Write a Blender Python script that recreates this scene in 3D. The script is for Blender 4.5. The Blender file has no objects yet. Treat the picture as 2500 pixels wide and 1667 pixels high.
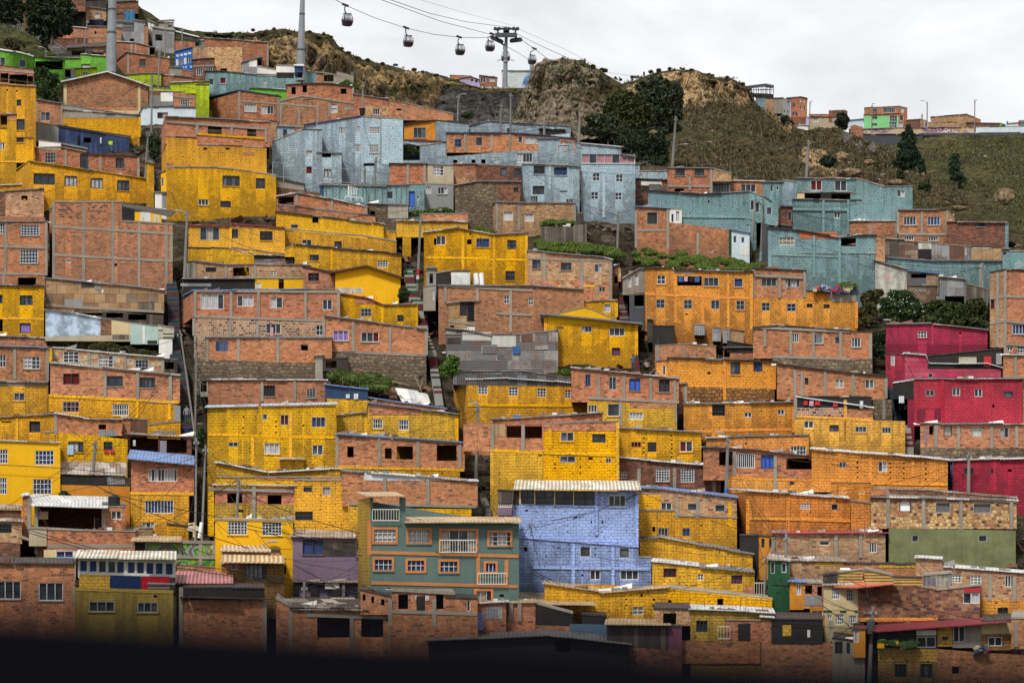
import bpy, math, random
from mathutils import Vector, noise
R = random.Random(7)
F = 5640.0; YH = 1330.0; H0 = 12.0; K = 700/2350.0
C = bpy.context.scene.collection
scn = bpy.context.scene
# ---------------------------------------------------------------- terrain shape
ROWS = [1750, 1500, 1330, 1100, 900, 700, 500, 430, 350, 300, 250, 200, 150, 100, 50, -60]
COLS = {-400: [144,160,172,190,208,228,252,264,285,297,310,322,335,348,362,392],
        700:  [144,160,172,190,208,228,252,264,285,297,310,335,350,365,380,400],
        1250: [144,160,172,190,208,228,252,264,288,305,345,430,440,450,460,480],
        1600: [144,160,172,190,208,228,252,266,292,330,390,440,450,460,470,480],
        1900: [144,160,172,190,208,228,252,272,340,430,470,480,490,500,500,500],
        3000: [144,160,172,190,208,228,254,300,425,470,490,500,500,500,500,500]}
CX = sorted(COLS)
def interp(x, xs, ys):
    if (xs[-1] > xs[0] and x <= xs[0]) or (xs[-1] < xs[0] and x >= xs[0]): return ys[0]
    for i in range(len(xs)-1):
        a, b = xs[i], xs[i+1]
        if (a <= x <= b) or (b <= x <= a): return ys[i]+(ys[i+1]-ys[i])*(x-a)/(b-a)
    return ys[-1]
def DD(px, py):
    vals = [interp(py, ROWS, COLS[c]) for c in CX]
    return interp(px, CX, vals)
def W3(px, py, Y): return Vector(((px-1250)/F*Y, Y, H0+(YH-py)/F*Y))
# ---------------------------------------------------------------- mesh helpers
def obj(name, me, mat=None, parent=None):
    o = bpy.data.objects.new(name, me); C.objects.link(o)
    if mat is not None:
        for m in (mat if isinstance(mat, list) else [mat]): me.materials.append(m)
    if parent: o.parent = parent
    return o
def poly(name, faces, mat=None, parent=None, smooth=False):
    """faces: list of (points, uvs or None, material index)"""
    vs, fs, uv, mi = [], [], [], []
    for f in faces:
        pts = f[0]; u = f[1] if len(f) > 1 and f[1] else [(p[0]+p[1]*.7, p[2]) for p in pts]
        n = len(vs); vs += [tuple(p) for p in pts]; fs.append(tuple(range(n, n+len(pts)))); uv += u
        mi.append(f[2] if len(f) > 2 else 0)
    me = bpy.data.meshes.new(name); me.from_pydata(vs, [], fs)
    l = me.uv_layers.new(name='UVMap')
    flat = [c for p in uv for c in p]
    l.data.foreach_set('uv', flat); me.polygons.foreach_set('material_index', mi)
    if smooth: me.polygons.foreach_set('use_smooth', [True]*len(fs))
    me.update()
    return obj(name, me, mat, parent)
def box(x0, x1, y0, y1, z0, z1, m=0):
    p = [(x0,y0,z0),(x1,y0,z0),(x1,y1,z0),(x0,y1,z0),(x0,y0,z1),(x1,y0,z1),(x1,y1,z1),(x0,y1,z1)]
    return [([p[i] for i in q], None, m) for q in ((0,1,5,4),(1,2,6,5),(2,3,7,6),(3,0,4,7),(4,5,6,7),(3,2,1,0))]
def beam(a, b, w, h, m=0):
    a, b = Vector(a), Vector(b); d = (b-a).normalized()
    s = d.cross(Vector((0,0,1)));
    if s.length < .01: s = Vector((1,0,0))
    s.normalize(); t = s.cross(d).normalized(); s *= w/2; t *= h/2
    c = [a-s-t, a+s-t, a+s+t, a-s+t, b-s-t, b+s-t, b+s+t, b-s+t]
    return [([c[i] for i in q], None, m) for q in ((0,1,2,3),(7,6,5,4),(0,4,5,1),(1,5,6,2),(2,6,7,3),(3,7,4,0))]
def tube(pts, rads, n=8, m=0):
    pts = [Vector(p) for p in pts]; rings = []
    for i, p in enumerate(pts):
        d = (pts[min(i+1, len(pts)-1)]-pts[max(i-1, 0)]).normalized()
        s = d.cross(Vector((0,1,0)));
        if s.length < .05: s = d.cross(Vector((1,0,0)))
        s.normalize(); t = s.cross(d); r = rads[i] if isinstance(rads, (list, tuple)) else rads
        rings.append([p+(s*math.cos(a)+t*math.sin(a))*r for a in [2*math.pi*k/n for k in range(n)]])
    fs = []
    for i in range(len(rings)-1):
        for k in range(n):
            fs.append(([rings[i][k], rings[i][(k+1) % n], rings[i+1][(k+1) % n], rings[i+1][k]], None, m))
    fs.append((rings[-1], None, m)); fs.append((rings[0][::-1], None, m))
    return fs
def thing(name, label, cat, loc=(0,0,0), group=None):
    o = bpy.data.objects.new(name, None); C.objects.link(o); o.location = loc
    o.empty_display_size = .1
    return tag(o, label, cat, group)
def tag(o, label, cat, group=None, kind=None):
    o['label'] = label; o['category'] = cat
    if group: o['group'] = group
    if kind: o['kind'] = kind
    return o
def struct(o, label=None):
    o['kind'] = 'structure'
    if label: o['label'] = label
    return o
def text_mesh(name, cu, mat):
    t = bpy.data.objects.new('tmp', cu); C.objects.link(t); bpy.context.view_layer.update()
    me = bpy.data.meshes.new_from_object(t.evaluated_get(bpy.context.evaluated_depsgraph_get())); bpy.data.objects.remove(t); bpy.data.curves.remove(cu)
    me.name = name; me.materials.clear(); return obj(name, me, mat)
# ---------------------------------------------------------------- materials
class NT:
    def __init__(s, name):
        s.m = bpy.data.materials.new(name); s.m.use_nodes = True; s.t = s.m.node_tree
        s.t.nodes.clear(); s.out = s.n('ShaderNodeOutputMaterial'); s.b = s.n('ShaderNodeBsdfPrincipled')
        s.l(s.b.outputs[0], s.out.inputs[0])
    def n(s, typ, **kw):
        x = s.t.nodes.new(typ)
        for k, v in kw.items():
            if k in x.inputs: x.inputs[k].default_value = v
            else: setattr(x, k, v)
        return x
    def l(s, a, b): s.t.links.new(a, b)
    def setb(s, **kw):
        for k, v in kw.items(): s.b.inputs[k].default_value = v
    def noise(s, vec, scale, detail=3, rough=.6, dist=0):
        x = s.n('ShaderNodeTexNoise'); x.inputs['Scale'].default_value = scale
        x.inputs['Detail'].default_value = detail; x.inputs['Roughness'].default_value = rough
        x.inputs['Distortion'].default_value = dist
        if vec: s.l(vec, x.inputs['Vector'])
        return x.outputs['Fac']
    def ramp(s, fac, stops, const=False):
        x = s.n('ShaderNodeValToRGB'); e = x.color_ramp.elements
        if const: x.color_ramp.interpolation = 'CONSTANT'
        while len(e) < len(stops): e.new(.5)
        for i, (p, c) in enumerate(stops):
            e[i].position = p; e[i].color = (c if len(c) == 4 else (*c, 1)) if not isinstance(c, (int, float)) else (c, c, c, 1)
        s.l(fac, x.inputs[0]); return x.outputs[0]
    def mix(s, fac, a, b, mode='MIX'):
        x = s.n('ShaderNodeMix', data_type='RGBA', blend_type=mode)
        for k, v in ((0, fac), (6, a), (7, b)):
            sock = x.inputs[k]
            if hasattr(v, 'links'): s.l(v, sock)
            elif isinstance(v, (int, float)): sock.default_value = v if k == 0 else (v, v, v, 1)
            else: sock.default_value = (*v[:3], 1)
        return x.outputs[2]
    def math(s, op, a, b=0, clamp=False):
        x = s.n('ShaderNodeMath', operation=op, use_clamp=clamp)
        for i, v in enumerate((a, b)):
            if hasattr(v, 'links'): s.l(v, x.inputs[i])
            else: x.inputs[i].default_value = v
        return x.outputs[0]
    def mapv(s, vec, scale=(1,1,1), loc=(0,0,0)):
        x = s.n('ShaderNodeMapping'); x.inputs['Scale'].default_value = scale; x.inputs['Location'].default_value = loc
        s.l(vec, x.inputs[0]); return x.outputs[0]
    def uv(s, jitter=True):
        a = s.n('ShaderNodeUVMap').outputs[0]
        if not jitter: return a
        o = s.n('ShaderNodeObjectInfo'); v = s.n('ShaderNodeVectorMath', operation='SCALE')
        c = s.n('ShaderNodeCombineXYZ'); s.l(o.outputs['Random'], c.inputs[0]); s.l(o.outputs['Random'], c.inputs[1])
        s.l(c.outputs[0], v.inputs[0]); v.inputs['Scale'].default_value = 57.0
        w = s.n('ShaderNodeVectorMath', operation='ADD'); s.l(a, w.inputs[0]); s.l(v.outputs[0], w.inputs[1])
        return w.outputs[0]
    def hsv(s, col, h=.5, sa=1., v=1.):
        x = s.n('ShaderNodeHueSaturation')
        for sock, val in ((x.inputs['Hue'], h), (x.inputs['Saturation'], sa), (x.inputs['Value'], v)):
            if hasattr(val, 'links'): s.l(val, sock)
            else: sock.default_value = val
        s.l(col, x.inputs['Color']); return x.outputs[0]
    def bump(s, h, dist=.02, st=.5):
        x = s.n('ShaderNodeBump'); x.inputs['Distance'].default_value = dist; x.inputs['Strength'].default_value = st
        s.l(h, x.inputs['Height']); s.l(x.outputs[0], s.b.inputs['Normal'])
def mul(c, k): return tuple(min(1, x*k) for x in c)
def brick(name, stops, mortar, bw=.36, bh=.175, ms=.017, dirt=.5, wob=.05, peel=None, paint=False, holes=.03, smooth_=.35):
    """hollow clay block wall: stops = per block colour ramp"""
    t = NT(name); uv = t.uv()
    nz = t.n('ShaderNodeTexNoise'); nz.inputs['Scale'].default_value = 1.1; nz.inputs['Detail'].default_value = 2; t.l(uv, nz.inputs['Vector'])
    sub = t.n('ShaderNodeVectorMath', operation='SUBTRACT'); t.l(nz.outputs['Color'], sub.inputs[0]); sub.inputs[1].default_value = (.5,.5,.5)
    sc = t.n('ShaderNodeVectorMath', operation='SCALE'); t.l(sub.outputs[0], sc.inputs[0]); sc.inputs['Scale'].default_value = wob*2.4
    ad = t.n('ShaderNodeVectorMath', operation='ADD'); t.l(uv, ad.inputs[0]); t.l(sc.outputs[0], ad.inputs[1])
    br = t.n('ShaderNodeTexBrick'); t.l(ad.outputs[0], br.inputs['Vector'])
    br.inputs['Color1'].default_value = (0,0,0,1); br.inputs['Color2'].default_value = (1,1,1,1)
    br.inputs['Scale'].default_value = 1; br.inputs['Mortar Size'].default_value = ms; br.inputs['Mortar Smooth'].default_value = smooth_
    br.inputs['Brick Width'].default_value = bw; br.inputs['Row Height'].default_value = bh; br.inputs['Bias'].default_value = 0
    br.offset = .5
    rnd = br.outputs['Color']; fac = br.outputs['Fac']
    col = t.ramp(rnd, stops, const=not paint)
    # broken mortar: lines fade in and out
    n1 = t.noise(uv, .9, 4, .7)
    lf = t.math('MULTIPLY', fac, t.ramp(n1, [(.32, .25 if paint else .55), (.55, 1.0)]))
    col = t.mix(lf, col, mortar)
    # fine grain and big blotches
    g = t.noise(uv, 9, 3, .7); col = t.mix(1, col, t.ramp(g, [(.25, .84 if paint else .74), (.75, 1.12 if paint else 1.2)]), 'MULTIPLY')
    b = t.noise(uv, .33, 4, .65); col = t.mix(1, col, t.ramp(b, [(.25, .80 if paint else .70), (.6, 1.06)]), 'MULTIPLY')
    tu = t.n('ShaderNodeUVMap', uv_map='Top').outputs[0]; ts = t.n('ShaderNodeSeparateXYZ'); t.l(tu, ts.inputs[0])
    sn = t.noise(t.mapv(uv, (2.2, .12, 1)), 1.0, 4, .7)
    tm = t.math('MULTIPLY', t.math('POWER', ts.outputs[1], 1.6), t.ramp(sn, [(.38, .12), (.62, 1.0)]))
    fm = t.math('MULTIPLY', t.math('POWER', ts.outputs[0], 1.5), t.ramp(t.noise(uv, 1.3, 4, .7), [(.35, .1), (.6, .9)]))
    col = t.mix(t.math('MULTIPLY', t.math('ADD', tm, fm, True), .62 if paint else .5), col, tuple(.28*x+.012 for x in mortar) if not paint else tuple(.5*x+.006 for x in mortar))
    # grime streaks running down
    st = t.noise(t.mapv(uv, (2.6, .28, 1)), 1.0, 5, .7)
    col = t.mix(t.math('MULTIPLY', t.ramp(st, [(.52, 0.0), (.72, 1.0)]), dirt), col, mul(mortar, .8) if paint else (.09,.06,.045))
    if holes:
        h = t.noise(t.mapv(ad.outputs[0], (1/bw, 1/bh, 1)), 1.9, 0)
        col = t.mix(t.ramp(h, [(.75-holes, 0.0), (.77-holes, .85)]), col, (.05,.02,.01))
    if peel:
        p = t.noise(uv, .55, 5, .75); col = t.mix(t.ramp(p, [(.70 if paint else .66, 0.0), (.72 if paint else .69, .75)]), col, peel)
    o = t.n('ShaderNodeObjectInfo')
    hv = t.math('ADD', t.math('MULTIPLY', o.outputs['Random'], .18), .93)
    r2 = t.math('FRACT', t.math('MULTIPLY', o.outputs['Random'], 7.31)); hh = t.math('ADD', t.math('MULTIPLY', r2, .013), .4935)
    r3 = t.math('FRACT', t.math('MULTIPLY', o.outputs['Random'], 17.7)); col = t.hsv(col, hh, t.math('ADD', t.math('MULTIPLY', r3, .05), .96), hv)
    t.l(col, t.b.inputs['Base Color']); t.setb(Roughness=.9); t.b.inputs['Specular IOR Level'].default_value = .15
    t.bump(t.math('SUBTRACT', 1, fac), .03, .6)
    return t.m
def paint(name, c, **kw):
    k = dict(dirt=.32, holes=.035, paint=True, ms=.018, bw=.42, bh=.22, wob=.07); k.update(kw)
    k.setdefault('peel', (.42,.19,.10) if name in ('yellow_block','orange_block','faded_yellow_block') else None)
    dk = mul(c, .40) if max(c) > .25 else mul(c, .5)
    return brick(name, [(0, mul(c, .90)), (.5, c), (1, mul(c, 1.08))], tuple(x*.9+.012 for x in dk), **k)
def plaster(name, c, dirt=.45, var=.25, rough=.9):
    t = NT(name); uv = t.uv(); b = t.noise(uv, .5, 5, .7)
    col = t.mix(1, c, t.ramp(b, [(.25, 1-var), (.7, 1.05)]), 'MULTIPLY')
    g = t.noise(uv, 6, 4, .8); col = t.mix(1, col, t.ramp(g, [(.3, .82), (.7, 1.08)]), 'MULTIPLY')
    st = t.noise(t.mapv(uv, (3.0, .22, 1)), 1.0, 5, .7)
    col = t.mix(t.math('MULTIPLY', t.ramp(st, [(.5, 0.0), (.75, 1.0)]), dirt), col, mul(c, .35))
    o = t.n('ShaderNodeObjectInfo'); col = t.hsv(col, .5, 1, t.math('ADD', t.math('MULTIPLY', o.outputs['Random'], .2), .9))
    t.l(col, t.b.inputs['Base Color']); t.setb(Roughness=rough); t.b.inputs['Specular IOR Level'].default_value = .2
    t.bump(g, .02, .4); return t.m
def sheet(name, c, c2=None, rust=.3, rustc=(.17,.07,.03), period=.19, depth=.6, axis=0):
    """corrugated sheet"""
    t = NT(name); uv = t.uv(); sx = t.n('ShaderNodeSeparateXYZ'); t.l(uv, sx.inputs[0])
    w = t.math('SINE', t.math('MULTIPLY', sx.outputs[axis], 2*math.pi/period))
    pan = t.n('ShaderNodeTexBrick'); t.l(uv, pan.inputs['Vector']); pan.inputs['Color1'].default_value = (0,0,0,1)
    pan.inputs['Color2'].default_value = (1,1,1,1); pan.inputs['Scale'].default_value = 1; pan.inputs['Brick Width'].default_value = .85 if axis == 0 else 2.2
    pan.inputs['Row Height'].default_value = 2.2 if axis == 0 else .85; pan.inputs['Mortar Size'].default_value = .012
    col = t.ramp(pan.outputs['Color'], [(0, mul(c, .8)), (.5, c), (1, c2 or mul(c, 1.15))])
    col = t.mix(t.math('MULTIPLY', pan.outputs['Fac'], .6), col, mul(c, .3))
    n = t.noise(uv, .7, 5, .75); col = t.mix(t.math('MULTIPLY', t.ramp(n, [(.45, 0.0), (.62, 1.0)]), rust), col, rustc)
    n2 = t.noise(uv, 4, 4, .7); col = t.mix(1, col, t.ramp(n2, [(.3, .75), (.7, 1.1)]), 'MULTIPLY')
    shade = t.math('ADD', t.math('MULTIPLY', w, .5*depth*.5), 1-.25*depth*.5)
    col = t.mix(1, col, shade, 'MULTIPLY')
    t.l(col, t.b.inputs['Base Color']); t.setb(Roughness=.6); t.b.inputs['Specular IOR Level'].default_value = .3
    t.bump(w, .03, .7); return t.m
def planks(name, stops, pw=.9, ph=1.1, period=None):
    t = NT(name); uv = t.uv(); pan = t.n('ShaderNodeTexBrick'); t.l(uv, pan.inputs['Vector']); pan.inputs['Color1'].default_value = (0,0,0,1)
    pan.inputs['Color2'].default_value = (1,1,1,1); pan.inputs['Scale'].default_value = 1; pan.inputs['Brick Width'].default_value = pw
    pan.inputs['Row Height'].default_value = ph; pan.inputs['Mortar Size'].default_value = .02; pan.offset = .37
    col = t.ramp(pan.outputs['Color'], stops, const=True)
    col = t.mix(t.math('MULTIPLY', pan.outputs['Fac'], .7), col, (.03,.022,.016))
    n = t.noise(uv, .9, 5, .75); col = t.mix(1, col, t.ramp(n, [(.3, .55), (.65, 1.15)]), 'MULTIPLY')
    g = t.noise(t.mapv(uv, (9, .8, 1)), 1.4, 4, .8); col = t.mix(1, col, t.ramp(g, [(.3, .75), (.7, 1.1)]), 'MULTIPLY')
    t.l(col, t.b.inputs['Base Color']); t.setb(Roughness=.85); return t.m
def plain(name, c, rough=.7, metal=0, var=.15, spec=.3):
    t = NT(name); tc = t.n('ShaderNodeTexCoord'); n = t.noise(tc.outputs['Object'], 1.2, 4, .7)
    col = t.mix(1, c, t.ramp(n, [(.3, 1-var), (.7, 1+var*.3)]), 'MULTIPLY')
    t.l(col, t.b.inputs['Base Color']); t.setb(Roughness=rough, Metallic=metal); t.b.inputs['Specular IOR Level'].default_value = spec
    return t.m
def cloth(name, c, var=.45, period=.16):
    t = NT(name); uv = t.uv(); sx = t.n('ShaderNodeSeparateXYZ'); t.l(uv, sx.inputs[0])
    n0 = t.noise(uv, 1.5, 2); w = t.math('SINE', t.math('ADD', t.math('MULTIPLY', sx.outputs[0], 2*math.pi/period), t.math('MULTIPLY', n0, 9)))
    col = t.mix(1, c, t.math('ADD', t.math('MULTIPLY', w, var*.35), 1-var*.35), 'MULTIPLY')
    n = t.noise(uv, 2.2, 4, .7); col = t.mix(1, col, t.ramp(n, [(.3, .7), (.7, 1.08)]), 'MULTIPLY')
    t.l(col, t.b.inputs['Base Color']); t.setb(Roughness=.95); t.b.inputs['Specular IOR Level'].default_value = .1; return t.m
def glass(name, c=(.018,.022,.028), rough=.12):
    t = NT(name); uv = t.uv(); n = t.noise(uv, 1.1, 3, .6)
    col = t.ramp(n, [(.35, mul(c, .6)), (.62, mul(c, 2.2)), (.8, mul(c, 6))])  # lighter noise patches paint reflections into the pane colour
    t.l(col, t.b.inputs['Base Color']); t.setb(Roughness=rough); t.b.inputs['Specular IOR Level'].default_value = .3; return t.m
M = {}
YEL = (.76,.385,.004); BR = [(0,(.36,.125,.052)),(.16,(.50,.18,.078)),(.42,(.44,.15,.062)),(.66,(.55,.22,.10)),(.93,(.20,.075,.04))]
def build_mats():
    mo = (.37,.235,.15)
    M['yel'] = paint('yellow_block', YEL); M['yls'] = paint('faded_yellow_block', (.50,.30,.035), dirt=.45)
    M['yeb'] = paint('bright_yellow_block', (.74,.43,.01), dirt=.2); M['ybr'] = paint('dull_yellow_brick', (.36,.25,.045), bw=.25, bh=.1, ms=.012)
    M['amb'] = paint('amber_block', (.76,.36,.05)); M['org'] = paint('orange_block', (.74,.295,.045)); M['org2'] = paint('red_orange_block', (.5,.13,.05))
    M['blu'] = paint('pale_blue_block', (.37,.48,.54), dirt=.25); M['blu2'] = M['blu']; M['blp'] = paint('light_blue_block', (.40,.53,.60))
    M['tea'] = paint('teal_block', (.20,.325,.335), dirt=.25); M['teb'] = paint('soft_teal_block', (.22,.38,.39)); M['teg'] = plaster('teal_plaster', (.17,.32,.32))
    M['lim'] = paint('lime_green_block', (.19,.57,.045)); M['ylg'] = paint('yellow_green_block', (.50,.63,.01)); M['lgr'] = plaster('light_green_plaster', (.20,.52,.22))
    M['vio'] = paint('periwinkle_block', (.265,.36,.67), dirt=.4); M['vib'] = M['vio']; M['red'] = paint('crimson_block', (.43,.025,.066)); M['rd2'] = paint('dark_crimson_block', (.24,.014,.045), bw=.3, bh=.25, ms=.04)
    M['lil'] = plaster('lilac_plaster', (.42,.36,.58)); M['pur'] = plaster('mauve_plaster', (.19,.135,.20)); M['puk'] = plaster('plum_panel', (.16,.06,.09))
    M['sag'] = plaster('sage_green_plaster', (.185,.205,.095), dirt=.6, var=.5); M['dgr'] = plaster('deep_green_plaster', (.095,.15,.135), dirt=.15, var=.15)
    M['grn'] = plaster('green_plaster', (.018,.075,.035)); M['pgr'] = plaster('pale_green_door', (.40,.52,.47)); M['och'] = paint('ochre_block', (.33,.185,.05))
    M['yes'] = plaster('yellow_plaster', (.70,.38,.008), dirt=.15, var=.12); M['orp'] = plaster('orange_plaster', (.55,.22,.025), dirt=.2); M['whi'] = plaster('white_paint', (.68,.67,.62), dirt=.35)
    M['whb'] = plaster('white_blue_paint', (.55,.64,.68), dirt=.3); M['crm'] = plaster('cream_plaster', (.58,.46,.25), dirt=.3); M['crg'] = plaster('greyish_cream_plaster', (.40,.33,.22), dirt=.4)
    M['con'] = plaster('raw_concrete', (.30,.265,.215), dirt=.5, var=.35); M['gry'] = plaster('grey_plaster', (.26,.265,.265)); M['dkc'] = plaster('dark_concrete', (.07,.075,.085))
    M['cob'] = plaster('cobalt_paint', (.03,.12,.42), dirt=.2); M['nav'] = planks('navy_planks', [(0,(.012,.03,.10)),(.5,(.016,.045,.15)),(.8,(.03,.06,.16))], .3, 3)
    M['nvs'] = cloth('navy_sheet', (.012,.028,.09)); M['rds'] = cloth('red_sheet', (.36,.012,.025)); M['rd'] = plain('red_cloth', (.42,.02,.03)); M['pk'] = plain('pink_paint', (.65,.25,.3))
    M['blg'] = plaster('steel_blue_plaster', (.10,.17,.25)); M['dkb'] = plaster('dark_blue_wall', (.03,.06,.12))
    M['brk'] = brick('orange_clay_brick', BR, mo, dirt=.35, peel=(.42,.30,.22)); M['brd'] = brick('dark_red_brick', [(0,(.15,.055,.035)),(.3,(.25,.085,.045)),(.6,(.30,.115,.06)),(.88,(.09,.04,.03))], (.20,.14,.10), dirt=.5)
    M['brt'] = brick('tan_clay_brick', [(0,(.47,.26,.12)),(.3,(.40,.20,.09)),(.55,(.54,.33,.165)),(.8,(.44,.17,.075)),(.94,(.17,.08,.05))], (.40,.30,.20), dirt=.4)
    M['chk'] = brick('checkered_pierced_brick', [(0,(.43,.20,.11)),(.45,(.16,.065,.045)),(.72,(.46,.24,.13)),(.9,(.07,.04,.04))], (.50,.40,.29), bw=.36, bh=.24, ms=.035, dirt=.2)
    M['pat'] = brick('mixed_colour_block', [(0,(.50,.37,.22)),(.3,(.44,.18,.08)),(.5,(.55,.42,.25)),(.75,(.38,.42,.38)),(.85,(.48,.25,.12))], (.44,.36,.26), bw=.5, bh=.3)
    M['mot'] = brick('mottled_light_dark_brick', [(0,(.50,.30,.12)),(.25,(.30,.115,.06)),(.45,(.58,.37,.17)),(.62,(.08,.035,.03)),(.72,(.46,.2,.09)),(.85,(.62,.44,.22))], (.33,.2,.11), bw=.3, bh=.24, ms=.03, wob=.16)
    M['brm'] = brick('brown_mottled_brick', [(0,(.25,.10,.06)),(.3,(.15,.06,.045)),(.5,(.36,.18,.10)),(.75,(.12,.06,.06)),(.88,(.34,.13,.07))], (.26,.16,.11), bw=.4, bh=.24)
    M['stn'] = brick('rough_stone', [(0,(.20,.15,.09)),(.3,(.30,.235,.14)),(.6,(.25,.19,.12)),(.85,(.12,.09,.06))], (.12,.09,.06), bw=.5, bh=.32, ms=.06, wob=.3, dirt=.6)
    M['stw'] = plaster('stained_wall', (.36,.33,.26), dirt=.95, var=.5); M['stp'] = brick('rough_orange_stone', [(0,(.40,.19,.04)),(.5,(.30,.14,.035)),(.8,(.45,.24,.06))], (.10,.05,.02), bw=.45, bh=.3, ms=.06, wob=.3)
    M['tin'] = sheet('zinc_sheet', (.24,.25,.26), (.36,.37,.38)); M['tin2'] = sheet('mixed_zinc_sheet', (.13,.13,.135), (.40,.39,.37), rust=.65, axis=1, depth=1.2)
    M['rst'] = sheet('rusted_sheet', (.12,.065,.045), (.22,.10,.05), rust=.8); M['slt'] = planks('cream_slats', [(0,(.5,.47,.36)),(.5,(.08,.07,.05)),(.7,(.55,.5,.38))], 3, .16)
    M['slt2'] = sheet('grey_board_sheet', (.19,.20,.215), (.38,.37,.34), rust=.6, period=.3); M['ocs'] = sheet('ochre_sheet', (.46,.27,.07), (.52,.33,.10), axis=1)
    M['plk'] = planks('dark_planks', [(0,(.035,.026,.02)),(.4,(.06,.045,.032)),(.7,(.045,.035,.03)),(.9,(.11,.085,.06))], .35, 2.5)
    M['plk2'] = planks('grey_planks', [(0,(.12,.095,.07)),(.4,(.17,.14,.11)),(.7,(.08,.06,.05))], .25, 2.2); M['plg'] = planks('green_planks', [(0,(.02,.05,.035)),(.5,(.03,.07,.045)),(.8,(.015,.02,.02))], .5, 1.5)
    M['ply'] = planks('plywood_patches', [(0,(.33,.20,.095)),(.22,(.24,.135,.065)),(.42,(.38,.24,.12)),(.65,(.18,.13,.09)),(.78,(.33,.19,.08))], 1.0, .85); M['ply2'] = planks('light_plywood', [(0,(.42,.27,.13)),(.5,(.36,.22,.11)),(.8,(.3,.2,.12))], 1.2, 3)
    M['brp'] = planks('brown_boards', [(0,(.13,.07,.045)),(.35,(.22,.13,.085)),(.6,(.17,.12,.09)),(.85,(.27,.19,.13))], 1.0, .5)
    M['tpb'] = cloth('blue_white_tarpaulin', (.45,.55,.66), .7, 1.9); M['tarpb'] = cloth('blue_tarpaulin', (.05,.20,.36), .5, .7); M['tarpk'] = cloth('dark_tarpaulin', (.02,.03,.06), .5, .9)
    M['whr'] = cloth('dirty_white_tarpaulin', (.52,.50,.43), .5, 1.1); M['rdl'] = planks('crimson_boards', [(0,(.46,.03,.085)),(.4,(.40,.05,.09)),(.7,(.50,.07,.12))], 2.4, .45)
    M['dk'] = plaster('dark_board_and_shade', (.03,.028,.026), dirt=.3, var=.5); M['dks'] = sheet('dark_grey_sheet', (.08,.085,.09), (.17,.18,.19)); M['blk'] = cloth('black_sheet', (.022,.022,.026), .5, .8)  # near-black board; also painted shade for open terraces and interiors
    M['blk2'] = brick('soot_stained_brick', [(0,(.36,.13,.06)),(.3,(.10,.055,.04)),(.5,(.40,.155,.075)),(.68,(.075,.045,.04)),(.85,(.33,.12,.06))], mo)
    M['wht'] = cloth('white_cloth', (.66,.67,.70)); M['sty'] = M['crm']; M['whs'] = plaster('white_roof_fascia', (.62,.64,.66), dirt=.5, var=.4); M['wtg'] = plaster('white_board', (.62,.66,.62), var=.3); M['whc'] = cloth('cream_curtain', (.5,.46,.36))
    M['gry2'] = cloth('grey_blue_cloth', (.26,.26,.33)); M['bld'] = cloth('blue_clothes', (.05,.14,.36)); M['tow'] = cloth('pink_towel', (.66,.36,.40)); M['tow2'] = cloth('light_blue_towel', (.45,.6,.75))
    # frames, panes
    M['Fw'] = plain('white_frame', (.60,.60,.59)); M['Fk'] = plain('dark_frame', (.035,.033,.032)); M['Fg'] = plain('grey_frame', (.30,.30,.29)); M['Fo'] = plain('wooden_frame', (.30,.14,.05)); M['Fn'] = M['Fk']
    M['Fb'] = plain('blue_frame', (.06,.12,.27))
    M['Pg'] = glass('dark_glass'); M['Pg2'] = glass('grey_painted_reflection_glass', (.05,.058,.066)); M['Pc'] = cloth('light_curtain', (.50,.50,.50)); M['Pr'] = cloth('red_curtain', (.13,.018,.02)); M['Pq'] = cloth('pink_curtain', (.42,.22,.24)); M['Pb'] = cloth('blue_curtain', (.045,.075,.19))
    M['Pv'] = plain('vivid_blue_panel', (.035,.11,.52)); M['Pu'] = cloth('violet_curtain', (.27,.17,.45)); M['Pp'] = cloth('plum_curtain', (.16,.06,.12)); M['Pk'] = planks('black_shutter_and_shade', [(0,(.02,.02,.02)),(.5,(.03,.028,.028))], .22, 3)
    M['Pt'] = cloth('beige_curtain', (.42,.37,.30)); M['Pw'] = plaster('shutter_panel', (.50,.48,.44)); M['Pl'] = plain('lime_cloth', (.45,.62,.08)); M['Ps'] = plaster('slate_panel', (.14,.14,.14)); M['Px'] = plain('white_blank', (.8,.8,.8), var=.03)
    # roofs
    rf = dict(dk=((.045,.042,.04),.3), gr=((.21,.215,.22),.4), wh=((.60,.61,.61),.25), nv=((.02,.05,.14),.1), rd=((.28,.05,.04),.3), rs=((.33,.27,.22),.7), bl=((.15,.24,.44),.1),
              bw=((.42,.50,.62),.1), yl=((.5,.28,.03),.2), tn=((.50,.36,.21),.3), cr=((.60,.55,.42),.15), pk=((.52,.22,.22),.15), ti=((.60,.43,.24),.2), co=((.52,.12,.055),.15),
              mar=((.22,.022,.03),.15), gy=((.17,.175,.18),.3), pt=((.10,.08,.07),.3), cri=((.42,.06,.09),.3), br=((.10,.05,.025),.4))
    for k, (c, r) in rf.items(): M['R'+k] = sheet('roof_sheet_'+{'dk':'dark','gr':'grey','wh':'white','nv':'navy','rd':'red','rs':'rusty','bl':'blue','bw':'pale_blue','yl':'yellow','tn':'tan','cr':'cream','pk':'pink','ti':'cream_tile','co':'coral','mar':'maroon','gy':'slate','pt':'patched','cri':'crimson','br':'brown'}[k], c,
            {'pt': (.62,.55,.45), 'rs': (.55,.52,.48), 'cr': (.68,.67,.62), 'wh': (.74,.74,.72)}.get(k), rust=r, period=.32 if k == 'ti' else .26, depth=1.3 if k in ('ti','pk','cr') else .5)
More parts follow.
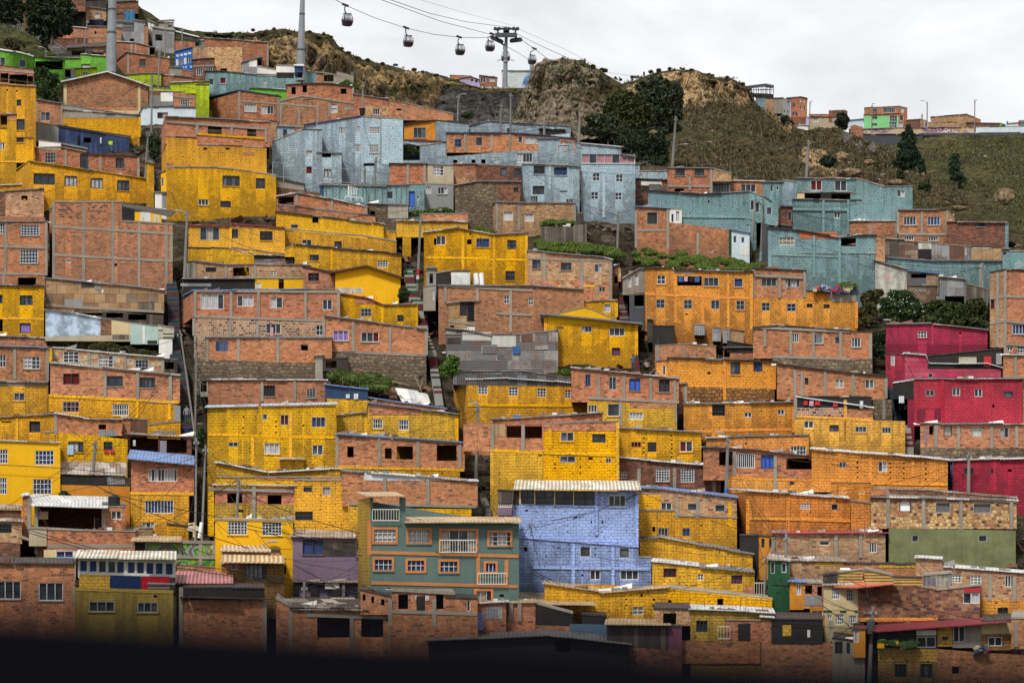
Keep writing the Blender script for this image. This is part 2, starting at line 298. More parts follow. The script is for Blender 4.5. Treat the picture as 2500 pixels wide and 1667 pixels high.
    M['Cor'] = plaster('orange_trim', (.52,.20,.07), dirt=.1); M['rail'] = plain('painted_rail', (.6,.58,.5)); M['steel'] = plain('galvanised_steel', (.24,.25,.26), .5, .3); M['steeld'] = plain('dark_steel', (.06,.065,.075), .5, .2)
    M['pole'] = plaster('pole_concrete', (.22,.21,.19), dirt=.5, var=.3); M['wire'] = plain('black_cable', (.012,.012,.013)); M['black'] = plain('black_paint', (.012,.012,.014), .45); M['blueplastic'] = plain('blue_plastic', (.02,.12,.40), .4); M['blackplastic'] = plain('black_plastic', (.012,.012,.016), .5)
def mural(name, stops, scale, dist, base=None, lo=.45):
    t = NT(name); uv = t.uv(False); n = t.noise(uv, scale, 2, .5, dist); col = t.ramp(n, stops, const=True)
    if base is not None:
        k = t.noise(uv, .11 if name != 'mural_blue' else .16, 1); col = t.mix(t.ramp(k, [(lo, 0.0), (lo+.06, 1.0)]), base, col)
    g = t.noise(uv, 2, 4, .7); col = t.mix(1, col, t.ramp(g, [(.3, .7), (.7, 1.1)]), 'MULTIPLY')
    t.l(col, t.b.inputs['Base Color']); t.setb(Roughness=.9); return t.m
def build_murals():
    M['mur'] = mural('mural_blue', [(0,(.10,.22,.42)),(.38,(.05,.16,.42)),(.5,(.30,.34,.52)),(.6,(.5,.52,.6)),(.7,(.1,.14,.3))], .35, 1.5, (.50,.56,.54), .48)
    M['mug'] = mural('mural_green', [(0,(.05,.05,.05)),(.36,(.20,.32,.03)),(.44,(.03,.19,.035)),(.5,(.30,.33,.30)),(.53,(.13,.10,.085)),(.58,(.25,.36,.05)),(.66,(.55,.58,.56)),(.69,(.10,.09,.085))], .42, 2.2)
    M['gra'] = mural('graffiti_wall_paint', [(0,(.11,.04,.20)),(.42,(.45,.30,.05)),(.47,(.13,.05,.24)),(.53,(.45,.33,.22)),(.58,(.55,.52,.45)),(.64,(.2,.06,.18))], .5, 1.6, (.46,.33,.2), .47)
CLOTHS = ['white shirts hanging in the opening of the navy plank house', 'dark and white shirt hanging alone on the navy plank wall left of the lime curtain',
 'pink towel hanging from a white framed window of the checkered brick house', 'bright blue clothes hanging on the zinc shed front',
 'row of dark blue laundry drying in the opening of the big orange house', 'blue and white junk piled under the small black roof of the orange house',
 'junk heap behind the grey board of the orange house rooftop', 'light blue towel hanging from a window of the brick and yellow house', 'red clothes hanging under the right window of the brick and yellow house',
 'grey blue sheet hanging in the dark open terrace above the blue zinc roof', 'white cloth hanging at the left post of the dark open terrace',
 'pair of white shirts drying under the thin blue eave', 'white laundry drying right of the shirts under the thin blue eave',
 'pale laundry on the left of the brick terrace line', 'pink and dark laundry in the middle of the brick terrace line', 'white garment at the right end of the brick terrace line',
 'white laundry hanging beside the broad crimson house', 'white cloth left of the black clothes on the unfinished rooftop', 'white cloth right of the black clothes on the unfinished rooftop',
 'green potted plants with yellow flowers along the dark terrace under the maroon roof', 'stacked junk on the brick roof terrace in the lower right corner']
DATA = """
T 0 0
H brick_house;dark brick house half hidden behind the big tree in the top left corner
W brd 190 -60 265 -60 / 260
W brd 520 -60 700 -60 / 95
H brick_house;brick house on the skyline right of the thick grey cable car pillar, blue sheet below
W brd 955 20 1135 10 / 110
W tarpb 1015 95 1105 90 / 160
W brd 955 125 1020 120 / 170
R tin dk 10
H brick_house;brick tower with one tan curtained window left of the thick grey pillar
W brt 705 90 735 65 870 85 / 170
w w11c 795 128 40 38
W tarpk 735 165 850 160 / 220
R tin dk 8
H shack;dark green and grey plank shack beside the big tree
W plg 595 88 705 95 / 215
W plk 640 150 705 150 / 215
R tin dk 6
H metal_shed;black sheet roofed shed above the brick tower, beside the thick pillar
W plk 700 0 870 -10 / 70
R tin gr 16
H brick_house;low orange brick house at the foot of the big tree with ruined top edge
W brk 455 290 600 225 725 235 / 350
W brd 450 320 720 320 / 365
H brick_house;brick house behind the thick grey pillar with one small dark window
W brk 725 220 860 222 995 232 / 385
w d 783 270 18 22
b 725 300 995 312
H metal_shed;grey zinc shed with slanting roof right of the thick grey pillar
W tin 955 185 1190 200 / 345
p tin2 1000 215 1120 260
w d 1100 330 70 40
R tin dk 22
H brick_house;long brick wall house with two concrete columns below the grey zinc shed
W brk 955 345 1100 352 1270 395 / 455
c 1078 350 455;1112 350 455;1218 380 455
w d 1245 415 50 70
H shack;black roofed open shack on the bright green wall beside the thick pillar
W plk 550 398 885 378 / 470
w d 640 430 110 50;800 430 100 50
p whi 665 440 715 460
p brk 830 440 875 470
R tin dk 26
H shack;zinc shack under the skyline with small red curtained opening;-8
W tin 1100 170 1190 185 / 300
W brk 1180 215 1215 215 / 290
w w11c 1172 200 14 26
R tin dk 8
H shack;grey zinc shack with white striped sheets on the skyline slope
W tin 1210 175 1280 200 / 330
p whi 1213 180 1235 245;1240 195 1262 260
R tin dk 10
H shack;small block shack at the top of the skyline slope right of the thick pillar
W con 1300 185 1425 180 / 240
w d 1395 215 40 18
R tin dk 14
H shack;grey zinc shack in the middle of the skyline slope
W tin 1250 230 1430 255 / 390
w d 1300 310 60 50
R tin gr 12
H shack;brick and zinc shack with laundry under its eave on the skyline slope
W plk 1425 262 1625 310 / 345
W brk 1350 330 1600 350 / 395
w d 1465 305 55 60;1540 320 40 40
R tin wh 8
H shack;light zinc shack with white barrel beside it below the skyline slope
W tin 1530 345 1680 335 / 395
w d 1600 365 60 30
R tin gr 8
H brick_house;brown brick house with one grey window and slanting side above the yellow green walls
W brk 1040 432 1200 455 1390 485 / 612 l=948
w k11g 1168 513 50 58
c 1050 440 600
p con 1390 555 1485 610
H retaining_wall;plastered grey wall beside the brown brick house in the upper left slum
W con 1388 552 1500 560 / 625
W brk 1490 575 1590 590 / 640
H wall_pier;tan brick pier at the foot of the thick grey pillar;-20
W brt 893 470 945 470 / 595
H ornate_house;narrow bright blue house with white trimmed panels and small windows
W cob 1435 425 1575 390 / 570
w w21k 1483 505 30 50;1545 490 30 50
p whb 1445 450 1465 468;1475 444 1500 462;1508 438 1535 456;1542 430 1568 448
p whb 1443 490 1462 540;1508 478 1528 530
p whb 1450 552 1475 568;1485 548 1510 566;1520 545 1545 562;1550 542 1572 560
R tin dk 4
H brick_house;wide brick house on the skyline with tan lower bricks and dark upper right bricks
W brk 1675 315 1900 330 2200 355 / 610
p brt 1580 390 1985 600
c 2195 355 540
w d 1833 580 55 35
W brt 1578 388 1700 385 / 610
R tin gr 3
H brick_house;small brown brick house with two light windows beside the blue trimmed house
W brd 1580 490 1700 480 1757 478 / 665
w w31g 1633 590 50 58;1715 580 56 55
b 1580 545 1757 538
H shack;white zinc lean-to under the wide skyline brick house;-5
W tin 1985 515 2150 470 / 590
p whi 2040 490 2105 550
w d 2130 505 40 70
R tin dk 6
H brick_house;orange brick house low behind the yellow green walls in the upper left slum
W brk 1320 615 1575 640 / 675
R tin dk 3
H painted_house;bright green house at the left edge with a red window and a white window
W lim 0 415 160 440 285 475 / 580
w w11r 20 507 44 64
w w11c 183 522 56 62
R tin wh 10
H painted_house;bright green house with a balcony full of laundry beside the tree
W lim 285 470 530 505 / 660
w d 400 530 225 85
R tin dk 6
H painted_house;bright green house directly under the black roofed shack with a barred window
W lim 380 475 660 478 660 450 885 465 / 580
w k11c 703 543 72 34
b 385 560 660 575
H painted_house;small yellow green house with one white framed window above the gabled brick house
W ylg 620 570 790 562 / 655
w w22g 697 612 44 44
W con 530 570 618 570 / 655
w d 555 605 50 60
W cob 570 635 625 635 / 665
R tin dk 4
H painted_wall;short yellow green painted wall crossed by the utility pole
W ylg 1030 615 1180 605 1320 605 / 672
H painted_house;yellow green house with rusty roof sheets and a tall narrow strip down its right
W ylg 1395 680 1715 672 / 765
W ylg 1225 725 1400 728 / 760
W ylg 1605 700 1715 700 / 985
w d 1345 700 70 45
R tin gr 4
H brick_house;brick warehouse with white pitched gable roof and tan plaster frame
W brk 520 680 885 600 1215 712 / 940
p crm 522 690 548 935;1130 700 1152 935
p crm 540 905 1150 935
p brk 548 880 1130 906
R gab wh
H painted_house;small white and blue house with grey zinc and brick upper floor and one barred window
W whb 1145 925 1170 880 1425 870 1425 880 1605 880 / 990
w o21c 1333 948 88 52
W tin 1225 748 1422 755 / 885
p brd 1228 750 1345 780;1255 870 1300 890
p whi 1318 762 1418 835
W brk 1425 755 1603 762 / 885
w w43g 1517 848 78 60
b 1425 795 1603 805;1425 875 1603 880
H brick_house;corner brick house with two bright curtained windows and a blue roofed terrace
W brk 1965 748 2285 790 / 1005 l=1640
w w41c 2052 886 98 68;2190 902 102 68
b 1965 828 2285 855
c 1960 750 1000;2280 790 1000
R tin nv 6
H painted_house;tall mustard yellow house at the left edge under a laundry porch with brick band
W yel 0 695 295 712 / 1330
w d 60 740 14 16;138 746 14 16
w k11g 155 843 38 52;168 1023 68 92
W brk 0 540 275 575 / 700
w d 35 640 70 75;150 655 150 85;250 660 50 70
b 0 575 280 600;0 690 290 712
H painted_house;mustard yellow house at the left edge with rusty eave and a dark hanging cloth
W yel 0 945 135 940 / 1500
w d 28 1005 62 110
w w21c 18 1197 38 58
p brk 62 945 135 990
W yel 130 1130 275 1140 / 1330
w k11g 165 1152 60 36
b 0 1325 275 1330
H brick_house;brick house with one aluminium window left of the long yellow retaining wall
W brk 290 820 525 855 / 1030
w g21g 373 955 76 72
c 507 855 1030;300 825 1020
R tin gr 3
H painted_wall;long mustard yellow wall with black water stains below the gabled brick warehouse
W yel 518 905 1150 950 / 1130
W con 525 865 930 925 1100 945 1150 960 / 965
c 1145 960 1125
W yel 1055 1120 1145 1110 / 1180
H shack;navy blue plank house with hanging shirts and a lime curtain
W nav 480 1035 1060 1125 / 1260
w d 715 1150 60 40
w n11l 903 1165 44 50
p shirt 635 1110 655 1190;820 1130 838 1180
W gry 280 1005 480 1035 / 1160
b 480 1035 1060 1125;315 1140 720 1220
c 283 1005 1150;320 1010 1150;366 1015 1150;420 1020 1150
R tin dk 8
H brick_house;brick house with three dark openings and concrete columns above the long yellow house
W brk 290 1215 500 1210 710 1250 710 1265 1135 1290 / 1475
w g43g 413 1292 92 88
w k21g 690 1325 70 128
w k21g 983 1338 70 86
c 540 1220 1380;825 1260 1425;1135 1290 1470
W whi 318 1150 500 1175 / 1225
R tin dk 5
H painted_house;long mustard yellow house with a row of four dark framed windows
W yel 238 1325 1200 1470 / 1660 l=125
w k31g 362 1468 168 92
w k31c 580 1485 100 84;792 1502 96 86
w k31g 1010 1522 98 88
R tin yl 3
H mixed_house;tall house with raw brick top floor and mustard yellow lower floors beside the stairway
W brk 1355 960 2210 1005 / 1190 l=1325
w d 1760 1068 112 62;2063 1086 74 62
b 1365 1000 1620 1020;1620 1020 2185 1060;1620 1100 2185 1140
c 1617 1020 1110;1900 1045 1110;2180 1055 1170
W yel 1362 1120 1615 1135 1615 1190 2185 1215 / 1440 l=1325
w d 1683 1220 30 18;1865 1220 34 16
p brk 1990 1240 2085 1275;1365 1332 1420 1375
W yel 1368 1378 1780 1375 2265 1440 / 1730 l=1310
w k41g 1895 1485 138 86
w k11g 2135 1505 74 86
w w31g 1666 1660 84 50
w k31g 1850 1675 84 54
R tin gr 3
T 600 0
H painted_wall;bright lime green wall patch between the teal house and the blue roofed terrace
W lim 40 725 335 740 / 805
H painted_house;teal blue house with a small window and white walled roof terrace below the slender pylon
W tea -330 590 -140 590 95 615 335 620 / 780
w w11r -285 672 46 48
w w11r -188 662 52 50
w w22c 160 675 30 28
W tea 335 580 575 595 / 720
w w41c 450 683 92 34
W whi 95 550 330 590 / 625
w d 295 568 60 38
R tin dk 5
H metal_roof;thin black canopy roof around the foot of the slender pylon;-38
W nav 400 545 470 545 / 585
W whi 250 540 400 545 / 590
R tin wh 12
H brick_house;grey block sheds with a zinc roof above the brick houses, under the rocky bluff;-18
W brk 575 600 630 605 / 690
W con 635 600 860 640 / 690
w d 680 640 80 60
W con 745 585 885 620 / 680
R tin gr 8
H wall_pier;small white concrete block pier beside the grey zinc sheds under the bluff;-20
W whi 862 600 882 600 / 675
H brick_house;wide brick house with many openings and a slanting grey concrete balcony band
W brk 335 700 500 690 690 690 885 715 / 850
w d 392 745 36 60;483 730 36 58;802 750 46 44
b 450 785 890 850;275 830 450 790
c 880 715 820
W brk 275 830 450 790 930 855 / 1040
w k41d 514 845 76 52
w w12c 724 885 54 84
c 687 850 960
p con 810 875 885 905
W brk 275 850 597 880 / 1035
w d 358 920 86 76;514 940 90 76
c 288 860 1020;436 870 1030;590 885 1030
b 275 850 597 880;275 1025 597 1050
R tin dk 4
H painted_house;small pale blue door front squeezed below the wide brick house
W blp 258 1040 400 1045 / 1160
w b11b 322 1100 34 76
H brick_house;long low brick house with tan patched bricks stepping down to the right
W brk 885 775 1170 820 / 970
p brt 970 870 1170 950
w w31g 1070 918 56 48
W brk 1172 828 1420 870 1700 935 / 985
w d 1255 900 40 16
p con 1292 860 1303 970;1420 880 1430 970;1562 910 1570 960
W brt 190 990 258 1000 / 1160
R tin gr 2
H painted_house;largest pale blue house with many white lattice windows and a corner post
W blu 485 1030 960 955 / 1500
w w43c 790 1070 54 50
w w33c 922 1060 32 48
w w44c 920 1215 44 62
W blu 960 960 1290 980 / 1510
w w63c 1055 1070 88 56
w w55c 1052 1222 78 70
w d 1010 1350 90 22
p blu2 1115 975 1288 1350
c 955 955 1500
R tin nv 5
H painted_house;pale blue two storey house with broken canopy beside the largest blue house;-4
W blu 585 1255 785 1260 / 1500
w d 652 1265 95 50
w k21c 671 1420 62 72
W blu 460 1065 625 1070 / 1510
w w11c 520 1265 56 60
w g11r 516 1395 56 60
W blu 218 1165 465 1065 / 1510
R tin gr 4
H metal_roof;crumpled zinc canopy over a dark opening on the pale blue houses;-14
W plk 600 1245 790 1262 / 1290
R tin wh 14
H painted_house;orange fronted room with one wide curtained window beneath a black roof
W orp 1298 1025 1555 990 / 1155
w g31g 1426 1090 104 90
W blu 1555 990 1830 1020 / 1165
R tin dk 12
H painted_house;pale blue house with a shadowed plant filled balcony
W blu 1285 1150 1645 1165 / 1350
w d 1357 1250 140 130
W blu 1430 1200 1645 1170 / 1350
w d 1603 1315 64 66
b 1285 1160 1440 1195
R tin rd 2
H painted_house;pale blue house low on the crest behind the red brick house, blue glass corner
W blu 1730 1055 1985 995 2350 1020 2665 1040 / 1110
w b51b 1786 1065 112 56
w w11c 2157 1070 36 40
R tin gr 3
H brick_house;long raw brick upper floor over a pale blue ground floor with three square windows
W brk 1648 1095 2200 1098 2705 1140 / 1250
w b22b 1740 1175 56 68
w g11g 1912 1160 54 70
w w11c 2250 1145 34 52
w w31c 2345 1150 120 60
c 1800 1100 1250;2016 1100 1240;2165 1100 1250
W blu 1640 1285 2215 1240 2700 1240 / 1360
w d 1717 1325 34 30;1866 1325 32 32;1948 1325 34 36
w w51c 2285 1295 130 76
w w33c 2058 1310 40 42
R tin nv 4
H brick_house;brick house with plastered right half and one white arched lattice window
W brk 1180 1345 1485 1350 / 1510
c 1328 1350 1510;1465 1350 1500
W crg 1490 1355 1702 1360 / 1500
w w33c 1578 1402 90 76
w w11c 1693 1412 14 70
W gry 1465 1505 1702 1510 / 1640
w w31c 1496 1560 50 60;1612 1565 80 56
b 1465 1500 1702 1512
R tin dk 2
H brick_house;tall brown stone and brick house with two small windows beside the pale blue block
W brk 1705 1345 1890 1350 / 1560
W brd 1890 1350 2262 1370 / 1560
w k11g 2112 1412 50 72;2232 1420 62 78
p brt 1725 1455 1825 1530
R tin gr 3
H painted_house;lilac house with two small dark windows on the skyline ridge
W lil 1755 645 1850 632 1912 655 / 690
w k11g 1855 658 22 22;1890 666 22 22
W brk 1672 620 1850 625 / 650
R tin gr 2
H brick_house;tan house with two pale windows on the skyline beside the lilac house
W brk 1915 620 2060 640 / 690
w w21c 1945 655 40 46;2020 650 44 50
R tin gr 3
H painted_wall;pale mural wall painted with blue shapes behind the cable car pylon on the ridge;38
W mur 2100 582 2345 582 / 715
T 1200 0
H painted_house;pale blue house front in mid block with a small brick box on top
W blu 380 1140 548 1140 / 1360
W blu 548 1150 735 1180 / 1370
p brk 548 1190 632 1240
w w21c 590 1172 70 30
R tin gr 3
H metal_roof;dark zinc roof terrace above the pale blue block
W dk 395 1060 600 1070 / 1120
W whb 480 1110 640 1095 / 1145
R tin dk 20
H painted_house;big pale blue house with a long glazed gallery of pink curtains
W blu 735 1180 1065 1210 1065 1270 1178 1290 / 1780
w w71q 955 1302 440 78
w w22b 858 1452 58 62;1048 1462 58 60
w w22b 845 1605 60 60;1040 1610 55 58
b 725 1400 1178 1425
c 920 1420 1780
R tin gr 2
H painted_house;pale blue house with dark top windows directly left of the pink curtained gallery
W blu 255 1345 722 1370 / 1810
w k22g 390 1395 92 68
w k41b 566 1405 108 64
w k21g 385 1560 95 70
w d 470 1380 14 14
w g31g 350 1635 60 60;640 1660 60 60;590 1570 60 20
c 475 1360 1550
p whi 340 1700 420 1760
R tin gr 3
H painted_house;thin pale blue side wing between the pink curtained house and the brown brick shack
W blu 1180 1345 1215 1345 / 1480
W blu 1205 1410 1440 1405 / 1480
w w31c 1222 1445 40 40
R tin dk 2
H brick_house;orange brick house with two open grey windows standing against the grassy hill
W brk 1442 1380 1810 1385 / 1660
w k21g 1545 1412 78 62;1703 1412 78 62
b 1442 1525 1810 1530
c 1625 1450 1560;1800 1385 1650
W brt 1812 1385 1965 1430 / 1485
w d 1540 1560 80 30
R tin gr 3
H painted_house;blue and white barred gate front between two orange brick houses
W whb 1812 1480 1955 1485 / 1640
w w61g 1880 1540 136 78
R tin wh 6
H brick_house;orange brick room with wide window and red lamp beside the barred gate front
W brk 1955 1485 2235 1490 / 1640
w w31g 2105 1545 124 66
R tin wh 3
H brick_house;ruined brown hut with a patched zinc front beside the orange brick house
W brd 1182 1470 1435 1480 / 1650
p whi 1225 1485 1395 1520
p tin2 1290 1510 1390 1560
w d 1260 1550 70 40;1350 1600 60 80
R tin dk 6
T 1800 0
H painted_house;steel framed rooftop lookout over a brick and white house on the right skyline
W tea 150 800 230 800 / 910
W brt 230 800 300 805 / 940
W dk 110 765 232 768 / 800
W dk 232 768 298 775 / 808
R loo dk
H brick_house;grey and tan three storey house beside the steel lookout on the skyline
W con 300 808 375 805 / 930
W gry 372 808 435 820 / 960
w w11g 418 840 20 24;388 915 14 26;415 918 14 26
R tin dk 1
H brick_house;four storey orange brick house with white windows on the right skyline
W brk 437 825 400 805 512 795 572 808 / 965
w b11b 463 862 18 36;459 932 16 28;486 936 16 28
w w11c 518 825 12 26;548 830 12 26;518 885 14 34;551 893 14 34
W brd 425 962 560 960 / 1025
R tin dk 1
H painted_wall;white wall with pink graffiti at the end of the skyline row;-88
W whi 460 1040 500 1025 580 1030 / 1090
p pk 470 1045 495 1080
W lil 562 965 585 965 / 1030
H painted_house;cream house with orange parapet and wide windows on the right skyline
W crg 595 960 845 965 / 1035
w w21c 645 985 44 32;800 982 40 32
w w11c 702 975 14 18
W brk 585 938 835 940 / 965
W brd 750 912 880 908 902 920 / 1000
R tin dk 1
H painted_house;low pale shed between the cream house and the light green house
W whb 912 990 1033 978 / 1040
W brk 925 1035 960 1025 1030 1045 / 1080
R tin gr 1
H painted_house;light green house with a brick top floor and long window on the right skyline
W lgr 1037 945 1322 935 / 1070
w g21g 1127 967 44 26;1122 1022 50 22
w w32g 1280 972 64 50;1277 1025 64 46
W brk 1040 888 1330 875 / 948
w g21g 1128 908 36 28
w w61g 1245 905 100 40
W brk 1322 872 1393 888 / 1060
w w21c 1352 905 28 38
w w11c 1345 968 30 44;1340 1028 34 40
R tin dk 2
H brick_house;small red brick shed beside the light green skyline house
W brd 1388 985 1500 978 / 1045
W brt 1500 978 1560 995 / 1045
w w11g 1548 1022 18 40
R tin dk 1
H brick_house;wide orange brick warehouse on the right skyline
W brt 1585 962 1810 945 1878 938 1935 960 / 1045
W brk 1935 960 1995 985 / 1045
W brt 1562 1005 1810 1005 / 1050
R tin dk 1
H brick_house;low red brick row with green gable end at the right end of the skyline
W brd 1875 1008 2150 1012 / 1045
W lim 2150 1010 2200 1025 / 1045
w g11g 2180 1030 30 16
R tin dk 1
H painted_house;white and blue kiosk at the far right end of the skyline
W whi 2215 1015 2350 1005 / 1045
W tea 2310 990 2360 990 / 1035
p rd 2303 992 2318 1030
R tin dk 1
H graffiti_wall;long wall covered with purple and yellow graffiti along the skyline street
W gra 925 1065 1360 1050 1950 1045 / 1105
W whb 1955 1045 2365 1038 / 1090
H retaining_wall;dark retaining wall under the graffiti wall on the skyline
W dkc 1000 1100 1490 1105 1520 1095 / 1180
W dkc 1490 1098 2365 1088 / 1112
H painted_house;blue teal house with red curtained window and white framed window under the hill
W tea 488 1465 975 1470 / 1720
w w21r 648 1520 92 84
w w21g 848 1522 100 90
W tea 975 1470 1200 1530 1435 1530 / 1700
p con 555 1535 580 1560
R tin wh 3
H painted_house;small light teal side house with one white framed window behind the orange brick room
W teb 210 1495 370 1495 / 1650
w w11g 282 1545 26 54;330 1545 22 30
W blp 370 1480 485 1495 / 1640
R tin gr 2
T 0 400
H painted_wall;thin yellow wall top peeking above the tan brick box at the left edge
W yel 0 180 215 172 / 235
R tin wh 3
H brick_house;tan brick box with tiny window at the left edge below the long yellow house
W brt 42 232 360 208 / 440
w d 200 280 50 36
W brd 0 228 42 232 / 440
W brk 0 430 370 440 / 480
H brick_house;brick house at the left edge with two white lattice windows and grey corner column
W brk -30 480 390 476 / 905 r=425
w w64b 245 545 152 88;236 760 148 112
w w33b 10 530 56 84
w d 235 845 30 8
b -30 675 390 690;-30 898 390 906
c 45 480 900;380 478 905
W brk -30 905 370 912 / 1005
w d 222 965 150 66
c 30 908 1000
R tin gr 2
H brick_house;biggest bare brick wall with concrete grid and a covered terrace of white bottles
W brk 450 318 1000 318 1000 475 1415 500 / 1035 l=405
w w11c 560 797 40 26
w d 940 826 36 22
b 445 515 1420 575;435 745 1415 800;430 930 1350 1035
c 685 318 960;925 318 990;1140 480 1030;1365 500 1030;440 318 940;1405 560 800
R none
p blk2 480 330 640 440;720 340 880 450
H metal_roof;dark green rimmed lean-to roof over a yellow walled terrace on the biggest brick wall
W dk 1000 330 1105 345 / 475
W yes 1105 390 1325 400 / 485
p whi 1150 395 1235 475
p sty 1255 420 1310 480
R lean dk 60
H plank_house;long house clad in patched brown plywood boards below the biggest brick wall
W ply 375 945 830 985 1345 1040 / 1215
p plk 665 965 775 1015
p plk2 1135 1130 1265 1210
p gry 530 1110 680 1170;775 1005 830 1030
p whi 835 1028 848 1058
b 375 1160 1345 1215
W plk 610 1195 1340 1240 / 1310
w d 730 1225 220 34;940 1240 140 40;1125 1255 150 50
R tin gr 6
H patchwork_hut;hut wrapped in blue white sheets, cream panels and pale green doors
W tpb 372 1200 620 1230 825 1270 / 1420
W brd 825 1270 915 1275 / 1420
W crm 915 1275 1075 1300 / 1420
W pgr 1070 1305 1300 1330 / 1475
W crg 372 1420 1070 1400 / 1450
W whi 1305 1430 1415 1440 / 1560
p plk2 925 1400 1060 1440
p dk 1210 1448 1290 1475
p whi 1170 1330 1190 1475
W slt 1300 1325 1430 1345 / 1430
R tin wh 5
H painted_house;mustard yellow house at the left edge with blue, black and purple windows
W yel -30 1000 360 1008 / 1405
w n31g 214 1118 106 82
w n11u 206 1345 92 84
w n11b 8 1108 26 72
w d 8 1320 28 110
b -30 1262 360 1272
R tin dk 2
H brick_house;narrow brick strip with blue edged eave at the left edge under the yellow house
W brk -30 1420 390 1430 / 1500
H painted_house;dark yellow wall glimpsed behind the upper stairway
W yel 1200 -10 1262 0 / 340
H painted_house;white barred gate front leaning over the upper stairway
W whi 1270 235 1410 240 / 380
w w91g 1365 305 80 130
W yes 1320 80 1368 60 / 235
w w11g 1330 150 26 70
R tin gr 3
H painted_house;mustard yellow house with a beige curtained window and thin red eave
W yel 1545 510 1895 515 1895 500 2335 530 / 790
w g31t 1718 573 158 108
w k11g 1925 573 52 74
w k33g 2182 590 104 76
c 1890 515 690
p brk 1900 490 2335 530
W yel 1540 690 1880 700 2085 750 / 830
w d 1705 768 24 38;1733 768 22 38
W yel 1895 690 2350 745 / 750
R tin rd 3
H brick_house;low tan block house with barred openings under the yellow house beside the stairs
W brt 1600 800 1850 830 2540 830 / 935
w k51d 1728 868 86 40
w d 1975 885 130 70
w w22g 2240 895 50 32
W con 1530 810 1605 800 / 935
c 1850 830 930;2090 830 935
R tin gr 3
H metal_roof;long thin zinc porch roof over a dark and yellow walled room above the brick house
W dk 1500 950 2090 945 / 1030
W yes 2090 945 2660 945 / 1030
w d 2115 1000 40 40;2305 985 44 80
p whi 2095 985 2145 1020
p tin 1480 980 1730 1005
R tin wh 6
H brick_house;brick house with four white framed windows, a pink towel, and checkered lower bricks
W brk 1590 1042 2520 1035 / 1255 l=1500
w w41c 1738 1128 186 124
w w31c 2010 1125 132 88
w w21c 2265 1138 100 88
w w21c 2683 1155 80 84
b 1590 1250 2780 1290;1590 1040 2780 1050
c 1600 1042 1250;1895 1042 1260;2120 1040 1270;2505 1040 1280;2775 1040 1540
W brk 2520 1035 2780 1045 / 1290
W chk 1590 1265 2780 1290 / 1520
w w31g 2240 1352 122 84
w w32b 2637 1365 96 82
c 1590 1265 1410;1885 1280 1415;2110 1290 1420
p tow 2215 1340 2250 1418
R tin bl 3
H brick_house;brick house with one blue louvre window over a stone base beside the stairway
W brk 1690 1425 2720 1425 / 1625
w b34c 1818 1495 104 84
w d 2495 1503 58 52
c 1700 1425 1620;1955 1430 1620;2278 1430 1630
b 1690 1420 2720 1425
W stn 1590 1600 2710 1640 / 1750
R tin gr 2
T 600 400
H brick_house;two low brick walls stepping down under a black sheet roof above the yellow walls
W brk 255 270 410 245 430 245 715 295 1000 360 / 430
c 418 245 340;708 295 390;985 360 415
w d 330 253 130 20
W brk 250 335 560 375 1065 435 / 500
p brd 250 340 540 400
R tin wh 3
H metal_shed;rust brown sheet roof sloping below the green bushes and pale blue houses
W con 255 125 480 170 / 215
W rst 255 190 680 250 / 280
R tin dk 4
H painted_house;long mustard yellow house stepping down in two tiers with a dark doorway hole
W yel 250 395 545 430 1130 500 / 620
w g11g 399 513 64 34
w d 570 460 50 48
W yel 320 540 1000 600 1235 640 / 745
w g21g 500 648 78 54
w k11g 757 665 62 60
b 320 540 540 558;540 558 1000 610
R tin dk 2
H painted_house;mustard yellow house with a long dark eave, gabled neighbour and lattice window
W yel 400 668 720 695 1275 745 / 930
w k31g 561 770 76 52
w w43g 1122 820 90 54
c 705 700 880
W yel 320 700 400 668 / 760
R tin dk 3
H painted_house;smooth bright yellow gabled house front with white rubble along its foot
W yes 733 895 990 848 1255 935 / 1080
c 1258 935 1080
p whr 735 1015 960 1060
R gab br
H brick_house;small brick house with a dark red grid window left of the bright yellow gable
W brk 470 840 730 900 / 1040
w k32r 556 928 90 70
R tin dk 3
H metal_roof;torn dark and silver sheets jammed between the yellow houses
W dk 70 750 380 760 / 830
W tin 75 800 385 790 / 830
R tin rs 5
H painted_house;mustard yellow retaining house with brick cap under the green weed strip
W yel 1235 470 1820 480 / 600
p brk 1430 415 1820 470
W brk 1430 415 1825 412 / 480
W yel 1120 545 1230 560 / 630
W yel 1285 590 1355 610 / 680
p con 1225 460 1820 475
R tin wh 3
H retaining_wall;stained stone retaining wall with black drips below the blue fenced yard
W stn 1000 330 1330 340 / 480
w d 1040 405 40 36
W stw 1165 330 1330 335 / 445
H painted_house;teal blue low house with a small square window and bright blue door
W tea 610 180 1150 190 1150 180 1330 175 / 335
w w11g 1183 257 50 62
W tea 1330 170 1465 170 / 385
w w11g 1411 275 22 30
w n11v 1361 290 48 130
p dkb 610 180 640 270
R tin gr 1
H brick_house;tall brown stone lower storey with a boarded side window above the tan brick corner
W stn 1715 180 1890 150 2250 150 / 510
w k11g 2215 215 40 40
p brd 2065 180 2245 310
H brick_house;tan brick corner house with grey shuttered windows below the brown stone house
W brt 2060 315 2350 325 2700 325 / 555 l=1895
w w11w 2150 428 82 74;2322 440 76 66
c 2058 315 550;2240 320 550;2695 325 550
R tin gr 2
H painted_house;large mustard yellow house with a low peaked roof and blue shuttered window
W yel 1460 565 1740 532 2040 585 2310 568 / 1005
w w21g 1600 628 76 74
w d 1553 638 24 54;1832 640 36 40
w b41b 1943 648 108 74
w k32g 2180 662 74 76
w k22g 2167 918 78 82
w d 1840 575 14 14
c 2035 590 1000;2300 570 1000;1780 590 860
b 1480 765 2300 790
R tin gr 3
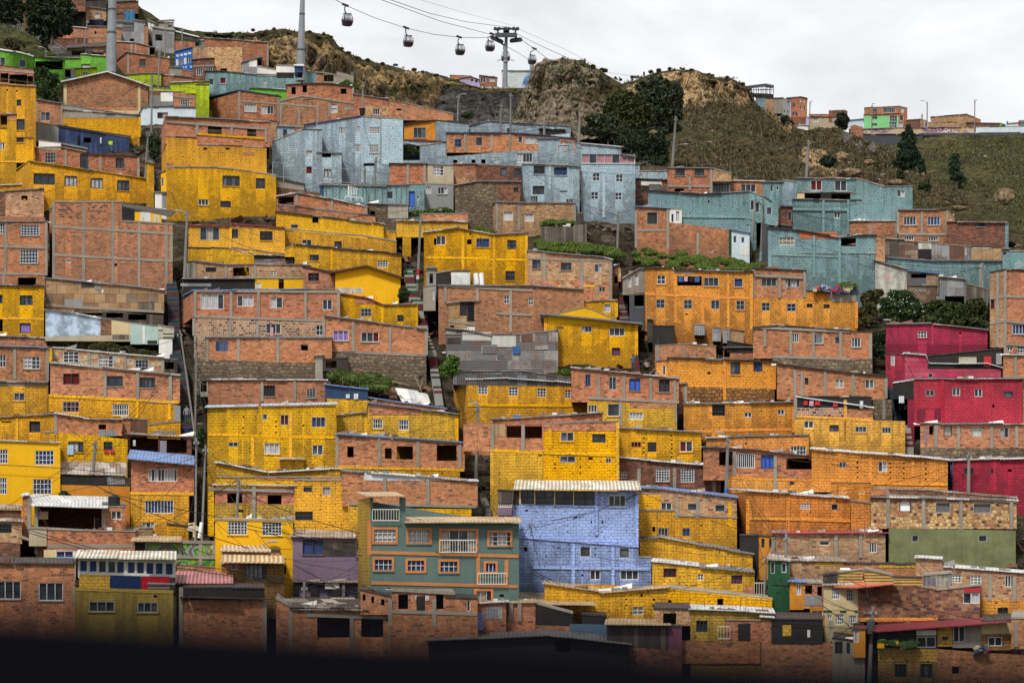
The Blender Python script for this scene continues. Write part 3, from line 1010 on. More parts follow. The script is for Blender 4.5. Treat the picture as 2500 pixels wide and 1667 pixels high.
H shack;cluttered rooftop with a white sheet box and rolled white foam mattresses;-4
W gry 1480 860 1560 860 / 1000
w d 1520 940 30 80
W dk 1560 900 1680 880 / 1000
W whi 1685 885 1840 885 / 995
p wtg 1690 915 1838 990
R tin gr 10
H brick_house;pale concrete sided brick house with three slim white lattice windows
W brk 1580 1000 2350 1005 2770 1035 / 1380
w w22g 2138 1112 44 66
w w22g 2337 1125 40 66
b 1580 1000 2350 1040;2050 1225 2350 1240
c 1637 1010 1130;1897 1020 1120;2172 1040 1380
W con 1455 1010 1555 995 / 1200
w w21c 1540 1075 22 80
R tin gr 2
H shack;plywood shack with a black sheet and grey panels over its front
W ply 1660 1145 1760 1135 2040 1130 / 1400 l=1560
p dk 1755 1130 1812 1245
p blk 1815 1125 1960 1290
p tin 1960 1130 2035 1330
w d 1692 1338 34 30
p whi 1812 1335 1935 1385
b 1660 1290 2040 1335
R tin gr 4
H metal_shed;row of battered zinc sheets forming a long shed front with hanging blue clothes
W tin2 1640 1350 1790 1365 2010 1410 / 1590
W tin2 1640 1400 2215 1400 2560 1370 / 1600
p Pw 1775 1380 2010 1445;2015 1410 2215 1500
p plk 1650 1430 1760 1470
p rst 2260 1390 2350 1460
p tin2 1930 1480 2060 1560;2060 1520 2180 1600;2370 1380 2480 1520
p bld 2185 1495 2255 1560
R tin gr 2
H painted_house;mustard yellow house with rusty red roof edge and three small barred windows
W yel 643 1045 1000 1105 1125 1160 1395 1155 / 1345
w k22g 747 1170 54 56;1268 1265 52 54
w g32g 986 1218 88 68
c 862 1110 1290;1120 1160 1310;1400 1155 1350
p brk 900 1090 1290 1150
R tin rd 2
H brick_house;neat brick house with a violet curtained window and a red curtained window
W brk 650 1250 1480 1360 / 1570
w w31u 778 1408 128 84
w w31r 1018 1420 148 80
c 640 1250 1540;882 1290 1535;1182 1340 1560;1480 1360 1570
W stn 580 1540 1480 1570 / 1710
b 645 1535 1480 1570
R tin gr 3
T 1200 400
H picket_fence;weathered grey plank fence below the pale blue houses
W plk2 405 515 680 515 680 488 780 488 / 650
W plk 700 410 755 405 / 490
R none
H brick_house;tan mottled brick house with a lower row of red curtains above the yellow gabled house
W brt 295 715 915 770 990 790 / 1135
w k21g 368 822 68 78
w k41g 611 840 86 64
w g21c 875 855 60 66
w w21c 490 1048 62 80
w w21r 652 1053 70 72
w g21g 906 1030 52 40
p brk 440 735 915 770;285 955 735 1130;745 965 975 1130
p yes 545 992 567 1008;755 992 850 1008
b 295 775 985 795
c 433 725 960;742 780 1130;975 800 1110
R tin gr 2
H painted_house;yellow terrace wall with one white shuttered window behind the yellow gabled house
W yel 458 1115 620 1140 1025 1118 / 1260
w g11g 599 1157 38 40
w w11c 948 1184 56 66
c 1025 1118 1255
R tin dk 2
H painted_house;mustard yellow house with a grey zinc gable roof and three upper openings
W yel 440 1245 1190 1318 / 1565
w g31c 780 1355 84 52
w w31g 1028 1376 126 68
w k11p 1020 1538 66 64
p brd 530 1335 590 1350
c 442 1250 1370;1188 1318 1565
W yes 465 1245 770 1175 1065 1305 / 1310
R gab gr
H brick_house;orange brick shop house with a blue awning, white porch and big dark shutter
W brk 1188 355 1458 368 / 560
w g11k 1317 447 90 104
W whi 1458 370 1560 375 / 485
w b11g 1483 445 18 66
w w11c 1525 430 30 80
W brk 1188 540 1450 540 1450 480 1965 540 / 745
c 1184 380 690;1445 370 700;1690 570 745
b 1190 545 1440 550
p brd 1455 700 1640 745
p grn 1945 540 1970 750
R tin bl 3
H painted_house;large plain teal blue house with small white windows on its narrow end
W tea 1283 225 1700 255 2112 232 / 560
b 1283 430 2080 440
w d 1780 308 10 24
W teb 2112 232 2230 270 / 480
w w11g 2137 340 30 78;2180 358 32 84
W teb 2080 440 2170 480 / 640
w w11g 2100 530 34 60
R tin dk 2
H painted_house;white fenced porch house with a blue roof edge at the street end
W whb 1968 545 2115 570 / 760
w w11g 1995 620 26 56;2060 625 26 46
p whi 2040 665 2110 750
R tin bl 4
H painted_house;small teal house with two square white windows above the steep street
W teb 2232 275 2300 320 / 330
W tea 2235 320 2350 320 / 500
w w11g 2276 388 44 58
W dkc 2215 480 2270 500 / 720
R none
H painted_house;dark red trimmed thin house end between the tan brick house and the stairway
W brd 990 850 1040 830 / 1060
w d 1020 950 24 60
W brt 1040 830 1060 870 / 960
R tin dk 6
H shack;dark stone side wing with two small windows against the big orange house
W con 1075 940 1215 860 1258 865 / 1070
w w11c 1130 970 32 84;1188 950 34 90
W dkc 1130 1070 1255 1060 / 1290
w d 1210 1110 80 110
p whb 1180 1175 1250 1210
R tin gr 3
H painted_house;big orange house with eight windows and a laundry filled opening, columns painted over
W org 1258 860 1480 855 1495 875 1730 880 2140 890 / 1370
w w22g 1391 950 70 74
w d 1623 960 200 76
w g31g 1800 968 122 74;
w g11b 2024 974 72 74
w g22g 1384 1146 74 74;1610 1152 70 76
w g21g 1834 1153 72 74
w g22g 2039 1158 70 80
w d 1600 1232 26 10
p con 1495 862 1550 898;1575 868 1650 905
p shirt 1530 925 1710 985
b 1258 1065 2140 1105
c 1508 900 1300;1730 1000 1320;1940 900 1340;2130 895 1360
R tin dk 2
H mixed_house;orange house with brown brick top floor and a blue rooftop junk terrace
W brk 2140 858 2570 880 / 1110
w g31g 2273 970 126 70
w g51c 2465 978 124 70
b 2140 915 2550 935
c 2145 870 1100;2360 930 1100;2565 885 1095
W org 2140 1095 2560 1110 2995 1130 / 1355
w g22b 2248 1171 68 68;2457 1177 76 66
w k21b 2607 1163 48 32;2746 1168 50 34
c 2145 1100 1340;2990 1130 1350
W org 2560 1045 2775 1060 / 1115
p tin 2575 975 2640 1045
p junk 2640 1010 2800 1050
W con 2790 1060 2985 1070 / 1125
p junk 2800 1010 2950 1065
R tin dk 3
H rubble_terrace;collapsed shed of zinc sheets, white bags and planks under the big orange house
W plk 1275 1275 1320 1280 / 1460
W dk 1320 1330 1500 1330 / 1480
W tin 1660 1320 1750 1320 / 1400
W ply2 1950 1360 2070 1380 / 1480
W tin 1810 1340 1880 1345 / 1450
W tin 1895 1355 1955 1365 / 1465
R tin gr 8
H retaining_wall;ragged low brick wall under the collapsed shed and orange house
W brk 1340 1490 1580 1478 1840 1495 / 1640
p con 1350 1440 1375 1640;1575 1490 1590 1640
R none
H brick_house;brown brick ruin with wet stained roof slab and four barred windows
W brk 2145 1345 2350 1330 2940 1375 / 1590
w w31g 2493 1427 54 70
w w51g 2677 1435 84 76
w g11g 2834 1445 40 60
w w31g 2988 1465 76 78
b 2145 1340 2940 1375;2300 1580 2940 1600
c 2240 1340 1500;2450 1370 1570;2637 1380 1580;2860 1380 1590
W brk 2940 1375 3120 1380 / 1600
c 3105 1400 1600
W stn 2300 1590 3120 1600 / 1720
R tin dk 3
T 1800 400
H painted_house;teal blue house with black balcony canopy above its plain two storey front
W tea 455 297 925 302 1010 305 / 590
w w21g 820 418 48 52
b 455 375 910 380
c 705 300 560;908 300 580
W dk 490 240 945 235 / 298
w d 620 270 130 50;850 270 160 50
p sty 490 243 550 292
W teb 925 250 975 245 1025 290 / 465
W tea 1200 190 1435 185 / 465
w w21c 1340 245 66 54
W tea 975 125 1200 190 / 465
R tin dk 4
H painted_house;brown dark garage end behind the red car
W brd 355 355 450 358 / 560
w g11g 430 430 34 74
W dk 350 500 490 520 / 560
R tin dk 2
H brick_house;neat brick house with two bright blue curtained windows on its upper floor
W brk 1320 385 1720 382 / 660
w w41b 1415 468 104 72;1612 468 104 72
w w41g 1407 608 80 40;1607 612 84 42
b 1320 575 1715 578
c 1318 388 570;1512 388 570;1718 385 570
W brt 1720 385 1780 450 / 480
R tin dk 2
H brick_house;long plain brick wall with grey cap joined to the blue curtained brick house
W brk 922 470 1310 470 / 605
c 1098 475 590;1302 470 600
R tin wh 3
H brick_house;wide dark mottled brick block at the right with one tiny blue window
W brd 1722 485 2200 485 / 690
w k21b 1990 500 78 34
W teb 2195 490 2222 490 / 690
R tin dk 3
H painted_house;large sea blue house with a white lattice window and one dark upper opening
W tea 252 528 480 548 840 610 980 590 1135 590 / 860
W tea 280 740 1135 740 / 1045
w w42t 405 636 126 70
w d 911 637 124 74
b 280 745 840 760
c 628 590 930;838 600 980
p org2 510 560 820 612
W brt 1135 590 1210 605 / 805
R tin dk 2
H patchwork_hut;long hut of brown planks, white rags, rusted zinc and plywood on a teal wall
W plk2 1212 615 1360 625 / 770
W brp 1325 630 1480 650 / 785
W dk 1480 640 1590 655 / 785
p whr 1480 650 1590 700
W slt2 1590 655 1915 680 / 805
p rst 1740 670 1860 800
p gry 1670 670 1735 765
W ply2 1915 685 2165 690 / 805
p whr 1925 680 2080 698
R tin rs 4
H painted_wall;teal blue painted wall carrying the long plank and plywood hut
W tea 1212 770 1600 800 2165 800 / 1010
p con 1985 810 2015 1020
H patchwork_hut;white tarpaulin hut with a red mark beside the big sea blue house
W whr 1130 800 1390 870 / 1065
w d 1180 1045 24 40
p pk 1225 910 1250 945
R tin rs 8
H patchwork_hut;brown board hut showing faded lettering on its lower board
W tin2 1390 880 1650 905 / 1070
w d 1490 920 130 34
W brp 1395 1005 1640 1010 / 1075
p ply2 1550 910 1650 1070
G ALAMER 1400 1040 26
R tin bl 3
H shack;grey zinc sheds on stilts above the dark green thicket
W tin 1655 930 1860 950 / 1080
W plk2 1860 980 2055 1030 / 1100
p gry 1730 950 1855 1020
p tin 1630 1085 1700 1145
R tin rs 8
H painted_house;teal house with a diamond emblem at the right edge
W tea 2170 700 2235 700 / 860
W teg 2235 720 2400 720 / 875
D 2310 830 38 30
w g11g 2190 735 40 30
R tin rs 4
H painted_house;crimson house with one small white cross window beside the dark thicket
W red 1218 1318 1600 1312 1600 1322 2050 1365 / 1600
w w32g 1517 1398 76 56
w d 1828 1385 22 14
c 1600 1318 1560
p rd2 1218 1480 2050 1560
R tin gr 2
H brick_house;tall plain brick block at the right edge with tiny red framed window
W brk 2200 872 2400 878 / 1560
w w41b 2310 1355 110 84
w w21g 2235 1515 44 36
w w32b 2330 1520 70 60
b 2200 1085 2400 1095;2200 1290 2400 1310;2200 1478 2400 1490
W brt 2070 895 2200 872 / 1500
w k11r 2092 1150 30 76
b 2070 1105 2200 1085;2070 1310 2200 1290
c 2195 875 1560;2130 890 1500
R tin dk 2
T 0 800
H brick_house;brick house at the left edge with white lattice side windows under a blue eave
W brk -30 160 395 168 / 448
w w43c 260 287 136 102
w w22c 22 273 52 100
c 122 170 420;390 165 440
W yel 395 160 428 160 / 280
b -30 435 395 450
R tin bl 3
H painted_house;plain mustard yellow house at the left edge with a half open window
W yel -30 450 390 460 / 710
w g21g 158 565 88 66
p con -30 450 390 478
R tin dk 1
H brick_house;colour patched block house with three lattice windows under an overgrown roof
W pat 430 165 1340 250 / 385
w w33g 582 240 128 92
w w33c 865 278 126 90
w g43b 1162 308 108 90
c 730 200 320;1028 220 345;1335 250 380
W plk 1340 255 1455 265 / 390
w d 1385 310 80 60
R tin wh 2
H mixed_house;wide brick upper floor with maroon curtained opening over a mustard yellow floor
W brk 412 290 1475 392 / 605
w k21r 584 419 134 90
w k11g 943 437 130 86
w k41g 1209 448 128 86
b 400 555 1470 612
c 862 360 570;1130 370 590;1397 395 600
W yel 398 565 1430 625 / 765
w g42r 582 648 136 86
w w72g 988 673 132 94
c 1125 600 740;1390 620 755
W gry 1430 630 1480 640 / 765
b 410 285 1475 390
R tin wh 2
H painted_house;mustard yellow house at the left edge with one black shuttered window
W yel -30 745 460 712 / 940
w k11k 285 810 90 92
w d 50 770 80 16
c 138 745 930
W yel 370 862 460 855 / 930
R tin wh 4
H mixed_house;brick and yellow house with a blue towel and red clothes hung at windows
W brk 458 705 740 755 1000 755 / 880
w d 838 812 62 40
p tin 808 840 955 888
c 460 700 870
W yel 460 860 820 885 1045 915 / 1120
w k31c 622 975 124 88
w k22g 886 968 74 72
p tow2 552 960 612 1042
p rd 850 1000 952 1040
R tin wh 6
H metal_shed;small rusted zinc cabin with a slanted white sheet roof beside the stairway
W brk 1005 740 1070 745 / 870
W rst 1070 750 1210 755 / 860
W yel 1210 800 1480 770 / 880
p con 1250 840 1440 868
R tin wh 6
H shack;open dark terrace with hanging grey sheets and plant pots above the blue zinc roof
W brd 1045 880 1570 900 / 1060
w d 1180 965 230 140;1420 965 220 120
p gry2 1310 925 1390 1030
p wht 1090 920 1120 970
b 995 1050 1570 1065
R tin rs 10
H mixed_house;brick room with a long barred window under a blue zinc canopy, yellow floor below
W brk 1075 1080 1590 1130 / 1360
w w91c 1333 1207 238 104
W yel 1070 1370 1550 1370 / 1680
w w91b 1305 1467 236 106
w w31c 1215 1615 110 50
b 1068 1355 1590 1362
R can bl 75
H painted_house;clean yellow house at the left edge with four white framed windows and blue curtains
W yes -30 930 485 945 / 1480
w w53b 364 1065 156 118;345 1302 154 126
w w33b 30 1054 66 116;26 1296 60 134
b -30 1190 470 1215
c 480 945 1370
R tin wh 3
H metal_shed;patchwork of overlapping rusty roof sheets above an orange parapet
W dk 490 1200 1030 1215 / 1285
W orp 470 1285 1065 1300 / 1470
p tin 880 1220 1025 1285
R tin rs 100
H brick_house;brick house with a white sheet roof, black water tank and large dark opening
W brk 185 1380 240 1375 / 1720
W brk 300 1450 840 1465 / 1890
w d 570 1560 520 180
p ply2 315 1505 395 1568
W brk 840 1460 1035 1465 / 1840
w w21g 953 1535 84 66
W con 840 1440 1035 1448 / 1462
c 243 1400 1700;300 1450 1850;855 1470 1700
b 300 1640 840 1670
R tin wh 3
H metal_shed;low sheds with striped rusty white sheets at the lower left edge
W brd -30 1490 175 1495 / 1720
w d 40 1620 120 30
R tin rs 40
H brick_house;brick house with a louvred shutter window under a bright blue and white roof edge
W brk 1705 430 2680 435 / 620
w k41k 2209 517 94 92
w g34g 2550 537 80 78
c 2148 430 605;2415 430 605
W con 1640 430 1705 440 / 560
w d 1665 480 60 90
R tin wh 3
H painted_house;large mustard yellow house with six windows and a long white and blue roof edge
W yel 1700 655 2755 635 / 1160
w w11g 2171 731 40 48
w g21r 2332 754 66 84
w g31b 2610 772 114 84
w g21g 1912 955 76 38
w w31c 2228 990 126 90
w w21g 2603 1000 90 82
w d 2115 690 20 18;1995 728 14 14;1990 822 14 14;1988 865 14 14;2265 768 14 14;2263 808 14 14;2262 855 14 14;2486 800 14 14
b 1705 875 2750 900
c 2070 895 1150;2380 680 1140
R tin bw 14
H metal_roof;small curved zinc canopy over a yellow annex box on the large yellow house
W yel 2300 1085 2490 1085 / 1165
R can tn 38
H painted_house;low mustard yellow strip house under long overlapping white roof sheets
W yel 1775 1110 2200 1190 2790 1160 / 1230
R tin wh 8
H mixed_house;brick over faded yellow house with two black openings, yellow right half, grid window
W brk 1760 1290 2415 1300 / 1450
w d 1924 1395 124 80;2250 1407 116 76
w w11g 2012 1500 10 10
b 1710 1320 2410 1340
c 2083 1300 1560
W yls 1755 1440 2415 1450 / 1790
w d 1974 1500 40 22
w w52c 2062 1633 150 104;1824 1618 156 110
p brk 2165 1495 2195 1520
b 1755 1570 2410 1590
W yel 1770 1225 2860 1235 / 1300
p brk 2100 1222 2850 1245
W yel 2415 1250 2860 1250 / 1760
w k11g 2523 1320 70 50
w g11t 2678 1332 66 80
w k42g 2488 1540 154 74
W yel 1705 1290 1755 1300 / 1700
R tin wh 10
T 600 800
H shack;rust and zinc lean-to with propped sheets left of the mossy concrete base
W con 570 235 630 230 / 420
W plk 630 260 840 250 / 350
w d 700 300 90 60
R tin rs 40
H shack;dark open room with white laundry below a thin blue eave on a yellow wall
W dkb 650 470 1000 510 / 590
p wht 820 545 860 580;885 540 935 588
W yel 665 580 1010 595 / 730
R tin bl 5
H mixed_house;mustard yellow house with two white arch patterned windows and pink brick top band
W yel 745 725 990 700 1000 620 1740 715 / 950
w w42g 1081 786 80 80;1294 795 82 84
p brk 1010 640 1430 715
p con 1010 620 1590 645
c 985 730 870;1730 720 930
R tin gr 4
H metal_roof;crumpled white zinc sheets slumped over a brick parapet with a blue edge
W brk 1015 580 1640 665 / 720
R tin bl 2
H brick_house;brick upper floor with four pane-less dark openings framed in grey
W brk 752 875 1795 945 / 1160
w d 858 1016 52 88;1168 1029 56 88;1304 1024 132 108;1647 1026 162 128
b 745 1140 1790 1165;745 870 1795 945
c 1095 905 1130;1412 930 1145;1755 950 1150;748 880 1130
W yel 770 1160 1755 1180 / 1230
R tin bl 2
H brick_house;wide deep orange brick wall under long white parapet sheets beside the green gabled porch
W brk 790 1175 1900 1265 / 1460
p whs 970 1172 1800 1250
b 850 1440 1890 1465
c 1140 1220 1350;1492 1240 1440
W yel 840 1460 1320 1460 / 1800
W yel 1320 1480 1850 1485 / 1810
w k21g 1402 1540 60 60
w g31g 1500 1660 60 40
R tin wh 4
H painted_house;mustard yellow house with four lattice windows under a grey rooftop shack
W yel 1810 430 2150 418 2870 470 / 755 l=1705
w w33g 1942 510 78 70;2193 521 76 74
w w33r 2425 532 74 70;2650 542 70 66
b 1820 635 2850 640
W dks 1700 400 1760 370 2240 355 2860 440 / 470
R tin wh 4
T 1200 800
H mixed_house;brick house with bright blue curtained window over a bright yellow ground floor
W brk 655 330 1535 420 / 605
w b21k 790 430 42 100
w g21g 992 455 62 104
w n21v 1174 465 92 100
w k21k 1416 475 90 104
b 790 575 1535 610
c 878 400 570;1085 395 600;1305 410 600;1502 430 600
W yeb 785 598 945 608 1520 620 / 860
w w31g 828 664 74 58
w w11g 1000 674 100 102
w w41w 1185 722 116 62
p brk 1135 618 1505 658
p con 1500 640 1520 780
c 1060 610 800
R tin wh 3
H mixed_house;brick porch with blue water tank platform, hanging laundry and big mustard yellow wall
W brk 10 755 910 705 / 800
W brk -230 780 425 790 / 1005
w d 185 850 125 100;345 850 140 110
p ply2 15 795 110 890
c 8 790 1000;258 790 1010
w d -45 860 40 80
W yel 425 790 1035 770 / 1430
w g21g 620 892 106 74;624 1077 126 54
w k21g 880 905 110 72
w d 397 1047 30 14;812 1070 38 18
w g21g 958 1088 44 40
w d 422 965 14 14;422 1000 14 14;520 1115 14 14;520 1150 14 14;728 1075 14 14;728 1140 14 14;728 1190 14 14
p brk 425 775 1035 845
c 1032 775 1250;480 830 990
W yel -10 1000 425 1010 / 1460
b -10 1005 1035 1045
R tin rs 6
H painted_house;smooth mustard yellow house with three windows and dotted vent columns at its right
W yel 1035 830 1720 862 / 1110
w o31r 1185 957 84 48
w k43g 1315 976 72 80
w w21r 1595 972 106 88
w d 1247 905 12 16;1247 940 12 16;1247 985 12 16;1247 1020 12 16;1477 885 12 16;1477 920 12 16;1477 955 12 16;1477 990 12 16;1477 1025 12 16;1477 1060 12 16
R tin gr 2
H brick_house;dark red brick house with two ornate white scrollwork windows
W brd 1030 1070 1880 1140 / 1360
w w52g 1070 1205 84 60
w w55g 1403 1204 112 108;1606 1211 112 108
c 1208 1150 1320;1500 1150 1340;1825 1160 1350
R tin wh 8
H painted_house;periwinkle blue house with a white sheet canopy and long dark glazed gallery
W vio 170 1450 180 1330 1200 1340 / 1790
w k22g 295 1385 108 118;435 1390 152 118;595 1393 146 118;765 1397 178 120
w w31g 1030 1418 140 96
w d 288 1497 24 16;690 1555 28 16
p crm 225 1330 240 1440;346 1330 360 1450;508 1335 522 1455;667 1335 680 1460
W vio 180 1710 1205 1788 1205 1880 1310 1885 / 2115
w w11c 768 1833 88 90
w g11g 1088 1843 84 84
w w21g 850 2023 84 80
w w31g 1130 2023 150 80
w d 280 1785 26 90;548 1800 14 14;850 1810 14 14;850 1860 14 14;745 2025 18 18;818 1590 12 20;910 1590 12 24
b 170 1705 1205 1785;340 1960 1300 1975
c 860 1340 1700;1190 1340 1780;670 1770 2110;995 1790 2110
W plk 50 1330 225 1340 / 1440
W pur 50 1430 175 1430 / 1530
w w61w 112 1450 116 40
R can cr 75
H mixed_house;mustard yellow and brick house with a blue edged roof right of the periwinkle house
W brt 1205 1315 1390 1325 2010 1400 / 1560
w w21g 1433 1463 90 60
w g11g 1647 1466 82 58;1873 1477 84 58
p yel 1205 1370 1385 1500
W yel 1205 1500 1500 1500 1520 1545 2010 1560 / 1815
w g31g 1405 1673 82 70
w b21g 1595 1673 62 66
w d 1330 1650 24 40;1720 1620 14 14;1370 1520 16 16;1345 1560 14 14
c 1520 1390 1560;1690 1400 1560;1955 1430 1640
p con 1210 1310 1400 1325
R tin bl 4
H painted_house;orange plastered house with a dark doorway window and rough stone base, propped pole on roof
W org 1445 250 2330 285 / 500
w k21g 1999 333 80 102
w k21b 2183 320 72 76
w d 1782 371 26 20
w w11g 1415 350 24 80
c 1910 260 600
W stp 1600 485 2320 500 / 620
W org 1350 280 1445 270 / 400
R tin dk 2
H brick_house;short stub of brick wall with a grey post between the orange houses
W brk 1530 465 1595 460 / 620
c 1590 460 610
H retaining_wall;brick and plank pen with dark scrap beneath the orange plastered house roof
W brk 1900 165 2260 165 / 260
w d 1930 210 50 60
W dk 1930 110 2180 150 / 200
R tin dk 4
H painted_house;orange plastered house with a large dark barred opening and two small blue windows
W org 1575 625 2465 615 / 870
w k43d 1860 675 110 92
w w21b 2103 713 60 40
w w21b 2373 693 56 42
b 1590 850 2460 830
c 1795 640 750;2475 600 860
R tin wh 5
H painted_house;low orange strip house under a long patchwork of flat roof sheets
W org 1760 905 2600 885 / 1060
w d 2085 948 18 14
w w52g 2515 1005 130 70
w d 1745 950 30 80
R tin wh 6
H mixed_house;brown brick house with white barred window, royal blue curtains and dark open gallery
W brk 1735 985 2140 1005 2410 1040 2775 1070 / 1245
w w91g 2083 1090 150 116
w n31v 2262 1097 108 114
w d 2560 1115 290 90
w d 1920 1070 110 110
c 1990 1010 1210;2325 1050 1330
W org 1935 1240 2780 1265 / 1400
w k11g 2462 1270 36 30;2664 1277 40 34
b 1935 1225 2780 1260
R tin dk 3
H painted_house;orange block house with white roof strip, two small windows, lattice side window
W org 2110 1340 2940 1400 / 1760 l=1950
w w63g 2570 1462 78 50
w g11g 2812 1468 58 52
w w25g 2052 1443 36 84
b 2115 1560 2940 1580
c 2100 1400 1700;2430 1390 1700
W org 2945 1420 3105 1440 / 1740
R tin wh 4
T 1800 800
H brick_house;mottled brick house with three small windows above a laundry terrace
W brk 325 300 560 330 940 375 1220 400 / 585
w k11g 568 438 32 56
w w21t 837 458 72 72
w w21g 1084 462 70 70
c 472 345 560;530 360 560;722 350 570;948 375 580;1218 400 580
W stn 1110 585 1270 590 / 755
c 1200 590 750
R tin dk 2
H mixed_house;brick terrace packed with laundry above an amber floor with four windows
W brk 480 570 1110 660 / 745
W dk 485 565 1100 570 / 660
p shirt 540 600 680 650;780 605 835 650;1000 600 1035 660
p chk 485 655 870 725
c 476 570 745;678 660 730;885 590 930;1100 740 930
b 480 725 1100 755
W amb 470 745 1375 765 / 1000
w w21b 585 794 80 58
w k21g 793 824 76 54
w g31g 1012 832 94 50
w g31g 1222 840 74 48
c 880 740 930
R tin wh 5
H painted_house;wide orange house with dotted vent columns and white sheets on its roof
W org 610 1000 1000 1030 1500 1065 1725 1090 / 1340
w g21g 864 1123 58 48
w w21c 1192 1138 74 82
w d 1255 1110 12 16;1255 1145 12 16;1255 1185 12 16;1255 1232 12 16;1365 1110 12 16;1365 1150 12 16;1365 1190 12 16;1365 1232 12 16;1545 1110 12 16;1545 1155 12 16;1545 1195 12 16;1545 1240 12 16;985 1105 12 16;985 1145 12 16;985 1185 12 16;985 1225 12 16
c 1090 1060 1280;1440 1080 1290
W org 770 1270 1090 1275 / 1450
w w31c 866 1322 68 56
w w21p 1020 1327 52 56
b 770 1265 1720 1285
R tin wh 12
H metal_roof;blue edged door side at the right end of the wide orange house
W cob 1725 1095 1762 1095 / 1260
w w11g 1740 1160 22 90
R tin dk 2
H patchwork_hut;crimson patched tarpaulin shelter beneath a broken grey roof
W rdl 1370 215 1540 230 1570 300 2050 300 2160 330 / 420
W dk 1560 235 2170 175 / 330
p whc 1815 240 1960 295
p rd 2020 235 2080 320
p gry 2120 210 2165 300
W red 1215 215 1370 225 / 410
w w36c 1274 265 34 92
w g11g 1584 392 40 36
R tin wh 8
H painted_house;broad crimson house with two white windows and rough stone foot
W red 1450 425 2335 425 / 800
w g21g 1579 535 72 50
w w21g 1795 525 64 64;1976 533 64 64
w k11g 2222 545 80 50
w d 1683 480 12 12;1683 510 12 12;1683 545 12 12;1683 580 12 12;2098 640 16 30
p rd2 1470 660 1670 785
c 1680 430 790
W red 1395 580 1450 580 / 820
W dk 1275 455 1445 430 / 580
p wht 1320 560 1370 620
R tin gr 3
H brick_house;brick row with curtained openings on a stone base below the broad crimson house
W brk 1500 790 2400 795 / 980
w k11t 1725 845 70 86
w g11w 1966 855 80 76
w g21t 2188 858 74 80
w d 1590 840 36 70
p pur 1535 820 1552 945
c 1628 800 980;1812 800 990;2085 800 990;2290 800 980
W stn 1500 980 2400 990 / 1080
R tin gr 2
H brick_house;low brick house wedge with grey porch joined to the tall plain brick block
W brk 2180 225 2400 230 / 400
c 2278 230 400
b 2180 405 2400 410
W brt 2335 410 2400 410 / 800
R tin wh 3
H painted_house;crimson house at the right edge with white roof edge, window behind a pole
W red 1765 1090 2400 1075 / 1370
w k21g 1897 1175 80 52
w k21g 2103 1178 52 44
w d 2235 1168 34 22
c 2110 1080 1350
R tin wh 8
H brick_house;mottled river brick house over a sage green floor, with one blank white window
W mot 1095 1390 1240 1395 2290 1420 / 1640
w n11x 1376 1462 98 90
w g11s 1686 1472 124 86
w g11s 2008 1478 150 82
c 1235 1340 1640;1525 1370 1650;1832 1390 1660;2245 1410 1650
p brk 1095 1322 1240 1372
W brd 1095 1320 1530 1330 2290 1395 / 1420
b 1240 1375 2290 1420
W sag 1240 1640 2280 1660 / 1890
w g11g 1457 1726 56 56;2010 1726 72 54
R tin wh 3
T 0 1200
H brick_house;small tan wall house with dark grid window at the lower left edge
W brt -30 245 180 250 / 420
w k42g 45 300 100 76
W brd -30 410 165 420 / 590
b 150 360 380 440
R tin rs 30
H brick_house;long plain brick wall with wavy mortar and a blue curtained white window below it
W brk 385 315 1110 330 / 490
p con 390 430 1090 460
W crm 360 475 460 475 / 600
W whb 455 480 620 485 / 600
w w22b 530 538 144 106
W crg 240 300 385 310 / 440
R none
H mixed_house;barred dark fronted ground floor with white sheets and a small lattice window door
W brt 1045 300 1250 300 / 380
W yel 1370 270 1545 290 / 380
w w42g 1302 322 92 44
p whi 1255 345 1350 366
R none
H painted_house;glazed veranda house with yellow, blue and red panels below its long window row
W whi 640 545 1440 560 / 700
w w11b 683 608 66 96;762 610 66 98;838 613 66 100;914 616 66 100;986 619 66 100
w w11b 1074 622 66 100;1150 624 66 100;1228 627 66 100;1304 629 66 100;1385 632 66 102
W yls 650 675 900 680 / 800
W nvs 905 682 1155 690 / 805
W rds 1160 690 1395 695 / 805
W tin2 1215 755 1435 760 / 815
W dk 1395 700 1440 700 / 800
W ybr 620 800 1425 825 / 1500
w g31g 838 938 212 86
w g31g 1213 945 168 84
w d 1277 855 32 22
b 620 795 1425 820
R can cr 62
H brick_house;dark brick house at the lower left edge with two white framed three pane windows
W brk -30 590 615 600 / 1500
w w31g 70 806 200 148
w w31g 416 818 200 148
c 605 780 920
R tin dk 2
H painted_house;mural fronted house with green and grey swirls under a pale tiled roof
W dk 1105 410 1480 415 / 500
W mug 1190 420 1815 430 / 605
W brk 1450 600 1815 610 / 760
b 1100 405 1815 415;1300 530 1815 540
c 1476 420 530;1645 420 600;1758 420 540
R can tn 42
H metal_roof;rose pink corrugated roof slope in the lower left
W brk 1445 755 1900 755 / 1300
R can pk 95
H metal_shed;black canopy lean-to over a long dark brick wall beside the pink roof
W brk 1500 870 2160 880 / 1500
c 1485 780 1400;2170 890 1400
W dk 1500 790 2170 790 / 880
R can dk 40
H painted_house;ochre rendered house with two rows of cream roof tiles and a curtained window;-3
W och 1815 590 2330 590 / 850
w w11g 1918 612 50 48
w k51c 2095 655 180 120
W och 1815 485 2300 490 / 520
R tin ti 3
H mixed_house;yellow ground floor with two barred white windows below the brick and faded yellow house
W yes 1765 230 2400 245 / 860
w w65g 1946 290 160 124;2228 300 162 120
w d 2330 640 30 60
b 1770 225 2400 240;2200 450 2390 458
R none
T 600 1200
H painted_house;lilac walled house with a collapsed scrap roof and blue tinted window
W pur 385 370 905 385 905 535 965 540 / 870
w k21b 550 452 170 124
p plk 635 410 900 530
R tin rs 60
H painted_house;green house with orange trimmed windows, corner balcony room and tall side tower
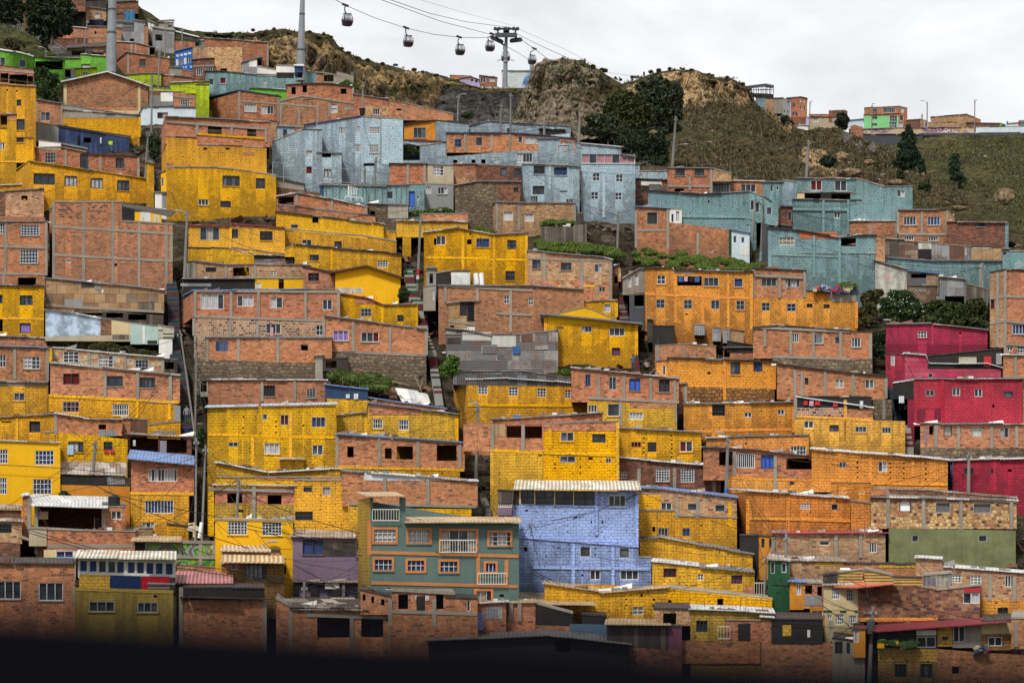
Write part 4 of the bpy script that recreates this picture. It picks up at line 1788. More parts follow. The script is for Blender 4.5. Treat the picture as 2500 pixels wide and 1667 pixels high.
W dgr 1020 45 1310 45 1310 260 2240 262 / 1300 l=920 s=yls
w d 1150 140 216 196
w w53c 1140 360 192 120;1420 366 190 122;2082 386 190 122
w w42t 1745 400 300 190
w w42b 1128 597 156 104;1395 605 154 104;1665 613 156 104
w w31b 2008 620 98 90
w w31t 1950 850 140 100
w w11g 1215 790 140 24
w d 2098 850 36 20
b 1005 495 2235 528 o;1030 745 2230 775 o;1900 510 1905 515 o
c 1905 530 760 o;2137 560 760 o;1013 240 520 o
f 1140 360 212 140;1420 366 210 142;1745 405 326 210;2082 386 210 142
f 1128 597 176 124;1395 605 172 122;1665 613 176 122;2008 620 118 108;1950 850 160 116
r 1150 190 216 90;1740 445 300 100;2020 710 240 90
R can tn 40
H rubble_terrace;dark scrap shed with a heap of coloured bags on its flat roof
W dk 400 740 930 745 / 880
w d 480 810 100 100;650 820 120 90;860 810 90 110
p whi 650 745 765 795
p tin 790 750 860 860
R tin rs 40
H brick_house;brown brick workshop with patched translucent roof and two large dark doors
W brk 380 955 1180 965 / 1500
w d 720 1110 270 170;1036 1115 180 150
b 500 1010 1180 1030
c 370 960 1400;870 1000 1400;1185 880 1400
W brk 250 880 380 955 / 1500
p con 690 1000 870 1020
R tin pt 80
H brick_house;unfinished brown brick rooftop with black and white laundry and rebar rods
W brk 940 805 1190 860 / 1000
w d 970 865 24 50;1040 885 24 50;1122 905 28 50
W brk 1195 825 1700 830 / 980
w d 1290 900 80 120;1590 900 60 120
p wht 1385 850 1400 890;1470 850 1505 892
p dk 1400 855 1470 980
b 1190 800 1715 830
W brk 1640 870 1900 880 / 985
w w11g 1825 935 30 90
W brk 1185 985 1900 1010 / 1500
c 1545 880 1100;1185 880 1100
b 1190 980 1900 1000
R none
H metal_roof;broad grey sheet roof with a shallow peak at the bottom edge of the town
W dk 1500 1225 2500 1185 3140 1255 / 1560
w d 2600 1260 120 100
R can gy 45
H brick_house;brick yard building with white roof edge and a grey zinc cone vent
W brk 1900 920 2135 905 / 1300
p tin 1960 940 2100 1040
p vib 1900 990 1950 1130
R tin wh 10
T 1200 1200
H mixed_house;yellow house stepping down beneath a dark sloping roof, right of the periwinkle house
W yel 1215 400 1370 380 2140 520 / 640
w d 1200 600 20 20
R tin gr 3
H painted_house;low mustard yellow house with red, white and purple curtained windows
W yel 1318 580 2155 665 / 850
w k31r 1462 662 106 74
w w22g 1713 698 50 50
w k31p 2010 718 92 70
p brk 2060 780 2150 830
r 2190 800 80 110
R tin wh 5
H mixed_house;long dull yellow wall house under crumpled tan roof sheets
W yel 435 755 900 830 1440 790 / 1080
w d 1230 850 20 20;1332 883 20 20;1335 932 30 26;1105 880 14 14;1105 930 14 14
w w22t 1200 975 90 70
W yel 1440 790 1900 840 2300 880 / 1010
w d 1458 905 34 40;1532 918 18 16;1875 905 50 60
b 1440 790 2300 880
R tin tn 22
H mixed_house;yellow and brick house with a long white roof edge and one dark curtained window
W yls 1630 965 2300 1000 / 1500
w k31g 1724 1100 94 94
W brk 1915 1050 2215 1060 / 1230
W brt 1330 965 1630 970 / 1090
w d 1460 1040 110 90
W brk 1560 1215 2200 1230 / 1400
p dk 2020 1080 2120 1220
r 1900 1150 100 100
R tin wh 8
H brick_house;workshop with splayed tan roof sheets and clutter above a blue painted wall
W brk 130 915 360 910 / 1200
c 160 920 1060;230 915 1060
W dk 365 920 665 1000 / 1090
W dk 740 1010 940 1020 / 1085
W brk 365 1090 640 1100 / 1250
W blg 640 1080 945 1085 / 1250
p tin2 640 970 920 1005
R tin tn 3
H metal_shed;wide black shuttered hall with plum coloured end panel
W plk 945 1090 1450 1100 / 1300
W puk 1450 1100 1560 1110 / 1290
W brd 1120 1270 1560 1300 / 1560
R can tn 30
T 1800 1200
H brick_house;brick house with a thin crimson roof edge and one lattice window pair
W brt 300 345 1215 340 / 560
w w11g 715 422 84 34
w w31g 1112 457 62 82
c 808 345 540;1010 345 540
W orp 175 365 300 370 / 560
w k11g 210 420 26 74;272 420 24 70
c 292 370 560
W dk 20 360 175 365 / 560
R tin cri 14
H painted_house;dark green house front with concrete stair rising beside it, grey door
W grn 250 560 425 570 / 1000
w w11g 383 622 40 80
w g11g 290 620 36 100
W grn 290 760 430 770 / 1000
w d 335 860 30 80
w w11g 408 850 20 60
R tin rs 3
H brick_house;long brick house partly yellow under rusty overlapping roof sheets
W brt 430 570 870 575 / 700
p yls 630 570 870 608
W brk 870 590 1460 600 / 680
p yls 1160 590 1460 622
p rst 430 560 640 572
R tin rs 36
H brick_house;long pale brick house with white roof edge and three white windows at right
W brt 1465 545 1680 555 1680 620 2400 680 / 900
w w33c 1798 712 80 66;1955 722 90 76
w w31g 2232 735 74 90
c 2070 680 890;2270 700 900
W org 1995 875 2400 895 / 1100
w k21g 2176 972 86 50
w d 2122 905 20 22
R tin wh 10
H painted_house;small orange house with blue and cream roof sheets beside the cream lattice house
W orp 430 740 545 745 / 960
w w21c 503 798 40 96
W brk 545 750 700 755 / 950
w d 585 800 60 70;680 815 50 80
p gry 550 850 690 930
W orp 595 940 715 960 / 1100
w w21c 655 1000 90 50
R tin bl 20
H metal_shed;ochre and silver corrugated parapet sheets standing on a roof;-14
W ocs 825 665 1030 640 / 735
W ocs 1040 640 1275 690 / 740
W ocs 1280 700 1515 705 / 760
W slt2 1520 690 1755 670 / 760
W plk 700 685 820 675 / 745
R none
H painted_house;cream house with green trimmed white lattice windows and a coral red roof
W crm 705 770 990 775 / 1000
w w43c 808 832 68 100;928 845 68 100
w d 770 935 1 1
p grn 705 970 985 990
W crm 715 990 1000 1000 / 1200
w w43c 840 1045 70 86;946 1056 62 86
w w21c 757 1020 40 60
W brm 990 775 1330 745 1640 810 1990 770 / 1060
w w21c 1918 870 140 92
p rd 1855 790 1990 820
p org 1000 1030 1640 1060
R tin co 3
H mixed_house;cream and ochre house under a long maroon roof with a dark open terrace
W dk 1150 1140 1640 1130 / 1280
w w21g 1550 1230 160 90
p whi 1468 1120 1630 1175
p bal 1155 1220 1470 1260
W yls 1640 1100 1765 1100 / 1260
w k11g 1703 1198 50 26
W con 1765 1095 2000 1090 / 1270
w w21g 1815 1165 100 130
W crm 2000 1075 2245 1060 / 1180
W och 2000 1165 2245 1160 / 1290
w w21g 2110 1225 118 76
W yls 1150 1275 1640 1285 / 1400
W och 1150 1380 1660 1390 / 1560
w k31g 1335 1450 100 130;1545 1455 100 130
W orp 945 1130 1045 1130 / 1350
w w41g 968 1180 50 100
R tin mar 3
H brick_house;orange brick terrace house with a black interior and yellow lit panel
W brk 200 1030 280 1035 / 1240
W brk 200 1230 780 1235 / 1560
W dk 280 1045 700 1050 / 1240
p yls 370 1090 440 1180
p whi 572 1130 596 1190
c 770 1050 1220
R tin wh 8
H brick_house;narrow dull concrete lower house with barred windows beside the transformer pole
W con 780 1200 1045 1240 / 1560
w k31g 832 1275 64 100
w k21g 910 1280 30 90
p gry 925 1240 992 1340
R none
H brick_house;brown brick roof terrace with stacked junk at the lower right edge
W brk 1640 1285 1920 1310 2400 1340 / 1560
w d 1790 1460 60 60
W brk 2245 1040 2400 1040 / 1280
c 2285 1060 1270
p junk 1920 1260 2040 1320
p con 1640 1250 1895 1285
R none
"""
# ---------------------------------------------------------------- houses
CLOTH_LABELS = iter(CLOTHS)
class Wall: pass
def fp(s): return [float(x) for x in s.split()]
def items(s): return [i.strip() for i in s.split(';') if i.strip()]
def parse(txt):
    hs = []; tx = ty = 0
    for ln in txt.strip().split('\n'):
        k, _, r = ln.partition(' ')
        if k == 'T': tx, ty = fp(r); continue
        if k == 'H':
            p = ln[2:].split(';'); h = dict(name=p[0], label=p[1], dz=float(p[2]) if len(p) > 2 else 0, tx=tx, ty=ty, W=[], c=[]); hs.append(h); continue
        cv = lambda x, y, tx=tx, ty=ty: (tx+x*K, ty+y*K)
        if k == 'W':
            mat, rest = r.split(' ', 1); a, b = rest.split('/')
            q = fp(a); pts = [cv(q[i], q[i+1]) for i in range(0, len(q), 2)]
            w = Wall(); w.mat = mat; w.pts = pts; bb = b.split(); w.base = ty+float(bb[0])*K; w.l = None; w.s = None
            for t in bb[1:]:
                if t.startswith('l='): w.l = tx+float(t[2:])*K
                if t.startswith('s='): w.s = t[2:]
            w.holes = []; w.pat = []; h['W'].append(w)
        else: h['c'].append((k, r, cv))
    return hs
def find_wall(h, x, y):
    best = None
    for w in h['W']:
        if w.pts[0][0]-1 <= x <= w.pts[-1][0]+1 and y <= w.base+1 and y >= min(p[1] for p in w.pts)-2: best = w
    return best or h['W'][0]
def strips(top, zb, holes, u0, u1):
    """front wall polygon (plane u,z) minus rectangular holes, as trapezoids"""
    xs = {u0, u1}
    for p in top:
        if u0 < p[0] < u1: xs.add(p[0])
    for a in holes:
        for v in (a[0], a[1]):
            if u0 < v < u1: xs.add(v)
    xs = sorted(xs); out = []
    tx = [p[0] for p in top]; tz = [p[1] for p in top]
    def tz_at(u, side):
        for i in range(len(top)-1):
            a, b = top[i], top[i+1]
            if b[0]-a[0] < 1e-6: continue
            if a[0]-1e-7 <= u <= b[0]+1e-7:
                if side > 0 and abs(u-b[0]) < 1e-6 and i < len(top)-2: continue
                return a[1]+(b[1]-a[1])*(u-a[0])/(b[0]-a[0])
        return top[-1][1]
    for a, b in zip(xs, xs[1:]):
        if b-a < 1e-5: continue
        m = (a+b)/2; iv = sorted((q[2], q[3]) for q in holes if q[0] < m < q[1])
        za, zbb = tz_at(a, 1), tz_at(b-1e-6, -1); tm = min(za, zbb); cur = zb
        for lo, hi in iv:
            if lo > cur+1e-4 and lo < tm: out.append((a, b, cur, cur, lo, lo))
            cur = max(cur, min(hi, tm-.02))
        if cur < tm-1e-4 or True: out.append((a, b, cur, cur, max(za, cur), max(zbb, cur)))
    return out
HOUSES = []
def build_house(h):
    name, label = h['name'], h['label']
    Ws = h['W']; basey = max(w.base for w in Ws)
    xs = [p[0] for w in Ws for p in w.pts]; xm = (min(xs)+max(xs))/2
    D = DD(xm, basey)
    if 'skyline' in label and h['tx'] >= 600: D = {600: 445, 1200: 445, 1800: 470}[h['tx']]
    if 'skyline' in label and h['tx'] == 1800:
        D += 4 if 'building' in label or name == 'graffiti_wall' else (8 if name != 'retaining_wall' else 2)
    D += h['dz']
    topy = min(p[1] for w in Ws for p in w.pts)
    dep = max(2.2, min(8.0, .85*(DD(xm, topy)-DD(xm, basey))))
    rr = random.Random(label)
    hasl = any(w.l for w in Ws)
    t = math.tan(math.radians(11 if hasl else rr.uniform(-2, 4)))
    X0 = (min(xs)-1250)/F*D; 
    pos = W3(xm, basey, D)
    root = thing(name, label, name.replace('_', ' '), pos)
    root.matrix_basis.translation = pos
    off = pos
    def Yof(u): return D+(u-X0)*t
    def uof(px):
        s = (px-1250)/F; return s*(D-X0*t)/(1-s*t)
    def zof(px, py): u = uof(px); return H0+(YH-py)/F*Yof(u)
    S = D/F  # metres per source pixel
    def P(u, z, d=0): return (u-off.x, Yof(u)-d-off.y, z-off.z)
    def quadbox(u0, u1, z0a, z0b, z1a, z1b, d0, d1):
        """slab on the facade between depths d0 (back) and d1 (front), trapezoid in z"""
        A = [P(u0, z0a, d1), P(u1, z0b, d1), P(u1, z1b, d1), P(u0, z1a, d1)]
        B = [P(u0, z0a, d0), P(u1, z0b, d0), P(u1, z1b, d0), P(u0, z1a, d0)]
        uv = [(u0, z0a), (u1, z0b), (u1, z1b), (u0, z1a)]
        fs = [(A, uv)]
        for i in range(4):
            j = (i+1) % 4; fs.append(([B[i], B[j], A[j], A[i]], [uv[i], uv[j], (uv[j][0]+.05, uv[j][1]), (uv[i][0]+.05, uv[i][1])]))
        return fs
    # holes from window lines
    wins = []
    for k, r, cv in h['c']:
        if k != 'w': continue
        typ, rest = r.split(' ', 1)
        for it in items(rest):
            x, y, w_, h_ = fp(it); px, py = cv(x, y); wl = find_wall(h, px, py)
            u = uof(px); Yc = Yof(u); s = Yc/F*K
            z = H0+(YH-py)/F*Yc; hw, hh = w_*s/2, h_*s/2
            ua = uof(wl.pts[0][0])+.04; ub = uof(wl.pts[-1][0])-.04
            q = [max(u-hw, ua), min(u+hw, ub), z-hh, z+hh]
            if q[1]-q[0] < .1: continue
            wl.holes.append(q); wins.append((typ, q, wl))
    for i, wl in enumerate(Ws):
        pr = .035*i; wl.pr = pr
        top = [(uof(px), zof(px, py)) for px, py in wl.pts]
        u0, u1 = top[0][0], top[-1][0]
        hidden_below = abs(wl.base-basey) < 2 or not any(abs(v.pts[0][1]-wl.base) < 12 for v in Ws if v is not wl)
        zb = H0+(YH-wl.base)/F*Yof((u0+u1)/2) - ((1.6 if h['dz'] > -10 else .1) if abs(wl.base-basey) < 3 else 0.05)
        wl.top, wl.u0, wl.u1, wl.zb = top, u0, u1, zb
        wl.holes = [q for q in wl.holes if q[3] > zb+.05]
        for q in wl.holes: q[2] = max(q[2], zb+.04)
        fs = []
        for a, b, za, zb2, zc, zd in strips(top, zb, wl.holes, u0, u1):
            if zc-za < 1e-4 and zd-zb2 < 1e-4: continue
            fs.append(([P(a, za, pr), P(b, zb2, pr), P(b, zd, pr), P(a, zc, pr)], [(a, za), (b, zb2), (b, zd), (a, zc)]))
        for q in wl.holes:   # reveals
            d = .24
            for (ua, za), (ub, zb3) in (((q[0],q[2]),(q[1],q[2])), ((q[1],q[2]),(q[1],q[3])), ((q[1],q[3]),(q[0],q[3])), ((q[0],q[3]),(q[0],q[2]))):
                fs.append(([P(ua, za, pr), P(ub, zb3, pr), P(ub, zb3, pr-d), P(ua, za, pr-d)], [(ua, za), (ub, zb3), (ub, zb3+.1), (ua, za+.1)]))
        # sides, back
        def back(u, side):
            Yb = Yof(u)+dep; x = u/Yof(u)*Yb
            if side < 0: x = ((wl.l-1250)/F*Yb) if wl.l else x+.12
            else: x -= .12
            return (x-off.x, Yb-off.y)
        bl, brr = back(u0, -1), back(u1, 1)
        zl, zr = top[0][1], top[-1][1]
        L = dep
        fs.append(([(bl[0], bl[1], zb-off.z), P(u0, zb, pr), P(u0, zl, pr), (bl[0], bl[1], zl-off.z)], [(u0-L, zb), (u0, zb), (u0, zl), (u0-L, zl)], 1 if wl.s else 0))
        fs.append(([P(u1, zb, pr), (brr[0], brr[1], zb-off.z), (brr[0], brr[1], zr-off.z), P(u1, zr, pr)], [(u1, zb), (u1+L, zb), (u1+L, zr), (u1, zr)]))
        fs.append(([(brr[0], brr[1], zb-off.z), (bl[0], bl[1], zb-off.z), (bl[0], bl[1], zl-off.z), (brr[0], brr[1], zr-off.z)], [(u1, zb), (u0, zb), (u0, zl), (u1, zr)]))
        wl.obj = poly('wall', fs, [M[wl.mat]]+([M[wl.s]] if wl.s else []), root)
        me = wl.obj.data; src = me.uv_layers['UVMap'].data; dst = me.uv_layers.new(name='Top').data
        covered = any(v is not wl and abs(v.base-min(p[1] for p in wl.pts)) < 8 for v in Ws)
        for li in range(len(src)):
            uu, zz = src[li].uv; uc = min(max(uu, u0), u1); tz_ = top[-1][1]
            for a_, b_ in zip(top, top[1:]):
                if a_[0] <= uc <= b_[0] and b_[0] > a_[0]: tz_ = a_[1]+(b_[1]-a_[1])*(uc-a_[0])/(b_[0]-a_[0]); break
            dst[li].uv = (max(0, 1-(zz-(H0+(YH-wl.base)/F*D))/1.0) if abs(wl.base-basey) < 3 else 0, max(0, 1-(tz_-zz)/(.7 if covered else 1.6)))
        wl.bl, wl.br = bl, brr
    # roofs
    rl = [c for c in h['c'] if c[0] == 'R']
    kind, rc, rh = 'tin', 'gr', 3
    if rl:
        q = rl[0][1].split(); kind = q[0]; rc = q[1] if len(q) > 1 else 'gr'; rh = float(q[2]) if len(q) > 2 else 3
    def topcap(wl, mat, th, rise, ov, so, part, zlift=.0, mk='R'+rc):
        fs = []; n = len(wl.top); pcs = []
        for i in range(n-1):
            (ua, za), (ub, zc) = wl.top[i], wl.top[i+1]
            if ub-ua < .05: continue
            ea = so if i == 0 else 0; eb = so if i == n-2 else 0
            sl = (zc-za)/(ub-ua); ua2, ub2 = ua-ea, ub+eb; za2, zc2 = za-sl*ea+zlift, zc+sl*eb+zlift
            m_ = 1 if th > .15 else max(1, int((ub2-ua2)/rr.uniform(1.0, 2.6)))
            cuts = [0]+sorted(rr.random() for _ in range(m_-1))+[1]
            for f0, f1 in zip(cuts, cuts[1:]):
                if f1-f0 < .03 and m_ > 1: continue
                j1, j2 = (rr.uniform(-.03, .045), rr.uniform(-.03, .045)) if m_ > 1 else (0, 0)
                pcs.append((ua2+(ub2-ua2)*f0, za2+(zc2-za2)*f0+j1, ua2+(ub2-ua2)*f1, za2+(zc2-za2)*f1+j2, ov*rr.uniform(.6, 1.35) if m_ > 1 else ov))
        mixm = [mat, M['Rgr'], M['Rrs'], M['Rwh']]; wts = {'Rdk': (7,2.5,1.5,.3)}.get(mk, (6,2.5,1.5,.4)) if th < .15 and kind == 'tin' and rh <= 6 and mk not in ('Rnv','Rbl','Rcri','Rmar') else (1,0,0,0)
        for ua2, za2, ub2, zc2, ov in pcs:
            mi_ = rr.choices(range(4), wts)[0]
            fa, fb = P(ua2, za2, ov+wl.pr), P(ub2, zc2, ov+wl.pr)
            f = (ua2-wl.u0)/(wl.u1-wl.u0); g = (ub2-wl.u0)/(wl.u1-wl.u0)
            bx = lambda r_: (wl.bl[0]+(wl.br[0]-wl.bl[0])*r_, wl.bl[1]+(wl.br[1]-wl.bl[1])*r_)
            ba, bb = bx(f), bx(g)
            A = [fa, fb, (bb[0], bb[1], fb[2]+rise), (ba[0], ba[1], fa[2]+rise)]
            T = [(p[0], p[1], p[2]+th) for p in A]
            uv = [(ua2, 0), (ub2, 0), (ub2, dep), (ua2, dep)]
            fs += [(T, uv, mi_), (A[::-1], uv[::-1], mi_), ([A[0], A[1], T[1], T[0]], [(ua2, 0), (ub2, 0), (ub2, th), (ua2, th)], mi_)]
            for p, q_ in ((1, 2), (2, 3), (3, 0)): fs.append(([A[p], A[q_], T[q_], T[p]], [(0, 0), (dep, 0), (dep, th), (0, th)], mi_))
        if fs: return poly(part, fs, mixm, root)
    for i, wl in enumerate(Ws):
        tm = sum(p[1] for p in wl.pts)/len(wl.pts)
        under = any(v is not wl and abs(v.base-min(p[1] for p in wl.pts)) < 8 and v.pts[0][0] < wl.pts[-1][0]-3 and v.pts[-1][0] > wl.pts[0][0]+3 and min(p[1] for p in v.pts) < tm-3 for v in Ws)
        if i == 0 and kind not in ('none', 'loo', 'lean'):
            m = M['R'+rc]
            if kind == 'gab': topcap(wl, m, .16, 0, .55, .5, 'roof', .02)
            else:
                big = rh*K*S
                if rh > 6:
                    Yb = D+dep; pym = tm-rh*K; zback = H0+(YH-pym)/F*Yb; zf = H0+(YH-tm)/F*D
                    topcap(wl, m, .07, max(zback-zf, .1), .7 if kind == 'can' else .22, .18, 'roof', .02)
                else: topcap(wl, m, max(.10, big*1.2), .04*dep, .2, .1, 'roof', .01)
        elif not under and kind != 'loo' and wl.mat not in ('tarpb', 'tarpk'):
            topcap(wl, M['con'] if rr.random() < .45 else M['Rdk'], rr.choice((.07, .1, .14)), .02*dep, .06, .03, 'parapet', .0)
    if kind == 'lean':
        pass
    # debris lying on the roof edge: stones, offcuts, rods
    if kind in ('tin', 'none') and D < 340:
        wl = Ws[0]; fs = []; W_ = wl.u1-wl.u0
        for _ in range(int(min(26, W_*rr.uniform(.8, 2.2)))):
            u = rr.uniform(wl.u0+.2, wl.u1-.2); z = wl.top[-1][1]
            for a_, b_ in zip(wl.top, wl.top[1:]):
                if a_[0] <= u <= b_[0] and b_[0] > a_[0]: z = a_[1]+(b_[1]-a_[1])*(u-a_[0])/(b_[0]-a_[0])
            d = -rr.uniform(.1, min(2.0, dep*.4)); k_ = rr.random(); m_ = rr.randrange(4); p0 = P(u, z+.1, d)
            if k_ < .25: fs += beam(p0, (p0[0]+rr.uniform(-.06, .06), p0[1], p0[2]+rr.uniform(.4, .95)), .035, .035, 3)
            elif k_ < .6: s_ = rr.uniform(.08, .22); fs += box(p0[0]-s_, p0[0]+s_, p0[1]-s_, p0[1]+s_, p0[2]-.1, p0[2]+s_*1.1, m_)
            else:
                l_ = rr.uniform(.4, 1.3); sl_ = rr.uniform(-.25, .35)
                q_ = [(p0[0]-l_/2, p0[1], p0[2]), (p0[0]+l_/2, p0[1], p0[2]+sl_*.3), (p0[0]+l_/2, p0[1]+.5, p0[2]+.12+sl_), (p0[0]-l_/2, p0[1]+.5, p0[2]+.15)]
                fs.append((q_, None, m_)); fs.append(([(x_, y_+.01, z_-.04) for x_, y_, z_ in q_], None, m_))
        if fs: poly('roof_debris', fs, [M['Rgr'], M['Rrs'], M['whi'], M['rst']], root)['kind'] = 'stuff'
    # patches, beams, columns ...
    def surf(px, py): u = uof(px); return u, H0+(YH-py)/F*Yof(u)
    nd = 0; maxpr = .035*(len(Ws)-1)
    for k, r, cv in h['c']:
        if k == 'p':
            mat, rest = r.split(' ', 1)
            for it in items(rest):
                q = fp(it); (xa, ya), (xb, yb) = cv(q[0], q[1]), cv(q[2], q[3]); wl = find_wall(h, (xa+xb)/2, (ya+yb)/2)
                nd += 1; ua, z1 = surf(xa, ya); ub, z0 = surf(xb, yb)
                if mat == 'junk' or mat == 'bal':
                    fs = []
                    mats = [M[x] for x in (['wht', 'gry2', 'bld', 'rd', 'plk2', 'crm'] if mat == 'junk' else ['Lf', 'Lf2', 'Lf', 'yes', 'Lf2', 'Lf'])]
                    nn = int((ub-ua)*22)
                    for _ in range(nn):
                        c = (rr.uniform(ua, ub), rr.uniform(z0, z1)); s = rr.uniform(.05, .22); d = rr.uniform(.0, .5)
                        A = P(c[0], c[1], maxpr+.1+d); 
                        for f_ in box(A[0]-s, A[0]+s, A[1]-s*.6, A[1]+s*.6, A[2]-s*.7, A[2]+s*.7, rr.randrange(6)): fs.append(f_)
                    lab = next(CLOTH_LABELS); o = poly('rubbish_heap' if mat == 'junk' else 'plant_row', [([tuple(Vector(p)+off) for p in f[0]], None, f[2]) for f in fs], mats)
                    tag(o, lab, 'junk' if mat == 'junk' else 'potted plants', kind='stuff'); continue
                if mat in ('shirt', 'wht', 'bld', 'tow', 'tow2', 'gry2') or (mat == 'rd' and q[0] == 850):
                    n = max(1, int((ub-ua)/.42)) if mat in ('shirt', 'rd', 'bld') else max(1, round((ub-ua)/.9)); lab = next(CLOTH_LABELS); w1 = (ub-ua)/n
                    opts = ['wht', 'gry2', 'bld', 'tow', 'rd', 'blk', 'dkb'] if mat == 'shirt' else [mat]
                    for j in range(n):
                        a = ua+w1*j+.02; b = a+w1*rr.uniform(.6, .92); lo = z0+(z1-z0)*rr.uniform(0, .35) if n > 1 else z0
                        fs = []; seg = 4
                        for s_ in range(seg):
                            xa_, xb_ = a+(b-a)*s_/seg, a+(b-a)*(s_+1)/seg; da = maxpr+.1+.05*(s_ % 2); db = maxpr+.1+.05*((s_+1) % 2)
                            fs.append(([P(xa_, lo+.04*(s_ % 2), da), P(xb_, lo+.04*((s_+1) % 2), db), P(xb_, z1, maxpr+.1), P(xa_, z1, maxpr+.1)], [(xa_, lo), (xb_, lo), (xb_, z1), (xa_, z1)]))
                        o = poly('hanging_cloth', [([tuple(Vector(p)+off) for p in f[0]], f[1]) for f in fs], M[rr.choice(opts)])
                        tag(o, lab, 'cloth', group=lab if n > 1 else None)
                    continue
                ua, ub = max(ua, wl.u0-.3), min(ub, wl.u1+.3)
                if ub-ua < .03: continue
                tp = [(ua, z1), (ub, z1)]
                if abs(wl.pts[0][1]-ya) < 2.2 or mat in ('brk', 'brd', 'con', 'yel', 'brt', 'yls', 'chk', 'blu2', 'org') and z1 > min(p[1] for p in wl.top)-.1:
                    # follow the sloping wall top
                    def tz(u):
                        for i in range(len(wl.top)-1):
                            a, b = wl.top[i], wl.top[i+1]
                            if a[0] <= u <= b[0] and b[0] > a[0]: return a[1]+(b[1]-a[1])*(u-a[0])/(b[0]-a[0])
                        return wl.top[0][1] if u < wl.u0 else wl.top[-1][1]
                    tp = [(ua, min(z1+.05, tz(ua)))]+[p for p in wl.top if ua < p[0] < ub]+[(ub, min(z1+.05, tz(ub)))] if z1 > min(tz(ua), tz(ub)) else tp
                z0c = z0
                hol = [qq for qq in wl.holes if not (qq[1] < ua or qq[0] > ub)] if mat not in ('whi', 'wtg', 'ply2', 'gry', 'pk') else []
                d1 = wl.pr+.02+.004*nd; fs = []
                for a, b, za, zb2, zc, zd in strips(tp, z0c, hol, ua, ub):
                    if zc-za < 1e-3 and zd-zb2 < 1e-3: continue
                    fs.append(([P(a, za, d1), P(b, zb2, d1), P(b, zd, d1), P(a, zc, d1)], [(a, za), (b, zb2), (b, zd), (a, zc)]))
                if not hol and (ub-ua) < 4: fs += quadbox(ua, ub, z0, z0, z1, z1, wl.pr, d1)[1:]
                if fs: poly('panel', fs, M[mat], root)
        elif k in ('b', 'c'):
            for it in items(r):
                om = it.endswith(' o'); q = fp(it[:-2] if om else it); m = M['Cor'] if om else M['con']
                if k == 'b':
                    (xa, ya), (xb, yb) = cv(q[0], q[1]), cv(q[2], q[3])
                    if xb-xa < 1: continue
                    ua, za = surf(xa, ya); ub, zc = surf(xb, yb); hh = .11; d = maxpr+.05+(.015 if om else 0)
                    tint = Ws[0].mat if find_wall(h, (xa+xb)/2, (ya+yb)/2+2).mat not in ('brk', 'brd', 'brt', 'chk', 'mot', 'pat', 'stn', 'blk2', 'brm') and not om else None
                    wl = find_wall(h, (xa+xb)/2, (ya+yb)/2+2)
                    if tint and wl.mat in ('yel','org','blu','tea','vio','red','yes','yls','amb','och','crm','whi','ybr'): m = M[wl.mat]; d -= .02
                    poly('beam', quadbox(ua, ub, za-hh, zc-hh, za+hh, zc+hh, -.02, d), m, root)
                else:
                    x, y0, y1 = q[:3]; xx, _ = cv(x, 0); _, ya = cv(0, y0); _, yb = cv(0, y1); u, z1 = surf(xx, ya); _, z0 = surf(xx, yb); hw = .13; d = maxpr+.035+(.015 if om else 0)
                    wl = find_wall(h, xx, (ya+yb)/2)
                    if wl.mat in ('yel','org','blu','tea','vio','red','yes','yls','amb','och') and not om: m = M[wl.mat]; d -= .015
                    poly('column', quadbox(u-hw, u+hw, z0, z0, z1, z1, -.02, d), m, root)
        elif k == 'f':
            for it in items(r):
                x, y, w_, h_ = fp(it); px, py = cv(x, y); u, z = surf(px, py); a, b = w_*K*S/2, h_*K*S/2; e = .16; d = maxpr+.07; fs = []
                for q in ((u-a, u+a, z+b-e, z+b), (u-a, u+a, z-b, z-b+e), (u-a, u-a+e, z-b+e, z+b-e), (u+a-e, u+a, z-b+e, z+b-e)): fs += quadbox(q[0], q[1], q[2], q[2], q[3], q[3], 0, d)
                poly('window_surround', fs, M['Cor'], root)
        elif k == 'r':
            for it in items(r):
                x, y, w_, h_ = fp(it); px, py = cv(x, y); u, z = surf(px, py); a, b = w_*K*S/2, h_*K*S/2; fs = []; d = maxpr+.3
                for zz in (z-b, z+b): fs += quadbox(u-a, u+a, zz-.03, zz-.03, zz+.03, zz+.03, d-.05, d)
                n = int(2*a/.17)
                for j in range(n+1): uu = u-a+2*a*j/n; fs += quadbox(uu-.014, uu+.014, z-b, z-b, z+b, z+b, d-.04, d-.01)
                poly('railing', fs, M['rail'], root)
        elif k == 'D':
            x, y, a, b = fp(r); px, py = cv(x, y); u, z = surf(px, py); a *= K*S; b *= K*S; fs = []
            for sc_ in (1, .45):
                q = [(u-a*sc_, z), (u, z-b*sc_), (u+a*sc_, z), (u, z+b*sc_)]
                for i in range(4):
                    A, B = P(*q[i], maxpr+.02), P(*q[(i+1) % 4], maxpr+.02); fs += beam(A, B, .05, .05)
            poly('diamond_emblem', fs, M['Fw'], root)
        elif k == 'G':
            tx_, x, y, s = r.split(); px, py = cv(float(x), float(y)); u, z = surf(px, py)
            cu = bpy.data.curves.new('lettering', 'FONT'); cu.body = 'IAL AMERI'; cu.size = float(s)*K*S*1.25; cu.extrude = .01
            o = text_mesh('lettering', cu, M['Fg']); o.parent = root; o.location = P(u, z-.15, maxpr+.08); o.rotation_euler = (math.pi/2, 0, 0)
